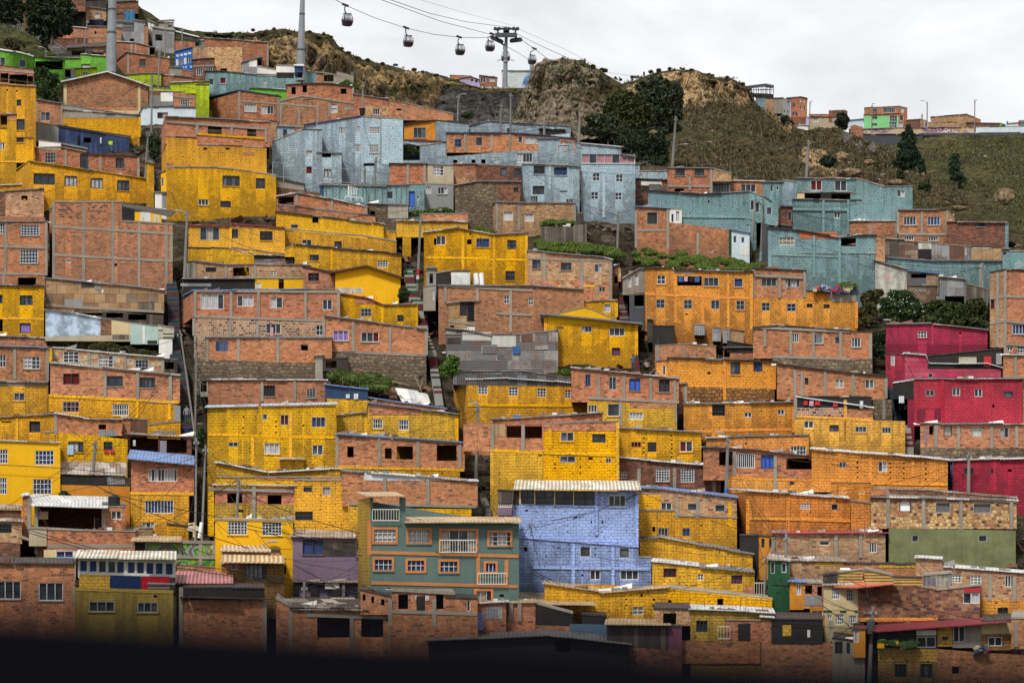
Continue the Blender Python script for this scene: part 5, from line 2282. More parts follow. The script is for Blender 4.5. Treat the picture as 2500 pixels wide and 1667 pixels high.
    # windows
    for typ, q, wl in wins:
        if typ == 'd': continue
        fc, nx, ny, fill = typ[0], int(typ[1]), int(typ[2]), typ[3]
        ua, ub, za, zb = q; pd = wl.pr-.17; fw = .055; small = (ub-ua) < .8
        if small: fw = .045
        fs = []; mats = [M['P'+({'d': 'k'}.get(fill, fill))], M['Pg2'] if fill in 'gc' else M['Pg'], M['Pg']]
        cw = (ub-ua)/nx
        for i in range(nx):
            mi = 0
            if fill in 'cq': mi = 0 if rr.random() < .72 else 2
            elif fill == 'g': mi = 0 if rr.random() < .82 else 1
            elif fill in 'btr': mi = 0 if rr.random() < .7 else 2
            a, b = ua+cw*i, ua+cw*(i+1); fs.append(([P(a, za, pd), P(b, za, pd), P(b, zb, pd), P(a, zb, pd)], [(a, za), (b, za), (b, zb), (a, zb)], mi))
        wo = poly('window', fs, mats, root)
        fm = M['F'+fc]; fs = []; d0, d1 = pd, wl.pr-.015
        if fc == 'w': d1 = wl.pr-.05
        for r4 in ((ua, ub, zb-fw, zb), (ua, ub, za, za+fw), (ua, ua+fw, za+fw, zb-fw), (ub-fw, ub, za+fw, zb-fw)): fs += quadbox(r4[0], r4[1], r4[2], r4[2], r4[3], r4[3], d0, d1)
        mw = .022 if nx*ny > 2 else .03
        if nx >= 4 or ny >= 4: mw = .018
        for i in range(1, nx): u = ua+cw*i; fs += quadbox(u-mw, u+mw, za+fw, za+fw, zb-fw, zb-fw, d0, d1-.01)
        for j in range(1, ny): z = za+(zb-za)*j/ny; fs += quadbox(ua+fw, ub-fw, z-mw, z-mw, z+mw, z+mw, d0, d1-.014)
        poly('frame', fs, fm, wo)
        if rr.random() < .5 and not small:
            poly('sill', quadbox(ua-.06, ub+.06, za-.07, za-.07, za-.002, za-.002, wl.pr-.02, wl.pr+.09), M['con'] if wl.mat in ('brk', 'brd', 'brt', 'mot') else M[wl.mat], wo)
    if kind == 'loo':
        def pt(x, y, d): px, py = h['tx']+x*K, h['ty']+y*K; u = uof(px); return (u-off.x, Yof(u)+d-off.y, H0+(YH-py)/F*(Yof(u)+d)-off.z)
        fs = []
        for x in (80, 118, 156, 195, 232, 265, 298):
            top_ = 705 if x < 230 else 698
            for d in (0, 5): fs += beam(pt(x, 770, d), pt(x, top_, d), .12, .12)
        for y in (735,):
            fs += beam(pt(80, y+6, 0), pt(232, y, 0), .1, .1)+beam(pt(232, y, 0), pt(298, y+4, 0), .1, .1)+beam(pt(80, y+6, 5), pt(298, y+4, 5), .1, .1)
        poly('steel_frame', fs, M['steeld'], root)
        fs = []
        for (xa, ya, xb, yb, th) in ((70, 706, 232, 686, 22), (232, 686, 300, 700, 20)):
            A = [pt(xa, ya, -.2), pt(xb, yb, -.2), pt(xb, yb+th*.3, 5.2), pt(xa, ya+th*.3, 5.2)]; B = [(p[0], p[1], p[2]-th*K*S) for p in A]
            fs += [(A, None), (B[::-1], None)]+[([B[i], B[(i+1) % 4], A[(i+1) % 4], A[i]], None) for i in range(4)]
        poly('roof', fs, M['steeld'], root)
    HOUSES.append((h, D, root))
def house_sheet(lab, mat, pts, ds, tx, ty):
    r_ = [r for h, D, r in HOUSES if h['label'].startswith(lab)][0]
    o = sheet_quad('roof', '', '', mat, pts, ds, tx, ty, .07); del o['label']; del o['category']; o.parent = r_; o.location = -r_.location
def sheet_quad(name, label, cat, mat, pts, ds, tx, ty, th=.05, group=None):
    """free lying sheet: four photo points with their own distances"""
    A = [W3(tx+x*K, ty+y*K, d) for (x, y), d in zip(pts, ds)]; B = [p-Vector((0, 0, th)) for p in A]
    uv = [(0, 0), ((A[1]-A[0]).length, 0), ((A[1]-A[0]).length, (A[2]-A[1]).length), (0, (A[2]-A[1]).length)]
    o = poly(name, [(A, uv), (B[::-1], uv[::-1])]+[([B[i], B[(i+1) % 4], A[(i+1) % 4], A[i]], None) for i in range(4)], M[mat])
    return tag(o, label, cat, group)
# ---------------------------------------------------------------- ground, hills
def fbm(v, o=4): 
    s = 0; a = 1
    for _ in range(o): s += a*noise.noise(v); v = v*2.03; a *= .55
    return s
def lattice(name, xs, crest, bot, Dfun, ny, amp, mats, back=60, smooth=False, rock=None, crag=0.0):
    """terrain sheet: column x, row v from crest (0) to bottom (1); back slope behind crest"""
    vs = []; nx = len(xs); rows = ny+1; att = []
    for j in range(-3, rows):
        for x in xs:
            yc = crest(x); yb = bot(x)
            if j >= 0:
                v = j/ny; y = yc+(yb-yc)*v; d = Dfun(x, y, v); p = W3(x, y, d)
                q = Vector((p.x*.05, p.y*.05, p.z*.09)); n = fbm(q*1.2, 5)
                k = amp*(1 if v > .02 else .5)
                p.y += n*k*2.2
                p.z += fbm(q*3.1+Vector((9, 2, 5)), 4)*k*.45
                if crag:
                    g_ = crag*(.45+.55*max(0, min(1, (rock(x, y, v) if rock else 0)+.6)))
                    wv = noise.noise(Vector((p.x*.05, p.z*.08, 9)))*6
                    r = abs(noise.noise(Vector((p.x*.20+wv*.2, 4, p.z*.05)))); r2 = abs(noise.noise(Vector((p.x*.7+wv*.5, 1, p.z*.16))))
                    p.y -= g_*(r*7.5+r2*3.0+abs(noise.noise(Vector((p.x*1.6, p.z*1.1, 3))))*1.5-2.6)*(1 if v > .03 else .2)
                    p.z += g_*.5*noise.noise(Vector((p.x*.5, 7, p.z*.4)))
            else:
                d = Dfun(x, yc, 0); p = W3(x, yc, d); p.y += -j*back/3; p.z -= (-j/3)**1.5*p.z*.8
            vs.append(p); att.append(rock(x, y if j >= 0 else yc, max(0, j/ny)) if rock else 0.0)
    fs = []; R_ = rows+3
    for j in range(R_-1):
        for i in range(nx-1):
            a = j*nx+i; fs.append((a, a+nx, a+nx+1, a+1))
    me = bpy.data.meshes.new(name); me.from_pydata([tuple(v) for v in vs], [], fs)
    me.polygons.foreach_set('use_smooth', [smooth]*len(fs))
    me.attributes.new('rock', 'FLOAT', 'POINT').data.foreach_set('value', att); me.update()
    o = obj(name, me, mats); struct(o); return o
def rock_mat(name, rockc, grassc, bias=0.0, strata=1.0, amt=1.6):
    t = NT(name); tc = t.n('ShaderNodeTexCoord'); P_ = tc.outputs['Object']
    a = t.noise(t.mapv(P_, (.30, .30, .075)), 1.0, 5, .65, .8)
    rk = t.ramp(a, rockc)
    big = t.noise(P_, .05, 2, .5); rk = t.mix(1, rk, t.ramp(big, [(.35, .55), (.6, 1.25)]), 'MULTIPLY')
    cr = t.noise(t.mapv(P_, (1.5, 1.5, .28)), 1.0, 5, .75, .4); rk = t.mix(1, rk, t.ramp(cr, [(.34, .28), (.44, 1.15), (.7, 2.1)]), 'MULTIPLY')  # crack shade painted into the rock colour, as overcast light shades little
    f = t.noise(P_, 2.4, 4, .8); rk = t.mix(1, rk, t.ramp(f, [(.3, .6), (.7, 1.25)]), 'MULTIPLY')
    g1 = t.noise(P_, .10, 5, .7); g2 = t.noise(t.mapv(P_, (.8, .8, 1.6)), 1.0, 5, .8)
    gr = t.ramp(g1, grassc); gr = t.mix(1, gr, t.ramp(g2, [(.34, .25), (.46, 1.0), (.60, 1.8), (.72, 2.6)]), 'MULTIPLY')
    g3 = t.noise(P_, .22, 5, .65); gr = t.mix(t.ramp(g3, [(.52, 0.0), (.62, .75)]), gr, (.034,.030,.018)); gr = t.mix(t.ramp(t.noise(P_, .33, 5, .7), [(.64, 0.0), (.70, .8)]), gr, (.26,.20,.12))  # dark gully shade painted into the grass for relief, then bare ochre patches
    at = t.n('ShaderNodeAttribute', attribute_name='rock')
    k = t.math('ADD', at.outputs['Fac'], t.math('MULTIPLY', t.math('SUBTRACT', t.noise(P_, .16, 6, .75), .5-bias), amt))
    fac = t.ramp(k, [(.0, 0.0), (.14, 1.0)])
    col = t.mix(fac, gr, rk)
    t.l(col, t.b.inputs['Base Color']); t.setb(Roughness=1); t.b.inputs['Specular IOR Level'].default_value = .03
    h = t.math('ADD', t.noise(P_, 1.3, 6, .8), t.noise(t.mapv(P_, (1.4, 1.4, .25)), 1.0, 5, .7)); t.bump(h, .9, 1.0)
    return t.m
def leafmat(name, c, var=.6):
    t = NT(name); g = t.n('ShaderNodeNewGeometry'); col = t.ramp(g.outputs['Random Per Island'], [(0, mul(c, 1-var)), (.6, c), (1, mul(c, 1.7))])
    t.l(col, t.b.inputs['Base Color']); t.setb(Roughness=.75); t.b.inputs['Specular IOR Level'].default_value = .2
    return t.m
def leaves(name, blobs, n, size, mat, parent=None, up=0.0, k0=.45):
    """blobs: (centre, (rx, ry, rz)); leaf faces scattered through the shells"""
    rr = random.Random(len(blobs)*31+n); vs = []; fs = []; tot = sum(b[1][0]*b[1][2] for b in blobs)
    for c, r in blobs:
        m = int(n*r[0]*r[2]/tot)
        for _ in range(m):
            while True:
                d = Vector((rr.uniform(-1, 1), rr.uniform(-1, 1), rr.uniform(-1, 1)))
                if d.length < 1 and d.length > .05: break
            k = rr.uniform(k0, 1.0)**.5; d = d.normalized()*k*(1+.28*noise.noise(d*2.3+Vector(c)*.3))
            p = Vector((c[0]+d.x*r[0], c[1]+d.y*r[1], c[2]+d.z*r[2]))
            if fbm(p*.9, 2) < -.42: continue
            s = size*rr.uniform(.6, 1.5)
            a = Vector((rr.gauss(0, 1), rr.gauss(0, 1), rr.gauss(0, 1)+up*2)).normalized(); b = a.cross(Vector((rr.gauss(0, 1), rr.gauss(0, 1), rr.gauss(0, 1)))).normalized()
            i = len(vs); vs += [tuple(p-a*s), tuple(p+b*s*.45), tuple(p+a*s), tuple(p-b*s*.45)]; fs.append((i, i+1, i+2, i+3))
    me = bpy.data.meshes.new(name); me.from_pydata(vs, [], fs); me.update()
    return obj(name, me, mat, parent)
def build_land():
    ochre = [(.30, (.045,.038,.03)), (.42, (.13,.10,.065)), (.50, (.36,.24,.10)), (.56, (.20,.155,.10)), (.64, (.50,.31,.09)), (.74, (.20,.15,.095)), (.82, (.06,.05,.04))]
    greyr = [(.28, (.04,.036,.03)), (.40, (.13,.11,.08)), (.50, (.27,.21,.14)), (.56, (.14,.12,.09)), (.66, (.36,.28,.18)), (.82, (.07,.06,.05))]
    grass = [(.3, (.045,.036,.02)), (.45, (.10,.075,.036)), (.56, (.055,.055,.024)), (.66, (.085,.07,.034)), (.78, (.17,.12,.065))]
    green = [(.3, (.042,.040,.022)), (.42, (.10,.09,.036)), (.52, (.05,.05,.024)), (.62, (.09,.075,.036)), (.75, (.19,.14,.075))]
    sand = [(.30, (.07,.05,.03)), (.42, (.24,.165,.09)), (.50, (.40,.27,.14)), (.58, (.20,.145,.085)), (.66, (.46,.33,.19)), (.80, (.10,.075,.05))]
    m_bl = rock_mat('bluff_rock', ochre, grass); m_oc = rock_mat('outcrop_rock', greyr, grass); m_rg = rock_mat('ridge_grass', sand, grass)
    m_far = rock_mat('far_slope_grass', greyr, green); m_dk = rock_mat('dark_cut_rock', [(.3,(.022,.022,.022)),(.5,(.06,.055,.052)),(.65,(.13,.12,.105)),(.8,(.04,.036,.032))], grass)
    soil = [(.3, (.02,.016,.012)), (.5, (.055,.042,.028)), (.64, (.11,.09,.065)), (.75, (.035,.03,.022))]
    m_so = rock_mat('slope_soil', soil, [(.3,(.022,.026,.01)),(.5,(.05,.06,.02)),(.7,(.085,.08,.035))], .1)
    cr = lambda pts, tx=0, ty=0: (lambda x: interp(x, [tx+p[0]*K for p in pts], [ty+p[1]*K for p in pts]))
    left = [(-1700,-260),(700,-200),(1100,-60),(1135,60),(1220,100),(1300,160),(1420,210),(1600,250),(1760,330),(1900,480),(2250,860)]
    fl = cr(left)
    def hc(x): return fl(x) if x < 660 else interp(x, [660, 900, 1300, 1500, 1800, 2100, 2250, 2500, 3200], [258, 290, 320, 390, 440, 490, 540, 600, 640])
    lattice('hillside', [-500+i*11 for i in range(330)], hc, lambda x: 1760, lambda x, y, v: DD(x, y)+3.2, 150, .8, m_so, back=30, rock=lambda x, y, v: -.35 if y < 160 and x < 200 else (-.2 if y < 300 else .05))
    A = [(-900,200),(-400,250),(0,262),(150,250),(230,242),(320,238),(400,255),(440,262),(520,262),(600,270),(680,290),(715,330),(750,380),(790,412),(850,445),(900,470),(950,490),(1030,503),(1100,522),(1200,545),(1300,570),(1380,578),(1450,595),(1560,620),(1650,635),(1750,652),(1830,690),(1900,715),(2150,722),(2400,722)]
    ca = cr(A, 600)
    def rka(x, y, v):
        X = (x-600)/K; Y = y/K; r = .0
        if v < .07: return -.5
        for cx, cy, rx, ry, s in ((640,380,120,110,.6), (330,400,160,130,.25), (520,430,120,120,.3), (1250,620,170,100,.55), (1000,600,120,80,.2), (1450,680,150,70,.25), (1180,760,120,50,-.5), (1400,760,160,50,-.3)):
            d_ = ((X-cx)/rx)**2+((Y-cy)/ry)**2
            if d_ < 1: r += s*(1-d_)
        return r+.2
    lattice('rocky_bluff', [335+i*2.6 for i in range(375)], ca, lambda x: 330, lambda x, y, v: interp(x, [300, 560, 660, 800, 1000, 1120, 1300], [392, 385, 352, 360, 400, 430, 440])-interp(v, [0, .12, .75, 1], [0, 9, 22, 45])*interp(x, [560, 680], [.25, 1]), 110, 1.1, m_bl, crag=1.25, rock=rka)
    cd = cr([(1560,700),(1700,690),(1830,700),(1920,722),(2150,724),(2330,724)], 600)
    lattice('quarry_face', [1045+i*2.6 for i in range(95)], cd, lambda x: 320, lambda x, y, v: 412-v*30, 70, .9, m_dk, crag=.8, back=10, rock=lambda x, y, v: -.4 if v < .08 else .6)
    B = [(150,1060),(220,860),(270,730),(290,690),(320,612),(350,560),(375,535),(412,525),(420,505),(440,490),(520,485),(600,488),(650,478),(730,490),(790,525),(850,560),(930,598),(1000,628),(1050,665),(1080,700),(1160,830),(1240,1000),(1300,1100)]
    cb = cr(B, 1200)
    def rkb(x, y, v):
        X = (x-1200)/K; Y = y/K
        r = interp(X, [250, 600, 800, 950, 1100], [.6, .5, .35, 0, -.35])
        if v < .05 and X > 560: r -= .5
        if ((X-760)/220)**2+((Y-770)/60)**2 < 1: r -= .45
        return r
    lattice('rocky_outcrop', [1246+i*2.1 for i in range(162)], cb, lambda x: 345, lambda x, y, v: 322+abs(x-1400)*.06-interp(v, [0, .1, .7, 1], [0, 5, 14, 30]), 100, 1.3, m_oc, crag=.95, rock=rkb)
    Cc = [(850,760),(1000,720),(1100,682),(1200,652),(1300,602),(1400,590),(1500,580),(1600,580),(1700,593),(1800,620),(1880,640),(1950,648),(2030,680),(2100,730),(2140,790),(2180,870),(2260,925),(2350,960),(2440,995),(2490,1045),(2580,1062),(2700,1045),(2860,1052),(2960,1082),(3100,1160),(3220,1205),(3310,1285),(3420,1395),(3570,1445),(3710,1535),(3860,1605),(4060,1720),(4300,1900)]
    cc = cr(Cc, 1200)
    def rkc(x, y, v):
        X = (x-1200)/K; Y = y/K; n = noise.noise(Vector((X*.012, Y*.012, 0)))*60
        lo = interp(X, [1100, 1300, 1500, 1700, 1900, 2000, 2100, 2200], [760, 850, 870, 860, 830, 840, 870, 850])+n
        if 1120 < X < 2190 and Y < lo: return -.35 if Y < cc(x)/K+18 else .62
        if 2250 < X < 2460 and abs(Y-(930+(X-2260)*.62)) < 45: return .45
        if ((X-2650)/130)**2+((Y-1290)/90)**2 < 1 or ((X-2720)/120)**2+((Y-1410)/45)**2 < 1: return .3
        return -.33
    lattice('grassy_ridge', [1450+i*3.0 for i in range(355)], cc, lambda x: max(interp(x, [1450, 1950, 2150, 2500], [470, 490, 580, 640]), cc(x)+30), lambda x, y, v: interp(x, [1450, 1850, 2100, 2500], [392, 392, 372, 300])-interp(v, [0, .3, 1], [0, 16, interp(x, [1450, 1850, 2100, 2250, 2500], [110, 115, 108, 85, 40])]), 115, 1.1, m_rg, crag=1.0, rock=rkc)
    lattice('far_slope', [2010+i*5 for i in range(230)], lambda x: interp(x, [2010, 2080, 2120, 2180, 2240, 2300, 2500, 3200], [331, 333, 352, 354, 340, 331, 331, 331]), lambda x: 640, lambda x, y, v: 464-v*150, 100, .9, m_far, crag=.7, rock=lambda x, y, v: -.38)
    me = bpy.data.meshes.new('ground'); s = 4000; me.from_pydata([(-s,-s,0),(s,-s,0),(s,s*1.5,0),(-s,s*1.5,0)], [], [(0,1,2,3)])
    struct(obj('ground', me, m_far))
def plant(name, label, cat, tx, ty, blobs, n, size, mat, D=None, trunk=True, group=None, thick=.8, kind=None, up=0):
    """blobs in tile pixels: x, y, rx, ry"""
    bx = sum(b[0] for b in blobs)/len(blobs); by = max(b[1]+b[3] for b in blobs)
    px, py = tx+bx*K, ty+by*K; d = D or DD(px, py)-.8; s = d/F*K
    base = W3(px, py, d)
    root = thing(name, label, cat, base, group)
    bl = []
    for x, y, rx, ry in blobs:
        d3 = d if (D or kind != 'stuff') else DD(tx+x*K, ty+(y+ry)*K)-.8
        p = W3(tx+x*K, ty+y*K, d3)-base; bl.append((p, (rx*s, min(rx, ry*1.3)*s*thick, ry*s)))
    rq = random.Random(label)
    if not kind and len(blobs) and max(b[2] for b in blobs) > 28:
        nb = []
        for p, r in bl:
            nb.append((p, tuple(.88*c for c in r)))
            for _ in range(8):
                dv = Vector((rq.gauss(0, 1), rq.gauss(0, .7), rq.gauss(0, 1))).normalized(); q_ = rq.uniform(.28, .5)
                nb.append((p+Vector((dv.x*r[0]*.85, dv.y*r[1]*.85, dv.z*r[2]*.85)), (r[0]*q_, r[1]*q_, r[2]*q_)))
        bl = nb
    if name == 'grass_bank':
        import bmesh
        bm = bmesh.new()
        for p, r in bl:
            mt_ = bmesh.ops.create_icosphere(bm, subdivisions=3, radius=1)
            for v in mt_['verts']: k_ = 1+.22*noise.noise(v.co*2.2+p*.5); v.co = Vector((v.co.x*r[0]*k_+p.x, v.co.y*r[1]*k_+p.y, v.co.z*r[2]*k_*.9+p.z))
        me = bpy.data.meshes.new('mound'); bm.to_mesh(me); bm.free(); obj('mound', me, M['turf'], root)
    if trunk:
        h = max(b[0].z for b in bl); ts = []
        top = max(bl, key=lambda b: b[0].z)[0]
        ts += tube([(0,0,-1.2), (top.x*.3, 0, h*.3), (top.x*.8, 0, h*.75), tuple(top)], [h*.035+.06, h*.028+.05, h*.015+.03, .03], 7)
        for b, r in bl:
            ts += tube([(top.x*.3, 0, h*.25), ((b.x+top.x*.3)/2, b.y*.5, h*.25+(b.z-h*.25)*.6), tuple(b)], [h*.018+.03, .05, .02], 5)
        poly('trunk', ts, M['bark'], root)
    leaves('crown' if trunk else 'foliage', bl, int(n*(1.7 if name != 'grass_bank' else 2.0)), size*.78 if name != 'grass_bank' else size*.6, mat, root, 2.0 if name == 'grass_bank' else up, .9 if name == 'grass_bank' else .45)
    if kind: root['kind'] = kind
    return root
def build_plants():
    tt = NT('turf'); tcx = tt.n('ShaderNodeTexCoord'); cx = tt.ramp(tt.noise(tcx.outputs['Object'], .9, 5, .75), [(.3, (.02,.035,.008)), (.45, (.055,.085,.014)), (.6, (.10,.145,.02)), (.75, (.075,.075,.03))]); tt.l(cx, tt.b.inputs['Base Color']); tt.setb(Roughness=1); tt.bump(tt.noise(tcx.outputs['Object'], 4, 4, .8), .3, 1); M['turf'] = tt.m
    M['bark'] = plain('bark', (.07,.05,.035)); L = M['Lf'] = leafmat('leaf_green', (.035,.065,.018)); M['Lf2'] = leafmat('leaf_bright', (.07,.13,.02))
    dk = leafmat('leaf_dark', (.026,.040,.018), .7); eu = leafmat('leaf_eucalyptus', (.042,.053,.026), .75); cn = leafmat('leaf_conifer', (.024,.045,.022), .7); gr = M['grassleaf'] = leafmat('grass_blade', (.085,.13,.018), .6); br = leafmat('brown_weed', (.06,.055,.02)); fa = leafmat('leaf_faint', (.03,.055,.025))
    E = (1200, 0)
    plant('eucalyptus_tree', 'tallest dark eucalyptus rising in front of the orange rocky ridge', 'tree', *E, [(1325,710,115,95),(1390,800,160,120),(1490,840,85,140),(1290,890,190,130),(1430,950,150,120),(1330,1030,200,100),(1180,1000,150,100)], 19000, .30, eu, D=300)
    plant('eucalyptus_tree', 'round green topped tree left of the tallest eucalyptus', 'tree', *E, [(1060,850,95,90),(1150,850,100,80),(1050,950,130,110),(1180,960,140,120),(1120,1030,140,80)], 10000, .28, leafmat('leaf_olive', (.045,.055,.016), .7), D=294)
    plant('eucalyptus_tree', 'low dark tree at the foot of the grey rocky outcrop', 'tree', *E, [(900,1000,115,70),(860,1060,120,60),(980,1070,140,70),(1080,1100,120,60)], 8000, .26, eu, D=286)
    plant('eucalyptus_tree', 'bushy tree behind the pink curtained gallery house', 'tree', *E, [(1130,1180,90,80),(1230,1190,130,110),(1350,1190,105,110),(1280,1290,140,80),(1350,1120,90,70),(1160,1250,110,70)], 12000, .26, dk, D=284)
    plant('shrub', 'dark shrubs left of the orange brick house with open windows', 'shrub', *E, [(1270,1350,90,50),(1370,1370,60,45)], 2200, .22, dk, D=280, trunk=False)
    A = (1800, 0)
    plant('conifer_tree', 'tall dark conifer standing before the graffiti wall on the right slope', 'tree', *A, [(1405,1075,32,45),(1405,1130,55,60),(1395,1200,75,60),(1390,1270,95,65),(1390,1345,95,60),(1470,1320,65,60)], 11000, .22, cn, D=352)
    plant('conifer_tree', 'small dark round conifer at the lower right foot of the tall conifer', 'tree', *A, [(1518,1380,28,35),(1518,1420,34,34)], 1800, .18, cn, D=350)
    plant('pine_tree', 'faint thin green pine on the right slope', 'tree', *A, [(1780,1300,35,50),(1775,1370,55,60),(1780,1440,60,45),(1850,1500,45,45)], 3600, .2, fa, D=345)
    plant('round_tree', 'round dark tree in front of the cream skyline house', 'tree', *A, [(860,960,38,38),(862,1000,52,45),(870,1035,45,25)], 4200, .22, dk, D=388)
    plant('shrub', 'dark bush on the slope between the big boulders and tall conifer', 'shrub', *A, [(1335,1440,32,40),(750,1330,60,50)], 1800, .2, dk, D=322, trunk=False)
    plant('shrub', 'green bush above the blue curtained brick house', 'shrub', *A, [(1535,1530,55,30)], 1200, .18, L, D=285, trunk=False, group=None)
    plant('shrub', 'dark scrub at the foot of the cliff edge under the skyline houses', 'shrub', *A, [(395,975,35,30),(430,1010,30,25)], 1000, .2, dk, D=383, trunk=False)
    T = (0, 0)
    plant('dark_tree', 'huge dark tree in the top left corner', 'tree', *T, [(400,20,170,100),(320,110,120,110),(470,130,130,100),(545,80,80,90),(420,230,110,70),(530,210,70,80),(300,210,80,70)], 11000, .3, dk, D=325)
    plant('dark_tree', 'thin dark tree above the railed stairway at the left edge', 'tree', *T, [(60,50,100,90),(140,90,80,80),(20,130,60,70),(120,150,70,50),(0,20,80,80)], 5500, .28, dk, D=330)
    plant('leafy_tree', 'green tree squeezed between the yellow house and the gabled brick warehouse', 'tree', *T, [(340,610,60,60),(420,660,75,60),(370,730,85,80),(440,770,70,60)], 7000, .22, L, D=299)
    plant('shrub', 'dark bush below the railed stairway on the upper left slope', 'shrub', *T, [(370,310,45,50)], 900, .2, dk, trunk=False)
    plant('shrub', 'dull bush on the grass above the left bright green house', 'shrub', *T, [(130,360,80,45),(60,350,40,35)], 1400, .2, br, trunk=False)
    plant('palm_tree', 'small shaggy palm beside the upper stairway pole', 'tree', *T, [(1265,1160,45,50),(1262,1240,35,60)], 1600, .4, leafmat('palm_leaf', (.04,.06,.025)), up=1)
    P6 = (600, 0)
    plant('shrub', 'green hedge bushes in the fenced yard under the pale blue houses', 'shrub', *P6, [(420,1450,85,40),(520,1490,80,35),(470,1430,50,25)], 4200, .18, M['Lf2'], trunk=False)
    plant('shrub', 'green bush at the foot of the bluff right of the lamp pole', 'shrub', *P6, [(1820,950,50,28)], 900, .18, L, D=300, trunk=False)
    plant('shrub', 'yellow green bushes below the small white pier at the bluff', 'shrub', *P6, [(830,690,60,26),(900,710,40,25)], 1300, .18, M['Lf2'], D=309, trunk=False)
    Q = (600, 400)
    plant('shrub', 'dark round bush beside the red and white stairway', 'shrub', *Q, [(1300,1060,45,45)], 1300, .16, L, trunk=False)
    plant('shrub', 'low green weeds in front of the bright blue door', 'shrub', *Q, [(1400,410,70,22),(1500,395,80,25),(1620,390,80,30)], 2600, .15, M['Lf2'], trunk=False, kind='stuff')
    plant('grass_bank', 'grass growing on the ledge above the large mustard yellow house', 'grass', *Q, [(1900,545,70,22),(1990,565,60,18)], 1500, .15, gr, trunk=False, kind='stuff')
    U = (1200, 400)
    bank = lambda lab, bl, n, mt=gr: plant('grass_bank', lab, 'grass', *U, [(x_, y_, rx_, ry_) for x_, y_, rx_, ry_ in bl], n, .16, mt, trunk=False, kind='stuff', thick=1.2)
    rb = random.Random(8)
    def rnd(poly_, n):
        out = []
        while len(out) < n:
            x = rb.uniform(poly_[0][0], poly_[-1][0]); lo = interp(x, [p[0] for p in poly_], [p[1] for p in poly_]); hi = interp(x, [p[0] for p in poly_], [p[2] for p in poly_])
            out.append((x, rb.uniform(lo, hi), rb.uniform(28, 75), rb.uniform(14, 30)))
        return out
    bank('lush green grass bank above the tan mottled brick house', rnd([(380,635,680),(500,650,710),(700,665,725),(900,670,740),(1060,690,775)], 42), 14000)
    bank('lush green grass bank above the big orange house', rnd([(1150,730,790),(1300,690,830),(1500,730,850),(1800,770,870),(2020,800,880),(2200,840,870)], 60), 22000)
    bank('strip of grass behind the weathered plank fence', [(500,490,95,28),(620,485,80,28)], 1800)
    plant('grass_bank', 'dark green grass below the sea blue house', 'grass', 1800, 400, [(340,850,90,20),(680,935,80,18),(800,960,90,25),(900,1000,80,25)], 3000, .16, gr, trunk=False, kind='stuff')
    V = (1800, 400)
    wf = plant('flowering_bush', 'rounded bush dotted with white flowers above the crimson house', 'bush', *V, [(1340,1130,140,75),(1270,1190,95,80),(1420,1200,110,85),(1340,1240,130,60)], 9000, .16, L)
    s_ = DD(1800+1340*K, 400+1300*K)/F*K; leaves('blossoms', [(Vector(((x-1340)*s_, -.9, (1300-y)*s_)), (r_*s_, 1.2, r2_*s_)) for x, y, r_, r2_ in ((1340,1120,120,55),(1430,1190,90,60),(1260,1180,80,60))], 110, .07, M['Px'], wf, 0, .9)
    plant('thicket', 'dark overgrown thicket between the stilt sheds and the crimson house', 'undergrowth', *V, [(1650,1180,130,60),(1800,1230,170,90),(1950,1220,120,110),(1650,1280,150,50),(1900,1310,150,50)], 13000, .2, leafmat('thicket_leaf', (.045,.06,.018), .75), trunk=False, kind='stuff')
    plant('thicket', 'dry grass slope below the green based pole right of the orange house', 'undergrowth', *V, [(1090,1110,75,70),(1080,1220,70,80),(1150,1060,50,30),(1080,1300,70,50)], 5500, .18, br, trunk=False, kind='stuff')
    plant('thicket', 'dark weeds between the brown brick ruin and the crimson house', 'undergrowth', *V, [(1165,1440,50,70),(1160,1530,50,60)], 2500, .17, dk, trunk=False, kind='stuff')
    Z = (600, 800)
    plant('leafy_bush', 'bright green bush under the zinc shed beside the red and white stairway', 'bush', *Z, [(1690,290,70,55),(1660,350,75,60),(1740,380,50,50)], 3600, .15, M['Lf2'], trunk=False)
    plant('grass_bank', 'weedy green slope strewn with planks under the mossy concrete base', 'grass', *Z, [(780,400,110,50),(900,430,120,50),(1030,420,110,50),(1150,450,100,35),(1060,490,120,30)], 8500, .16, leafmat('weed_green', (.06,.085,.016)), trunk=False, kind='stuff')
    plant('leafy_bush', 'leafy bush left of the brick house with bright blue curtains', 'bush', 1200, 800, [(600,370,50,32),(590,420,55,30)], 2000, .14, M['Lf2'], trunk=False)
    plant('roof_weeds', 'brown weeds covering the roof of the colour patched block house', 'weeds', 0, 800, [(520,120,110,30),(680,135,120,30),(850,155,120,30),(1000,180,110,30),(1150,205,110,25),(1240,215,80,20)], 7000, .15, br, trunk=False, kind='stuff')
    plant('shrub', 'small creeper on the post beside the lower striped stairway', 'creeper', 0, 800, [(1650,880,35,40),(1640,950,30,30)], 900, .14, L, trunk=False)
    plant('shrub', 'potted greenery in the dark balcony of the pale blue house', 'plants', 600, 0, [(1330,1230,50,30),(1385,1240,40,30)], 900, .13, L, trunk=False, D=262)
    plant('shrub', 'small green plant on the dark terrace of the shadowy rusty roofed parapet', 'plant', 0, 1200, [(530,30,45,28)], 700, .12, L, trunk=False, D=179)
    plant('shrub', 'bush clinging to the stone base below the brick row at right', 'shrub', 1800, 800, [(1645,1035,30,30)], 600, .13, dk, trunk=False, D=193)
    # scrub along the crests
    rr = random.Random(3)
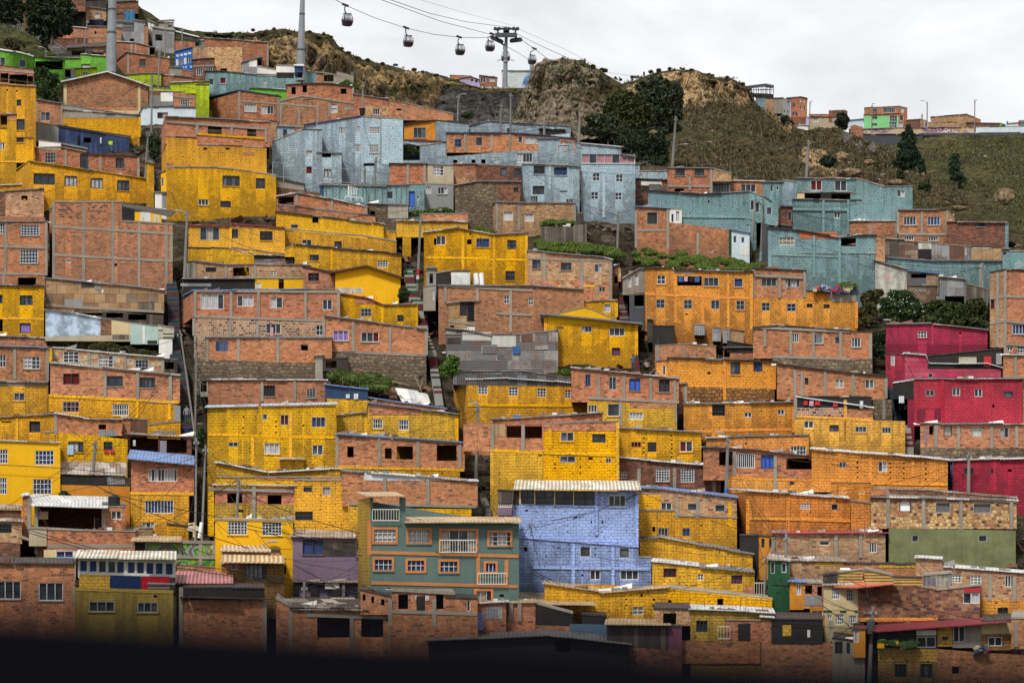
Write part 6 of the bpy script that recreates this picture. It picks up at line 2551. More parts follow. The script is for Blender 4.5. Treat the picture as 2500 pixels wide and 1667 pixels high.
    for lab, tx, pts, d in (('row of small scrub along the crest of the rocky bluff', 600, [(60,248),(230,240),(520,262),(640,280),(700,305),(780,400),(840,435),(920,475),(1000,495),(1120,525),(1225,535),(1380,572),(1450,590),(1560,618)], 352),
                        ('row of small scrub along the crest of the grassy ridge', 1200, [(1305,590),(1370,578),(1460,566),(1490,570),(1560,562),(1575,566),(1640,575),(1780,610),(1810,620),(1930,635),(2060,690),(2110,735)], 390),
                        ('tufts of scrub on the outer edge of the grey outcrop', 1200, [(830,548),(905,570),(930,580),(1030,640),(1050,655)], 322)):
        plant('crest_scrub', lab, 'scrub', tx, 0, [(x, y, rr.uniform(10, 24), rr.uniform(6, 13)) for x, y in pts], 2600 if tx == 600 else 1800, .17, br, D=d, trunk=False, kind='stuff')
    # tussocks over the hills
    vs = {}
    for lab, name, n, fx, fy, fd, mt, sz in (('dry tussocks covering the grassy ridge', 'tussock_grass', 2300, (1640, 2330), None, None, br, .35), ('green tussocks over the far right slope', 'tussock_grass', 1500, (2060, 2500), None, None, leafmat('tussock_green', (.07,.085,.02)), .4)):
        pass
# ---------------------------------------------------------------- poles, wires, pylons
def pole(label, tx, ty, x0, y0, x1, y1, r=.13, lamp=None, base=None, D=None, group='concrete utility poles on the hillside', arm=False):
    pa = (tx+x0*K, ty+y0*K); pb = (tx+x1*K, ty+y1*K); d = D or DD(*pb)-1.0
    A, B = W3(*pa, d), W3(*pb, d)
    root = thing('utility_pole' if not lamp else 'street_lamp', label, 'utility pole' if not lamp else 'street lamp', B, group)
    a, b = A-B, Vector((0, 0, 0)); d_ = (b-a).normalized()
    poly('shaft', tube([a, b+d_*1.2], [r*.75, r*1.15], 8), M['pole'], root, True)
    if lamp:
        lx, ly = tx+lamp[0]*K, ty+lamp[1]*K; q = W3(lx, ly, d)-B
        fz = max(0, min(1, (q.z-.3)/a.z)) if a.z > 0 else 1; at = a*min(fz, .985)
        poly('arm', tube([at, (at+q)/2+Vector((0,0,.1)), q], .035, 5), M['steel'], root)
        e = (q-a); e.z = 0; e.normalize()
        poly('lamp_head', tube([q-e*.3, q+e*.1, q+e*.45], [.04, .085, .04], 6), M['Fg'], root)
    if base:
        for i, (m, f0, f1) in enumerate(base):
            poly('painted_band', tube([b+(a-b)*f0, b+(a-b)*f1], [r*1.18, r*1.1], 8), M[m], root)
    if arm: 
        poly('crossarm', beam(a+Vector((-.7,-.1,-.4)), a+Vector((.7,-.1,-.4)), .1, .1), M['plk2'], root)
    ins = []
    for s in (-1, 1): ins += tube([a+Vector((s*.16, -.12, -.5)), a+Vector((s*.16, -.12, -.3))], .05, 5)
    poly('insulator', ins, M['Fg'], root)
    return root
def wire(label, pts, ds, sag=0, r=.018, name='power_line', cat='cable', group=None, mat='wire', n=14):
    """pts in source pixels"""
    P_ = [W3(x, y, d) for (x, y), d in zip(pts, ds)]; out = []
    for i in range(len(P_)-1):
        L = (P_[i+1]-P_[i]).length; m = max(3, min(n, int(L/3)))
        for k in range(m+(i == len(P_)-2)):
            t = k/m; p = P_[i].lerp(P_[i+1], t); p.z -= 4*sag*t*(1-t)*L*.01; out.append(p)
    o = poly(name, tube(out, r, 4), M[mat]); return tag(o, label, cat, group)
def build_poles():
    U = lambda *a, **k: pole(*a, **k)
    U('slim pole rising in front of the yellow green patches, left of the corner brick house', 0, 0, 1308, 420, 1296, 738, .12)
    U('darker pole in front of the white and blue zinc house', 0, 0, 1248, 620, 1240, 1070, .13)
    U('pole with blue wrapped foot next to the shaggy palm', 0, 0, 1215, 1080, 1190, 1475, .13)
    U('thin pole on the skyline slope among the zinc shacks', 0, 0, 1358, 165, 1350, 470, .10)
    U('thin pole before the laundry hung skyline shack', 0, 0, 1495, 230, 1490, 400, .10)
    U('leaning pole by the green shack in the top left slum', 0, 0, 718, 165, 680, 440, .12)
    U('small lamp on a post in front of the low orange house in the top left', 0, 0, 632, 260, 622, 360, .07, lamp=(605, 255))
    U('curved lamp in front of the long brick wall house with two concrete columns', 0, 0, 1125, 335, 1118, 440, .07, lamp=(1085, 315))
    U('small lamp above the bright green balcony house', 0, 0, 378, 400, 374, 480, .07, lamp=(335, 388))
    U('grey lamp post beside the mossy green gap and the beige curtained yellow house', 0, 400, 1535, 385, 1512, 935, .15, lamp=(1460, 385))
    U('long leaning pole beside the striped stairway in the left middle', 0, 800, 1475, 20, 1600, 900, .08)
    U('thick pole standing below the left striped stairway', 0, 800, 1612, 60, 1600, 830, .08)
    U('twin pole at the bottom of the striped stairway', 0, 800, 1610, 900, 1600, 1820, .09)
    U('right hand one of the twin poles below the striped stairway', 0, 800, 1685, 960, 1650, 1840, .09)
    U('pole in front of the patchwork of rusty roof sheets above the orange parapet', 0, 800, 782, 925, 748, 1400, .15)
    U('pole before the brick house with two black openings', 0, 800, 1958, 1225, 1925, 1790, .12)
    U('pole standing in a black pot on the long low brick house', 600, 0, 962, 680, 958, 900, .12, D=283)
    U('lamp pole against the quarried dark rock', 600, 0, 1742, 775, 1737, 990, .12, lamp=(1782, 772), D=300)
    U('shorter of the two bare poles in front of the dark quarry face', 600, 0, 2094, 845, 2090, 1020, .13, D=292)
    U('taller of the two bare poles in front of the dark quarry face', 600, 0, 2172, 762, 2170, 1030, .13, D=292)
    U('dark wooden pole in front of the largest pale blue house', 600, 400, 978, 30, 968, 350, .12, D=253)
    U('brown concrete lamp pole in the fenced yard of the largest pale blue house', 600, 0, 1068, 1290, 1045, 1680, .14, lamp=(1095, 1283), D=252)
    U('short pole stub at the foot of the grey outcrop', 1200, 0, 432, 978, 432, 1060, .15, D=280)
    U('pole behind the dark zinc roof terrace of the pale blue block', 1200, 0, 728, 922, 716, 1110, .15, D=276)
    U('tall leaning lamp pole before the grassy ridge', 1200, 0, 1510, 955, 1482, 1375, .17, lamp=(1583, 1183) and (1583, 1183), D=271)
    U('leftmost thin lamp pole among the right skyline houses', 1800, 0, 597, 838, 590, 1042, .12, D=462, lamp=(604, 832))
    U('thin lamp pole in front of the light green skyline house', 1800, 0, 1105, 858, 1103, 1062, .11, D=462, lamp=(1114, 852))
    U('lamp pole right of the light green skyline house', 1800, 0, 1557, 838, 1555, 1042, .12, D=462, lamp=(1518, 827))
    U('rightmost thin pole on the skyline street', 1800, 0, 1947, 825, 1945, 1047, .12, D=462, lamp=(1952, 822))
    U('short mast on the small red brick skyline shed', 1800, 0, 1515, 935, 1513, 990, .14, D=462)
    U('big concrete pole in front of the teal house with the red curtained window', 1800, 0, 585, 1150, 560, 1560, .17, D=261)
    U('wooden pole in the middle of the grass bank under the pale blue block', 1200, 400, 1040, 378, 1030, 800, .13, D=238)
    U('left one of two poles before the narrow end of the plain teal house', 1200, 400, 2165, 280, 2125, 790, .12, D=240)
    U('right one of two poles before the plain teal house, painted blue below', 1200, 400, 2228, 300, 2205, 838, .14, D=239, base=[('tea', .02, .22)])
    U('pole with red, white and green painted foot beside the red and white stairway', 600, 400, 1437, 345, 1408, 1000, .13, base=[('grn', .03, .08), ('Fw', .08, .13), ('rd', .13, .21)], arm=True)
    U('wooden pole with green painted foot right of the orange house', 1800, 400, 1028, 678, 1003, 1310, .14, D=232, base=[('grn', .04, .24), ('Fw', .26, .31)])
    U('curved lamp pole in front of the crimson house with the cross window', 1800, 400, 1308, 1340, 1305, 1780, .13, D=214, lamp=(1235, 1278))
    U('short stump pole beside the teal wall carrying the long hut', 1800, 400, 2012, 812, 1990, 1020, .14)
    U('lamp pole standing by the mustard yellow house at the mid stairway gap', 600, 800, 1905, 625, 1888, 1270, .14, lamp=(1880, 620))
    U('blue footed street lamp in front of the dark red scrollwork house', 1200, 800, 1938, 905, 1922, 1385, .14, lamp=(1878, 855), base=[('Pv', .02, .13)])
    U('pole in front of the crimson house at the right edge', 1800, 800, 1898, 1010, 1895, 1375, .14, arm=True)
    U('street lamp in front of the ochre house with cream roof tiles', 0, 1200, 2108, 470, 2085, 860, .14, lamp=(2228, 408), D=163)
    U('dark concrete pole before the right end of the orange trimmed green house', 600, 1200, 2215, 280, 2180, 1000, .17, D=163)
    U('low street lamp under the green house with orange trim', 600, 1200, 1995, 775, 1980, 960, .10, lamp=(2170, 722), D=161)
    U('dim pole before the brown workshop with patched roof', 600, 1200, 482, 745, 470, 1170, .14, D=157)
    U('pole in front of the left edge of the periwinkle blue house', 1200, 1200, 330, 222, 318, 830, .14, D=165)
    U('greenish post beside the white gate of the low yellow house', 1200, 1200, 2250, 512, 2236, 870, .09, D=164)
    U('blue footed pole in front of the dark green house with concrete stair', 1800, 1200, 402, 340, 388, 950, .14, D=164, base=[('Pv', .0, .11)])
    p = U('heavy transformer pole in front of the maroon roofed house', 1800, 1200, 1112, 940, 1080, 1570, .15, D=150, arm=True)
    fs = tube([(.05,-.4,3.2),(.05,-.4,3.25),(.05,-.4,4.1),(.05,-.4,4.2)], [.1,.27,.27,.1], 10); poly('transformer', fs, M['steeld'], p)
    U('dim post on the roof terrace in the lower right corner', 1800, 1200, 2288, 1062, 2280, 1260, .08, D=150)
    # wires
    t = lambda tx, ty, *p: [(tx+x*K, ty+y*K) for x, y in p]
    W_ = wire
    W_('long cable sweeping over the pale blue block to the tall leaning lamp pole', t(1200,0,(170,870),(430,1000),(700,1075),(1000,1078),(1500,985)), [291,281,275,272,270])
    W_('cable sagging over the grassy ridge from the tall leaning lamp pole to the right', t(1200,0,(1515,980),(1800,1130),(2050,1190),(2350,1192))+t(1800,0,(490,1178),(590,1165)), [270,268,266,264,262,261], 0)
    W_('cable running down right over the teal house roof and dry slope', t(1800,0,(590,1165),(720,1240),(1000,1400),(1250,1500),(1500,1570))+t(1800,400,(1700,250),(2000,245),(2300,180)), [261,260,259,258,262,266,270,275], 0)
    W_('thin cable crossing the dark quarry face', t(600,0,(1000,725),(1350,830),(1740,865),(2094,850)), [290,295,299,292])
    W_('cable between the two bare poles and the pale blue terrace', t(600,0,(1700,1005),(1900,960),(2094,890)), [290,290,292])
    W_('cable from the slim pole down across the upper left houses to the corner brick house', t(0,0,(960,385),(1310,470),(1500,580),(1750,700)), [300,298,296,292])
    W_('thin cable over the left bright green house', t(0,0,(0,410),(250,495),(620,590)), [305,303,300])
    W_('two strand cable hanging beside the long leaning pole', t(0,800,(1540,80),(1600,300),(1640,560),(1700,900)), [205,200,196,190], 0, .03)
    W_('cable dropping past the beige curtained yellow house', t(0,400,(1400,230),(1490,430),(1530,560)), [244,240,236], 0, .025)
    for i, (lab, p, d) in enumerate([
        ('uppermost black cable across the clean yellow house at lower left', t(0,800,(-40,1120),(500,1150),(1070,1200)), 172), 
        ('black cable from the street corner pole over the yellow lower floor', t(0,1200,(850,0),(1300,110),(1950,240),(2350,270)), 163),
        ('steep black cable from the upper brick house to the lower right of the left block', t(0,800,(760,1280),(1200,1500),(1690,1700),(2350,1900)), 161),
        ('low pair cable crossing the plain brick wall at lower left', t(0,1200,(0,245),(500,390),(900,500),(1400,590)), 158),
        ('lower parallel cable crossing the plain brick wall', t(0,1200,(0,262),(480,410),(880,520),(1380,600)), 158),
        ('cable crossing the cream tiled ochre house', t(0,1200,(1450,600),(1900,640),(2350,710)), 158),
        ('lower cable crossing the ochre house beneath its window', t(0,1200,(1450,625),(1900,690),(2350,750)), 157.5),
        ('long black cable descending across the orange trimmed green house', t(600,1200,(0,30),(500,220),(1000,360),(1500,480),(2200,580)), 160),
        ('thick black cable across the middle of the green house', t(600,1200,(0,270),(600,400),(1200,520),(1700,600),(2200,670)), 159),
        ('lowest thin cable across the green house lower windows', t(600,1200,(0,300),(600,440),(1200,590),(1700,680),(2190,745)), 158.5),
        ('cable from the green house down over the dark workshop', t(600,1200,(400,600),(800,820),(1200,960),(1900,1110)), 157),
        ('second cable over the dark workshop roof', t(600,1200,(0,690),(500,730),(1000,850),(1600,1010),(2000,1060)), 156.5),
        ('cable from the periwinkle house pole descending to the right over the dull yellow house', t(1200,1200,(325,640),(700,830),(1000,980),(1250,1050)), 160),
        ('twin cable under the first one over the dull yellow house', t(1200,1200,(325,665),(700,850),(1000,1005),(1250,1070)), 160),
        ('cable in front of the blue painted workshop wall', t(1200,1200,(0,1075),(400,1130),(700,1095),(950,1160),(1560,1290)), 155),
        ('cable above the orange brick terrace to the transformer pole', t(1800,1200,(700,930),(900,1080),(1060,1290)), 152),
        ('cable from the transformer pole to the lower right corner', t(1800,1200,(1120,1290),(1400,1340),(1900,1410),(2360,1430)), 150),
        ('cable from the crimson house pole down to the right edge', t(1800,800,(1898,1180),(2050,1390)), 186),
        ('stay cable running down over the crimson patched shelter', t(1800,800,(1240,10),(1460,430),(1700,830),(1820,1010)), 196),
        ('stay cable over the orange house from the blue footed lamp', t(1200,800,(1590,640),(1800,840),(1930,930)), 196),
        ('cable down from the lamp pole at the mid stairway gap', t(600,800,(1700,330),(1840,680),(1900,830)), 204),
    ]): W_(lab, p, [d+(len(p)-1-j)*.6 for j in range(len(p))], 0, .026)
def build_cableway():
    t = lambda *p: [(600+x*K, y*K) for x, y in p]
    def pylon(label, x0, y0, w0, x1, y1, w1, D, bands):
        A = W3(600+x1*K, y1*K, D); B = W3(600+x0*K, y0*K, D); s = D/F*K/2
        r = thing('cable_car_pylon', label, 'cable car pylon', B); a = A-B
        n = 6; pts = [a*(k/n) for k in range(n+1)]; rad = [(w0+(w1-w0)*k/n)*s for k in range(n+1)]
        poly('shaft', tube([Vector((0,0,-2))]+pts, [rad[0]]+rad, 20), M['pyl'], r, True)
        for b in bands: q = a*b; rr_ = (w0+(w1-w0)*b)*s; poly('joint_ring', tube([q-Vector((0,0,.12)), q+Vector((0,0,.12))], rr_*1.05, 20), M['steeld'], r)
        return r, a, B
    M['pyl'] = plain('pylon_grey', (.23,.245,.265), .45, .1, .25)
    pylon('thickest light grey cable car pylon rising among the upper left slum', -1103, 475, 82, -1090, -160, 58, 312, [.32, .62])
    pylon('slender tapering cable car pylon standing before the rocky bluff', 450, 545, 72, 468, -120, 30, 316, [.2, .64, .9])
    r, a, B = pylon('complete cable car tower with crosshead on the skyline ridge', 2124, 705, 44, 2136, 262, 22, 425, [.42, .5])
    s = 425/F*K
    def q(x, y, d=0): return W3(600+x*K, y*K, 425+d)-B
    fs = []
    for d in (-1.2, 1.2):
        fs += beam(q(2045,290,d), q(2225,290,d), .5, .75)+beam(q(2045,238,d), q(2230,238,d), .25, .35)
        fs += beam(q(2075,285,d), q(2058,240,d), .3, .3)+beam(q(2200,285,d), q(2218,240,d), .3, .3)
    fs += beam(q(2110,270), q(2160,270), .6, 1.6)+beam(q(2136,240), q(2136,215), .12, .12)+beam(q(2200,240), q(2200,208), .08, .08)
    for x in (2045, 2075, 2125, 2155, 2195, 2228): fs += tube([q(x,238,-1.5), q(x,238,1.5)], .35, 10)
    poly('crosshead', fs, M['steeld'], r)
    fs = []
    for x0, y0, x1, y1 in ((2022,305,2095,338), (2180,330,2250,322)):
        fs += beam(q(x0,y0), q(x1,y1), .5, .5)
        for k in range(6): f = k/5; x, y = x0+(x1-x0)*f, y0+(y1-y0)*f; fs += tube([q(x,y+6,-.5), q(x,y+6,.5)], .42, 10)
    fs += beam(q(2060,295), q(2050,320), .4, .4)+beam(q(2210,295), q(2215,325), .4, .4)+beam(q(2022,305), q(2020,280), .15, .15)
    poly('sheave_assembly', fs, M['steeld'], r)
    fs = []
    for xa, xb, ya, yb in ((2066,2100,496,492),(2160,2195,492,496)): fs += beam(q(xa,ya), q(xb,yb), .1, .1)+beam(q(xa if xa < 2100 else xb,ya), q(xa if xa < 2100 else xb,508), .08, .08)
    poly('side_lamp', fs, M['steeld'], r)
    D2 = 470; Bm = W3(1200+330*K, 640*K, D2); r2 = thing('cable_car_mast', 'thin grey mast right of the mural wall, behind a hanging cabin', 'mast', Bm)
    poly('shaft', tube([(0,0,-3), W3(1200+331*K, 470*K, D2)-Bm], [.55, .4], 10), M['pyl'], r2, True)
    D3 = 470; Bm = W3(1200+1150*K, 700*K, D3); r3 = thing('cable_car_mast', 'tiny distant cable car crosshead peeking over the saddle', 'mast', Bm)
    g = lambda x, y: W3(1200+x*K, y*K, D3)-Bm
    poly('crosshead', beam(g(1137,632), g(1210,634), .5, .5)+beam(g(1153,660), g(1153,628), .5, .5)+beam(g(1205,634), g(1205,620), .3, .3)+beam(g(1250,625), g(1250,592), .4, .4), M['steeld'], r3)
    # gondola cabins
    def loft(profile, depth_f):
        pass
    def cabin(label, x, y, w, D, gx, gy):
        s = D/F*K; c = W3(600+x*K, y*K, D); root = thing('gondola_cabin', label, 'cable car cabin', c, 'gondola cabins on the cableway')
        hw = w*s/2; hh = hw*.95
        prof = [(-1.0, .70), (-.92, .80), (-.45, .97), (-.05, 1.0), (.35, .93), (.72, .74), (.86, .60), (.93, .42)]
        rings = []
        ang = math.radians(24); ca, sa = math.cos(ang), math.sin(ang)
        for z, f in prof:
            ring = []
            for i in range(24):
                a_ = 2*math.pi*i/24; cx, cy = math.cos(a_), math.sin(a_); e = .55
                X = math.copysign(abs(cx)**e, cx)*hw*f*.86; Y = math.copysign(abs(cy)**e, cy)*hw*f*.80
                ring.append(Vector((X*ca-Y*sa, X*sa+Y*ca, z*hh)))
            rings.append(ring)
        body, glas = [], []
        for j in range(len(rings)-1):
            for i in range(24):
                f = [rings[j][i], rings[j][(i+1) % 24], rings[j+1][(i+1) % 24], rings[j+1][i]]
                post = i % 6 in (2, 3)
                if j in (3, 4) and not (i % 6 == 2 or i % 6 == 3): glas.append((f, None))
                else: body.append((f, None, 1 if (j == 0) or (i % 24 in (20, 21) and j < 5) else 0))
        body.append((rings[0][::-1], None, 1)); body.append((rings[-1], None, 0))
        poly('cabin_shell', body, [M['cabin'], M['cabinred']], root)
        poly('glazing', glas, M['cabglass'], root)
        fs = []
        for k in range(-3, 4): fs += box(k*.2*hw-.05, k*.2*hw+.05, -.3, .3, hh*.93, hh*1.0)
        fs += beam((-hw*.5, 0, hh*.93), (hw*.5, 0, hh*.93), .3, .1)
        poly('roof_rack', fs, M['steeld'], root)
        poly('step_board', box(-hw*.85, -hw*.3, -hw*.8, -hw*.5, -hh*1.06, -hh*.98)+box(hw*.2, hw*.7, -hw*.6, -hw*.5, -hh*1.02, -hh*.98), M['black'], root)
        g = W3(600+gx*K, gy*K, D)-c
        poly('hanger', tube([(-.1, 0, hh*.92), (-.35*hw, 0, hh*1.25), (-.42*hw+(0), 0, hh*1.6), (g.x*1-.1, 0, g.z-.25), g], [.11,.10,.09,.09,.1], 7), M['black'], root)
        poly('cable_grip', beam(g+Vector((-.5,0,.25)), g+Vector((.45,0,-.1)), .25, .3), M['black'], root)
        cu = bpy.data.curves.new('lettering', 'FONT'); cu.body = 'TransMiCable'; cu.size = hw*.25; cu.align_x = 'CENTER'
        o = text_mesh('lettering', cu, M['Fw']); o.parent = root
        o.location = (hw*.86*sa*.95, -hw*.86*ca*.99, -hh*.28); o.rotation_euler = (math.pi/2-.1, 0, ang)
        # seated people seen as silhouettes
        return root
    t_ = NT('cabin_glass'); t_.setb(**{'Base Color': (.55,.58,.62,1), 'Roughness': .08}); t_.b.inputs['Alpha'].default_value = .42; M['cabglass'] = t_.m
    M['cabin'] = plain('cabin_black', (.018,.02,.03), .3, 0, .1, .5); M['cabinred'] = plain('cabin_red', (.22,.012,.03), .35)
    cabin('nearest and highest gondola cabin with three passengers, left of the row', 833, 163, 105, 340, 818, 48)
    cabin('second gondola cabin from the left on the cable', 1332, 338, 95, 372, 1315, 233)
    cabin('lowest hanging gondola cabin in the middle of the row', 1757, 408, 90, 396, 1750, 308)
    cabin('gondola cabin immediately left of the crosshead tower', 2002, 378, 88, 412, 2022, 283)
    cabin('gondola cabin half hidden behind the shaft of the crosshead tower', 2130, 465, 80, 447, 2117, 372)
    cabin('rightmost gondola cabin in front of the thin mast', 2347, 490, 78, 456, 2366, 403)
    rr_ = None
    for lab, x, dx in (('passenger seated left inside the nearest gondola cabin', 815, 0), ('middle passenger inside the nearest gondola cabin', 832, 1), ('passenger seated right inside the nearest gondola cabin', 848, 0)):
        person(lab, 600+x*K, 186*K, 340, 1.3, seated=True, col=(.02,.02,.025))
    cb = dict(name='haul_cable', cat='cableway cable', r=.05, mat='wire')
    wire('cableway cable carrying the row of gondola cabins', t((600,-60),(735,0),(818,46),(1060,150),(1315,233),(1540,284),(1750,308),(1900,312),(2022,305)), [318,326,340,356,372,386,396,405,425], **cb)
    wire('upper left cableway cable ending at the crosshead tower sheaves', t((1000,-45),(1110,0),(1600,178),(2022,288)), [330,345,385,425], **cb)
    wire('upper right cableway cable ending at the crosshead tower top', t((1080,-45),(1185,0),(1500,110),(1800,180),(2120,222)), [330,345,372,398,425], **cb)
    wire('faint communication cable above the cableway', t((1300,-40),(1430,0),(1800,110),(2180,208)), [345,352,390,425], r=.022, name='haul_cable', cat='cableway cable', mat='wire')
    u = lambda *p: [(1200+x*K, y*K) for x, y in p]
    wire('cableway cable from the crosshead tower down to the outcrop top', u((215,285),(420,385),(620,475)), [425,440,452], r=.05, name='haul_cable', cat='cableway cable')
    wire('cableway cable through the rightmost gondola grip', u((235,320),(350,403),(462,485)), [425,456,470], r=.05, name='haul_cable', cat='cableway cable')
    wire('lowest cableway cable passing behind the crosshead tower', u((80,345),(105,372),(200,425),(290,480),(400,530)), [425,447,452,458,465], r=.045, name='haul_cable', cat='cableway cable')
    wire('faint cable running to the distant crosshead beyond the outcrop', u((220,240),(600,405),(950,595),(1140,622)), [425,440,460,470], r=.025, name='haul_cable', cat='cableway cable')
# ---------------------------------------------------------------- people
def person(label, px, py, D, h, seated=False, col=(.1,.1,.12), legs=(.03,.035,.06), skin=(.28,.16,.10)):
    """one skinned body; px,py = feet (or seat) position in the photograph"""
    b = W3(px, py, D); s = h/1.7
    root = thing('person', label, 'person', b)
    V = [(0,0,.95),(0,0,1.15),(0,0,1.38),(0,-.01,1.50),(0,-.02,1.62),(-.19,0,1.40),(-.25,-.02,1.12),(-.22,-.16,.92),(.19,0,1.40),(.25,-.02,1.12),(.22,-.16,.92),(-.1,0,.9),(-.11,-.04,.5),(-.11,0,.08),(-.11,-.14,.03),(.1,0,.9),(.12,-.10,.5),(.12,.02,.08),(.12,-.12,.03)]
    if seated:
        V = [(x, y, z-.55) if i < 11 else (x, y, z) for i, (x, y, z) in enumerate(V)]
        V[11] = (-.1,0,.38); V[12] = (-.11,-.42,.42); V[13] = (-.11,-.42,.06); V[14] = (-.11,-.55,.03); V[15] = (.1,0,.38); V[16] = (.12,-.42,.42); V[17] = (.12,-.42,.06); V[18] = (.12,-.55,.03)
    E_ = [(0,1),(1,2),(2,3),(3,4),(2,5),(5,6),(6,7),(2,8),(8,9),(9,10),(0,11),(11,12),(12,13),(13,14),(0,15),(15,16),(16,17),(17,18)]
    rad = [.15,.14,.16,.06,.11,.08,.05,.035,.08,.05,.035,.10,.07,.045,.04,.10,.07,.045,.04]
    me = bpy.data.meshes.new('body'); me.from_pydata([(x*s, y*s, z*s) for x, y, z in V], E_, [])
    mt = NT('person_clothes'); tc = mt.n('ShaderNodeTexCoord'); sx = mt.n('ShaderNodeSeparateXYZ'); mt.l(tc.outputs['Object'], sx.inputs[0])
    k = (1.5-(.55 if seated else 0))*s; w = (.93-(.5 if seated else 0))*s
    cr_ = mt.ramp(mt.math('DIVIDE', sx.outputs[2], 2.0*s), [(0, legs), (w/(2*s), col), (k/(2*s), skin)], True); mt.l(cr_, mt.b.inputs['Base Color']); mt.setb(Roughness=.85)
    o = obj('body', me, mt.m, root); sk = o.modifiers.new('skin', 'SKIN'); ss = o.modifiers.new('sub', 'SUBSURF'); ss.levels = ss.render_levels = 1
    for i, r_ in enumerate(rad): me.skin_vertices[0].data[i].radius = (r_*s, r_*s*.8)
    me.skin_vertices[0].data[0].use_root = True
    hv = V[4]; fs = []
    import bmesh
    bm = bmesh.new(); bmesh.ops.create_uvsphere(bm, u_segments=8, v_segments=5, radius=.115*s)
    for v in bm.verts: v.co.z += hv[2]*s+.04*s; v.co.y += .02*s
    m2 = bpy.data.meshes.new('hair'); bm.to_mesh(m2); bm.free(); obj('hair', m2, M['black'], root)
    return root
# ---------------------------------------------------------------- stairs, tanks and odds and ends
def stairs(label, path, cols, D=None, wpx=18, name='stairway', dx=0, tread=None):
    """path: (x, y, width px, steps); steps rise from the last to the first point"""
    n = sum(p[3] for p in path[1:]); mats = [M[c] for c in cols]
    rs = random.Random(label)
    P0 = W3(path[-1][0], path[-1][1], (D or DD)(path[-1][0], path[-1][1]) if callable(D or DD) else D)
    fs = []; i = 0
    base = P0
    for a, b in zip(path, path[1:]):
        for k in range(b[3]):
            f = k/b[3]; x = a[0]+(b[0]-a[0])*f; y = a[1]+(b[1]-a[1])*f; w = a[2]+(b[2]-a[2])*f; y2 = a[1]+(b[1]-a[1])*(k+1)/b[3]
            d = (D or DD)(x, y)+.6 if callable(D or DD) else D
            d2 = (D or DD)(x, y2)+.6
            s = d/F; X = (x-1250)*s; z1 = H0+(YH-y)*s; z0 = H0+(YH-y2)/F*d2; hw = w*s/2
            fs += box(X-hw-base.x, X+hw-base.x, d2-base.y, d+.15-base.y, z0-.4-base.z, z0+(z1-z0)*.98-base.z, rs.randrange(len(cols)) if rs.random() < .3 else i % len(cols)); i += 1
    r = poly(name, fs, mats); r.location = base; tag(r, label, 'stairway'); return r
def cyl(name, label, cat, px, py, wpx, hpx, D, mat, prof=None):
    s = D/F; c = W3(px, py, D); r = wpx*s/2; h = hpx*s
    prof = prof or [(0, .92), (.08, 1.0), (.3, .96), (.36, 1.0), (.62, .96), (.68, 1.0), (.86, .98), (.93, .7), (1.0, .35)]
    root = thing(name, label, cat, c)
    poly('body', tube([(0, 0, z*h) for z, _ in prof], [f*r for _, f in prof], 20), M[mat], root, False)
    poly('lid', tube([(0, 0, h*.985), (0, 0, h*1.05)], [r*.36, r*.3], 12), M[mat], root)
    return root
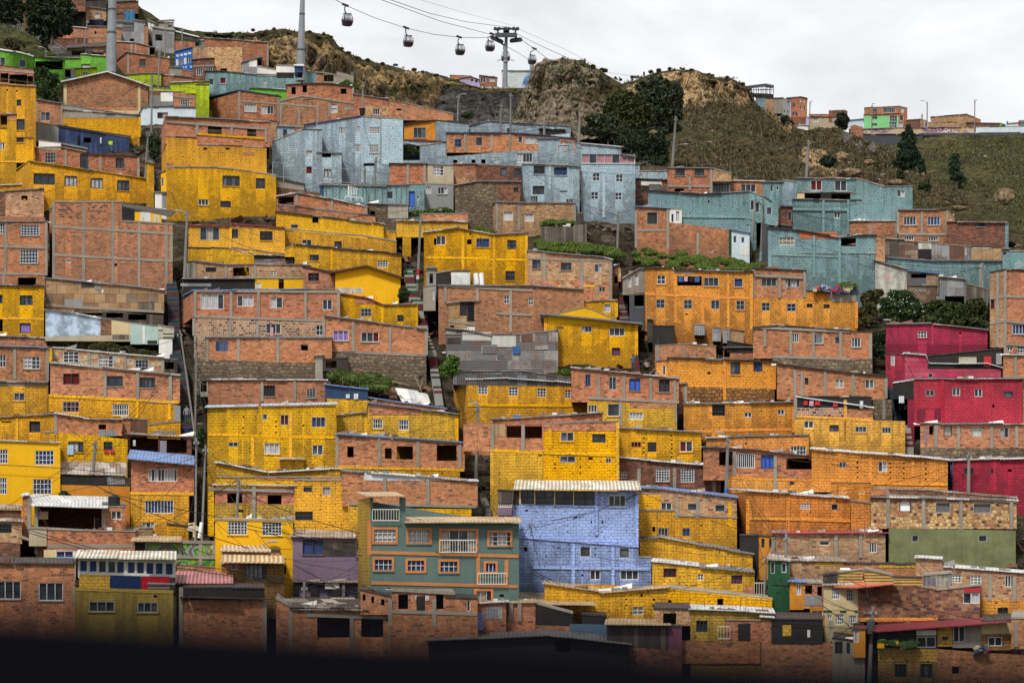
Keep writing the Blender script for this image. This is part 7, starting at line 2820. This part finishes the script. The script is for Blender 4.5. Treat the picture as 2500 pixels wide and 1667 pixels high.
def build_odds():
    t = lambda tx, ty, x, y: (tx+x*K, ty+y*K)
    S = stairs
    for n_, c_ in (('sred', (.14,.022,.025)), ('snav', (.02,.035,.08)), ('stea', (.03,.085,.09)), ('sgrn', (.03,.10,.05)), ('swht', (.30,.30,.27)), ('sgry', (.17,.16,.145)), ('sdk', (.05,.045,.04))): M[n_] = plaster('stair_'+n_[1:], c_, dirt=.35)
    S('long steep stairway with red, navy and teal stripes between the left brick blocks', [(*t(0,400,1385,830),18,0),(*t(0,400,1420,1050),28,22),(*t(0,400,1440,1560),28,46),(*t(0,800,1495,330),26,34),(*t(0,800,1525,700),30,34),(*t(0,800,1545,880),32,16)], ['snav','sred','stea','sdk','snav','sgrn','sred','sdk'])
    S('foot of the striped stairway right of the two storey barred yellow house', [(*t(0,800,1570,1130),16,0),(*t(0,800,1585,1560),20,40),(*t(0,1200,1585,400),22,30)], ['snav','sdk','sred','snav','sdk'])
    S('shadowy upper stairway behind the leftmost tall pole', [(*t(0,0,1225,1080),12,0),(*t(0,0,1245,1470),16,34),(*t(0,400,1280,330),20,30)], ['sdk','sgry','sdk'])
    S('stairway with broad red and white bands left of the large mustard yellow house', [(*t(600,400,1330,860),22,0),(*t(600,400,1375,1080),26,12),(*t(600,400,1440,1170),30,5),(*t(600,400,1450,1350),28,9)], ['sred','swht','sgrn','swht','sred','sdk'])
    S('lower run of the red and white stairway beside the zinc sheds', [(*t(600,400,1465,1370),16,0),(*t(600,800,1530,200),20,12),(*t(600,800,1560,420),20,11),(*t(600,800,1600,680),18,13)], ['sred','swht','sdk','swht'])
    S('grey stairway in the gap left of the big orange house', [(*t(1200,400,1070,1060),18,0),(*t(1200,400,1090,1320),24,16)], ['sgry','sdk','sred'])
    S('short red and white stairway at the right side of the yellow gabled house', [(*t(1200,800,1165,130),14,0),(*t(1200,800,1190,380),18,14)], ['sred','swht','sgrn','sdk'])
    S('dark teal stairway left of the broad crimson house', [(*t(1800,800,1240,480),10,0),(*t(1800,800,1320,760),20,24)], ['sdk','stea','snav'])
    S('small white and red stairway under the amber floored house', [(*t(1800,800,1385,800),14,0),(*t(1800,800,1405,1000),20,9)], ['swht','sred'])
    S('grey railed stairway descending the grassy slope in the top left corner', [(*t(0,0,100,190),14,0),(*t(0,0,320,280),20,26),(*t(0,0,545,460),24,30)], ['sgry','sdk'])
    for k, (x0, y0, x1, y1) in enumerate(((110,160,340,270),(340,270,560,420))):
        a, b = t(0,0,x0,y0), t(0,0,x1,y1); A, B = W3(*a, DD(*a)-1), W3(*b, DD(*b)-1); fs = beam(A, B, .06, .06)+beam(A-Vector((0,0,.5)), B-Vector((0,0,.5)), .04, .04)
        for i in range(13): p = A.lerp(B, i/12); fs += beam(p, p-Vector((0,0,1.3)), .05, .05)
        tag(poly('handrail', fs, M['steel']), ['upper handrail of the top left stairway by the huge dark tree', 'lower handrail of the top left stairway above the black roofed shack'][k], 'handrail')
    S('concrete outside stair rising beside the dark green house front', [(*t(1800,1200,325,755),12,0),(*t(1800,1200,235,835),12,8)], ['sgry'], D=lambda x, y: 165)
    S('grey steps beside the yellow and crimson gap under the mid lamp pole', [(*t(600,800,1940,1350),12,0),(*t(600,800,1990,1480),16,6),(*t(600,1200,1980,220),14,10)], ['sgry','sdk'])
    cyl('water_tank', 'blue water tank on the brick porch roof', 'water tank', *t(1200,800,210,778), 21, 19, 185, 'blueplastic')
    cyl('water_tank', 'black water tank on the brick house with large dark opening', 'water tank', *t(0,1200,935,113), 30, 25, 168, 'blackplastic')
    cyl('plant_pot', 'large black pot holding the pole on the long low brick house', 'pot', *t(600,0,955,945), 15, 16, 282.5, 'blackplastic', [(0,.7),(.1,.78),(.85,.98),(.9,1.05),(1,1.05)])
    cyl('barrel', 'blue barrel behind the graffiti wall at the skyline end', 'barrel', *t(1800,0,2213,1025), 4, 9, 468, 'blueplastic')
    for lab, p, r, m, D in (('red satellite dish left of the large six windowed yellow house', t(0,800,1748,998), .38, 'rd', 190), ('grey satellite dish below the plywood shack', t(600,400,2125,1343), .36, 'Fg', 218), ('black satellite dish under the slim lattice window brick house', t(1200,800,2,2), .01, 'black', 218)):
        if r < .1: continue
        c = W3(*p, D); root = thing('satellite_dish', lab, 'satellite dish', c); fs = []
        pr = [(0,.0),(.12,.5),(.3,.85),(.45,1.0)]
        poly('dish', tube([Vector((0,-1,.35)).normalized()*z*r for z, _ in pr], [max(.01, f*r) for _, f in pr], 16), M[m], root, True)
        poly('feed_arm', beam((0,0,0), (0,-r*1.1,.1), .03, .03)+beam((0,0,0), (0,.25,-.3), .05, .05), M['steeld'], root)
    # red car
    D = 246; c = W3(*t(1800,400,420,545), D); car = thing('parked_car', 'red car parked between the teal houses, partly hidden', 'car', c)
    L = 4.0; side = [(-2,.25),(-2.02,.62),(-1.7,.80),(-1.0,.88),(-.45,1.32),(.75,1.36),(1.45,.95),(1.95,.86),(2.02,.5),(2,.25)]
    car.rotation_euler = (0, .12, math.radians(-18)); fs = []
    for i in range(len(side)-1):
        (xa, za), (xb, zb) = side[i], side[i+1]; wa = .72 if za > 1 else .84; wb = .72 if zb > 1 else .84
        fs.append(([(xa,-wa,za),(xb,-wb,zb),(xb,wb,zb),(xa,wa,za)], None))
    for sg in (-1, 1): fs.append(([(x, sg*(.72 if z > 1 else .84), z) for x, z in side], None))
    poly('body', fs, plain('red_car_paint', (.35,.012,.025), .25, 0, .05, .5), car)
    fs = [([(-.95,-.85,.92),(-.42,-.76,1.26),(.12,-.76,1.3),(.12,-.85,.94)], None), ([(.2,-.85,.94),(.2,-.76,1.3),(.72,-.76,1.3),(1.3,-.85,.95)], None), ([(-1.02,-.7,.90),(-1.02,.7,.90),(-.47,.62,1.31),(-.47,-.62,1.31)], None)]
    poly('glazing', fs, M['Pg'], car)
    for x in (-1.3, 1.3):
        for sg in (-1, 1):
            wl = poly('wheel', tube([(x, sg*.68, .31), (x, sg*.88, .31)], .32, 16), M['black'], car); poly('rim', tube([(x, sg*.86, .31), (x, sg*.89, .31)], .19, 10), M['steel'], wl)
    poly('headlight', box(-2.03, -1.85, -.75, -.45, .55, .68), M['Fw'], car)
    person('person in a grey top walking up the striped stairway', *t(0,800,1530,800), DD(*t(0,800,1530,800))-1.2, 1.65, col=(.15,.16,.18))
    person('person in dark clothes on the short red and white stairway', *t(1200,800,1160,370), DD(*t(1200,800,1160,370))-.9, 1.6, col=(.05,.06,.10))
    person('person sitting in shadow on the open terrace of the water tank brick house', *t(0,1200,805,322), 171, 1.5, seated=True, col=(.02,.02,.025))
    # fence round the football yard
    for lab, pts, y0f, D_ in (('tall wire fence posts in front of the pale blue two storey house', [220,310,405,495,585,680,775,870], 1330, 250), ('blue wire fence around the yard below the largest pale blue house', None, 0, 249)):
        fs = []
        if pts:
            Q = [W3(600+x*K, (1330+(x-220)*.09)*K, D_) for x in pts]; Hh = 150*K*D_/F
            for a in Q: fs += beam(a, a-Vector((0,0,Hh)), .07, .07)
            for a, b in zip(Q, Q[1:]): fs += beam(a, b, .05, .05)+beam(a-Vector((0,0,Hh*.75)), b-Vector((0,0,Hh*.75)), .05, .05)
        else:
            xs = [610,660,715,770,880,960,1010,1060,1120,1160,1235,1275,1320]
            Q = [W3(600+x*K, 400+(165+(x-610)*.02)*K, D_) for x in xs]; Hh = 160*K*D_/F
            for a in Q: fs += beam(a, a-Vector((0,0,Hh)), .07, .07)
            for a, b in zip(Q, Q[1:]): fs += beam(a, b, .05, .05)+beam(a-Vector((0,0,Hh*.95)), b-Vector((0,0,Hh*.95)), .05, .05)
        tag(poly('wire_fence', fs, M['dkc'] if not pts else M['steel']), lab, 'fence')
    # white frame and net in the yard
    g = lambda x, y, d=248: W3(600+x*K, 400+y*K, d)
    fs = beam(g(812,300), g(815,265), .08, .08)+beam(g(815,265), g(955,280), .08, .08)+beam(g(955,280), g(958,315), .08, .08)+beam(g(860,270), g(862,305), .05, .05)+beam(g(910,275), g(912,310), .05, .05)
    tag(poly('goal_frame', fs, M['Fw']), 'low white goal frame in the fenced yard', 'goal frame')
    fs = []
    for k in range(6): fs += beam(g(842+k*13,262-k*1.0), g(842+k*14,182+k*3), .12, .06)
    tag(poly('white_rack', fs, M['Fw']), 'white slatted rack standing behind the goal frame', 'rack')
    # loose sheets and planks
    sheet_quad('canopy_sheet', 'green edged lean-to sheet over the terrace of white bottles', 'roof sheet', 'Rdk', [(1000,325),(1450,385),(1395,433),(1010,350)], [236,236,233.6,233.6], 0, 400)
    for i, (a, m) in enumerate(zip(([(1145,475),(1225,485),(1240,575),(1180,580)], [(1215,490),(1320,500),(1360,632),(1290,620)], [(1310,500),(1410,515),(1470,640),(1350,632)], [(1400,525),(1490,540),(1515,615),(1455,625)]), ('rst', 'whi', 'Rwh', 'Pw'))):
        sheet_quad('zinc_sheet', ['rust brown sheet at the left of the slumped white sheets', 'wavy white sheet left of centre in the slumped pile', 'widest wavy white sheet in the slumped pile', 'rightmost white sheet of the slumped pile'][i], 'zinc sheet', m, a, [205.5,205.5,203,203], 600, 800)
    for i, (x0, y0, x1, y1) in enumerate(((915,335,1025,375),(1060,370,1140,395),(1385,395,1440,520),(1445,440,1430,510),(1200,440,1340,470),(1290,380,1420,262))):
        tx = 600 if i < 5 else 1200
        a, b = t(tx,800,x0,y0), t(tx,800,x1,y1); dd = DD(*b)-1.5
        tag(poly('timber_plank', beam(W3(*a, dd), W3(*b, dd), .12, .08), M['ply2']), ['long pale plank lying high on the weedy slope', 'short plank lying right of the long one on the weedy slope', 'tall propped plank above the slumped white sheets', 'short propped plank next to the tall one above the white sheets', 'broken boards lying at the right of the weedy slope', 'thin pole propped on the roof of the orange plastered house'][i], 'plank')
    a, b = W3(*t(600,800,1610,205), 212.5), W3(*t(600,800,2060,85), 212.5)
    tag(poly('white_pipe', tube([a, (a+b)/2-Vector((0,0,.5)), b], .06, 6), M['Px']), 'long curved white pipe across the zinc shed front', 'pipe')
    for i, (x, y0, y1) in enumerate(((1995,245,340),(2243,255,350),(2800,270,360),(2420,265,390))):
        a, b = t(600,800,x,y0), t(600,800,x,y1); tag(poly('stilt_post', beam(W3(*a, 213), W3(*b, 213)-Vector((0,0,1)), .22, .22), M['con' if i == 0 else 'plk2']), ['concrete stilt post under the zinc shed', 'wooden stilt post under the hanging blue clothes', 'rightmost wooden stilt under the zinc shed', 'thin stilt right of the clothes under the zinc shed'][i], 'stilt')
    for i, (x, y, w, hh) in enumerate(((1865,898,42,92),(1912,895,38,102))):
        a = t(600,400,x+w/2,y); b = t(600,400,x+w/2+6,y+hh); tag(poly('foam_mattress', tube([W3(*a, 227), W3(*b, 227)], w*K*227/F/2, 14), M['Px'], None, True), ['rolled white foam mattress leaning on the left', 'taller rolled white foam mattress on the right'][i], 'mattress')
    house_sheet('brick house with a white sheet roof, black', 'Rwh', [(262,1452),(885,1472),(885,1382),(188,1365)], [168.6,168.6,175,175], 0, 800)
    d_ = DD((1815+2330)/2*K, 1200+850*K)-3
    house_sheet('ochre rendered house', 'Rti', [(1818,480),(2215,487),(2165,425),(1822,416)], [d_-.3,d_-.3,d_+4,d_+4], 0, 1200)
    house_sheet('ochre rendered house', 'Rti', [(1814,572),(2330,580),(2325,520),(1818,510)], [d_-1.3,d_-1.3,d_-.1,d_-.1], 0, 1200)
    house_sheet('cream and ochre house under', 'Rmar', [(935,1103),(1150,1142),(2242,1062),(2000,1028)], [151,148.8,148.8,155], 1800, 1200)
    house_sheet('cream house with green trimmed', 'Rco', [(700,772),(985,782),(1335,748),(1065,716)], [156.6,155.4,155.4,162], 1800, 1200)
    house_sheet('workshop with splayed tan', 'Rtn', [(365,915),(870,925),(740,835),(160,820)], [157,157,163,163], 1200, 1200)
    house_sheet('brown brick workshop with patched', 'Rpt', [(380,958),(1010,965),(930,880),(255,872)], [150.5,150.5,156,156], 600, 1200)
    # pipes and sign by the lower stair
    a, b, c_ = W3(*t(0,1200,1545,270), 162), W3(*t(0,1200,1590,255), 162), W3(*t(0,1200,1592,372), 162)
    tag(poly('vent_pipe', tube([a, b, c_], .1, 8), M['crm']), 'cream bent vent pipe beside the lower stairway foot', 'pipe')
    tag(poly('vent_pipe', tube([W3(*t(0,1200,1652,250), 162), W3(*t(0,1200,1632,378), 162)], .12, 8), M['Px']), 'white straight pipe right of the cream bent pipe', 'pipe')
    sg = thing('oval_sign', 'pale oval sign behind the cream bent pipe', 'sign', W3(*t(0,1200,1585,300), 162.6)); n = 20; s_ = 162.6/F*K
    poly('board', [([(math.cos(k*2*math.pi/n)*52*s_, 0, math.sin(k*2*math.pi/n)*24*s_) for k in range(n)], None)], M['Pw'], sg)
    # loose stones on roofs, ridge lettering
    D5 = 399; rr = random.Random(5); fs = []; x = 1925
    while x < 2150:   # illegible worn strokes, as in the photograph
        if rr.random() < .14: x += 14
        for _ in range(3):
            a, b = W3(600+(x+rr.uniform(0, 9))*K, (719+rr.uniform(-8, 8))*K, D5), W3(600+(x+rr.uniform(0, 11))*K, (719+rr.uniform(-8, 8))*K, D5); fs += beam(a, b+Vector((0, 0, .05)), .12, .16)
        x += 13
    o = poly('ridge_lettering', fs, M['Fw'])
    tag(o, 'row of weathered white letters along the top of the dark quarry face', 'lettering')
    # boulders
    def boulder(label, tx, ty, x, y, rx, ry, D, mat='rockg', seed=0):
        import bmesh
        bm = bmesh.new(); bmesh.ops.create_icosphere(bm, subdivisions=4, radius=1); s = D/F*K
        for v in bm.verts:
            n = fbm(v.co*1.3+Vector((seed, 3, 1)), 4); v.co = v.co*(1+.35*n); v.co.x *= rx*s; v.co.z *= ry*s; v.co.y *= rx*s*.7
        me = bpy.data.meshes.new('boulder'); bm.to_mesh(me); bm.free(); o = obj('boulder', me, M[mat]); o.location = W3(tx+x*K, ty+y*K, D); tag(o, label, 'boulder')
    M['rockg'] = rock_mat('boulder_rock', [(.3,(.06,.055,.05)),(.5,(.16,.14,.115)),(.7,(.24,.21,.17))], [(.3,(.05,.05,.03)),(.7,(.1,.09,.05))], .9); M['rocko'] = rock_mat('sandy_rock', [(.3,(.12,.085,.05)),(.5,(.28,.20,.12)),(.7,(.36,.28,.18))], [(.3,(.08,.07,.03)),(.7,(.1,.09,.05))], .9)
    for i, (lab, x, y, rx, ry, D_, m) in enumerate([('grey boulder highest on the right grassy slope', 900, 1145, 45, 50, 366, 'rockg'), ('narrow grey boulder right of the highest boulder', 1010, 1190, 24, 38, 358, 'rockg'), ('dark split boulder below the highest boulder', 1110, 1220, 38, 50, 350, 'rockg'), ('wide sandy boulder mid slope', 850, 1290, 60, 45, 337, 'rocko'), ('long sandy rock at the slope foot above the teal house', 930, 1420, 90, 42, 300, 'rocko'), ('pale rock right of the teal house roof', 1300, 1500, 75, 26, 300, 'rocko'), ('orange rock at the cliff edge under the grey skyline house', 365, 985, 38, 38, 384, 'rocko'), ('small white rock on the grassy ridge', 1080, 1330, 40, 22, 335, 'rocko')]): boulder(lab, 1800, 0, x, y, rx, ry, D_, m, i*3.7)
    boulder('domed rock with a cave like hollow at the right edge', 1800, 400, 2190, 270, 78, 72, 262, 'rocko', 41); boulder('pale rock on the slope above the wide dark brick block', 1800, 400, 1810, 365, 70, 22, 268, 'rocko', 51); boulder('white rocks at the shrub foot before the ridge trees', 1200, 0, 1325, 1085, 32, 18, 282, 'rocko', 61)
    boulder('long rock lying on the quarry edge of the grey outcrop', 1200, 0, 790, 722, 30, 14, 318, 'rocko', 71)
# ---------------------------------------------------------------- litter and tufts on the hills (placed by ray casting down on the land)
def scatter():
    deps = bpy.context.evaluated_depsgraph_get(); rr = random.Random(21)
    cam = Vector((0, 0, H0))
    def cast(px, py):
        d = W3(px, py, 100)-cam; d.normalize(); ok, loc, nrm, idx, ob, _ = scn.ray_cast(deps, cam+d*100, d); return (ok, loc, nrm, ob)
    specs = [('grassy_ridge', 'dry tussock grass over the grassy ridge', (1500, 2420, 180, 500), 9000, leafmat('dry_tuft', (.085,.068,.034), .8), .38),
             ('far_slope', 'green tussock grass over the far right slope', (2060, 2520, 325, 600), 6000, leafmat('green_tuft', (.08,.078,.03), .75), .36),
             ('rocky_bluff', 'scattered scrub over the rocky bluff', (450, 1250, 70, 300), 1500, leafmat('bluff_tuft', (.07,.065,.028), .7), .40),
             ('rocky_outcrop', 'scattered scrub over the grey outcrop', (1260, 1530, 140, 310), 900, leafmat('outcrop_tuft', (.06,.06,.025), .6), .34),
             ('hillside', 'weeds growing in the gaps between the houses', (0, 2500, 0, 1500), 3500, leafmat('weed_tuft', (.045,.055,.018), .7), .26)]
    for surf_, lab, (x0, x1, y0, y1), n, mt, size in specs:
        vs, fs = [], []
        for _ in range(n):
            ok, p, nrm, ob = cast(rr.uniform(x0, x1), rr.uniform(y0, y1))
            if not ok or not ob or ob.name != surf_: continue
            if fbm(p*.06, 2) < -.25: continue
            for _k in range(9):
                s = size*rr.uniform(.4, 1.2); a = Vector((rr.gauss(0, .5), rr.gauss(0, .5), 1)).normalized(); b = Vector((rr.gauss(0, 1), rr.gauss(0, .6), 0)).normalized()
                q = p+Vector((rr.gauss(0, size*.9), rr.gauss(0, size*.7), 0)); i = len(vs); vs += [tuple(q-b*s*.3), tuple(q+b*s*.3), tuple(q+a*s*1.2)]; fs.append((i, i+1, i+2))
        if fs:
            me = bpy.data.meshes.new('tussock_grass'); me.from_pydata(vs, [], fs); me.update(); tag(obj('tussock_grass', me, mt), lab, 'grass', kind='stuff')
    # scrap in the gaps between the houses
    vs, fs, mi = [], [], []
    for _ in range(3200):
        ok, p, nrm, ob = cast(rr.uniform(0, 2500), rr.uniform(100, 1450))
        if not ok or not ob or ob.name != 'hillside': continue
        for _k in range(3):
            s = rr.uniform(.12, .7); i = len(vs); a = Vector((rr.gauss(0, 1), rr.gauss(0, .6), rr.gauss(.2, .5))).normalized()*s; b = a.cross(Vector((rr.gauss(0, .5), rr.gauss(0, .5), 1))).normalized()*s*rr.uniform(.15, .8)
            q = p+Vector((rr.gauss(0, .6), rr.gauss(-.3, .3), rr.uniform(0, .35))); vs += [tuple(q-a-b), tuple(q+a-b), tuple(q+a+b), tuple(q-a+b)]; fs.append((i, i+1, i+2, i+3)); mi.append(rr.choices(range(5), (4, 4, 3, 1, 1))[0])
    me = bpy.data.meshes.new('rubble'); me.from_pydata(vs, [], fs); me.polygons.foreach_set('material_index', mi); me.update()
    tag(obj('rubble', me, [M['rst'], M['plk2'], M['con'], M['Pw'], M['brd']]), 'broken boards, sheets and rubble lying in the gaps between houses', 'rubble', kind='stuff')
    # service wires from poles to the houses around them
    for o in [o for o in scn.objects if o.name.split('.')[0] in ('utility_pole', 'street_lamp')]:
        if o.location.y > 300: continue
        sh = [c for c in o.children if c.name.startswith('shaft')][0]; top = o.matrix_world @ Vector(max((v.co for v in sh.data.vertices), key=lambda c: c.z)); fsw = []
        near = sorted(HOUSES, key=lambda t_: (t_[2].location-o.location).length)[:9]; rr.shuffle(near)
        for h_, D_, r_ in near[:5]:
            w_ = h_['W'][0]; f_ = rr.random(); pp = w_.pts[0] if f_ < .5 else w_.pts[-1]; e_ = W3(pp[0], pp[1]+rr.uniform(1, 8), D_-.3)
            if (e_-top).length > 32: continue
            n_ = 9; st = top-Vector((0, .05, rr.uniform(.1, .7))); L_ = (e_-st).length; sg = rr.uniform(.02, .06)*L_
            fsw += tube([st.lerp(e_, k/n_)-Vector((0, 0, 4*sg*(k/n_)*(1-k/n_))) for k in range(n_+1)], .02, 3)
        if fsw: tag(poly('service_wires', fsw, M['wire']), ' '.join(('thin wires fanning out from the '+o['label']).split()[:16]), 'wires', kind='stuff')
    # pale litter scraps
    vs, fs = [], []
    for _ in range(520):
        px, py = rr.uniform(0, 2500), rr.uniform(80, 1500)
        if rr.random() < .2: px, py = rr.uniform(2060, 2500), rr.uniform(330, 560)
        ok, p, nrm, ob = cast(px, py)
        if not ok or not ob or ob.name not in ('hillside', 'far_slope', 'grassy_ridge'): continue
        s = rr.uniform(.08, .34); i = len(vs); q = [p+Vector((rr.gauss(0, s), rr.gauss(-.1, .1), abs(rr.gauss(0, s*.6)))) for _ in range(4)]; vs += [tuple(v) for v in q]; fs += [(i, i+1, i+2), (i, i+2, i+3)]
    me = bpy.data.meshes.new('litter'); me.from_pydata(vs, [], fs); me.update(); tag(obj('litter', me, M['Px'] if False else M['Pw']), 'pale litter scraps strewn over the slopes', 'litter', kind='stuff')
# ---------------------------------------------------------------- world, light, camera
def build_world():
    w = bpy.data.worlds.new('World'); scn.world = w; w.use_nodes = True; t = w.node_tree; t.nodes.clear()
    N = lambda typ: t.nodes.new(typ)
    out = N('ShaderNodeOutputWorld'); bg = N('ShaderNodeBackground'); sky = N('ShaderNodeTexSky'); sky.sky_type = 'NISHITA'; sky.sun_disc = False
    sky.sun_elevation = math.radians(52); sky.sun_rotation = math.radians(202)
    bg.inputs[1].default_value = .1
    tc = N('ShaderNodeTexCoord'); mp = N('ShaderNodeMapping'); mp.inputs['Scale'].default_value = (1, 1, 2.2); t.links.new(tc.outputs['Generated'], mp.inputs[0])
    n1 = N('ShaderNodeTexNoise'); n1.inputs['Scale'].default_value = 5.2; n1.inputs['Detail'].default_value = 7; n1.inputs['Roughness'].default_value = .55; n1.inputs['Distortion'].default_value = .3; t.links.new(mp.outputs[0], n1.inputs['Vector'])
    cr = N('ShaderNodeValToRGB'); e = cr.color_ramp.elements; e[0].position = .36; e[0].color = (7.5, 7.6, 7.9, 1); e[1].position = .58; e[1].color = (10.9, 10.9, 11.0, 1); t.links.new(n1.outputs['Fac'], cr.inputs[0])
    mx = N('ShaderNodeMix'); mx.data_type = 'RGBA'; mx.inputs[0].default_value = .93
    t.links.new(sky.outputs[0], mx.inputs[6]); t.links.new(cr.outputs[0], mx.inputs[7]); t.links.new(mx.outputs[2], bg.inputs[0]); t.links.new(bg.outputs[0], out.inputs[0])
    s = bpy.data.lights.new('sun', 'SUN'); s.energy = 3.7; s.angle = math.radians(9); s.color = (1, .965, .91)
    o = bpy.data.objects.new('sun', s); C.objects.link(o); o.rotation_euler = (math.radians(38), 0, math.radians(-22)); o['kind'] = 'helper'
def build_camera():
    cd = bpy.data.cameras.new('camera'); cam = bpy.data.objects.new('camera', cd); C.objects.link(cam)
    cam.location = (0, 0, H0); cam.rotation_euler = (math.pi/2, 0, 0); cd.sensor_width = 36; cd.lens = 36*F/2500
    cd.shift_y = (YH-833.5)/2500; cd.clip_end = 9000; cd.clip_start = .05
    cd.dof.use_dof = True; cd.dof.focus_distance = 225; cd.dof.aperture_fstop = cd.lens/1000/.0215
    scn.camera = cam
    # dark window ledge of the vehicle the photograph was taken from
    y0 = .50; y1 = .62
    def zed(px, py, y): return H0+(YH-py)/F*y
    za = zed(0, 1440, y0); zb = zed(2500, 1588, y0); xa, xb = -1250/F*y0, 1250/F*y0; sl = (zb-za)/(xb-xa)
    fs = []; X0, X1 = -1.1, 1.1; prof = [(.42, -.30), (.42, -.075), (.435, -.022), (.47, -.004), (.50, 0), (.60, -.006), (.63, -.03), (.63, -.30)]
    zc = lambda x: za+(x-xa)*sl
    for i in range(len(prof)-1):
        (ya, da), (yb, db) = prof[i], prof[i+1]
        fs.append(([(X0, ya, zc(X0)+da), (X1, ya, zc(X1)+da), (X1, yb, zc(X1)+db), (X0, yb, zc(X0)+db)], None))
    for X in (X0, X1): fs.append(([(X, y_, zc(X)+d_) for y_, d_ in prof], None))
    o = poly('window_ledge', fs, plain('black_rubber', (.003,.003,.0042), 1, 0, .2, 0)); tag(o, 'blurred black window ledge along the bottom of the view', 'window ledge')
build_mats(); build_murals()
build_land()
build_plants()
for h in parse(DATA): build_house(h)
build_poles(); build_cableway(); build_odds()
build_world(); build_camera()
bpy.context.view_layer.update()
scatter()
scn.view_settings.view_transform = 'Standard'; scn.view_settings.look = 'None'; scn.view_settings.exposure = 0
scn.render.engine = 'CYCLES'; scn.cycles.max_bounces = 5; scn.cycles.diffuse_bounces = 3; scn.cycles.use_denoising = True
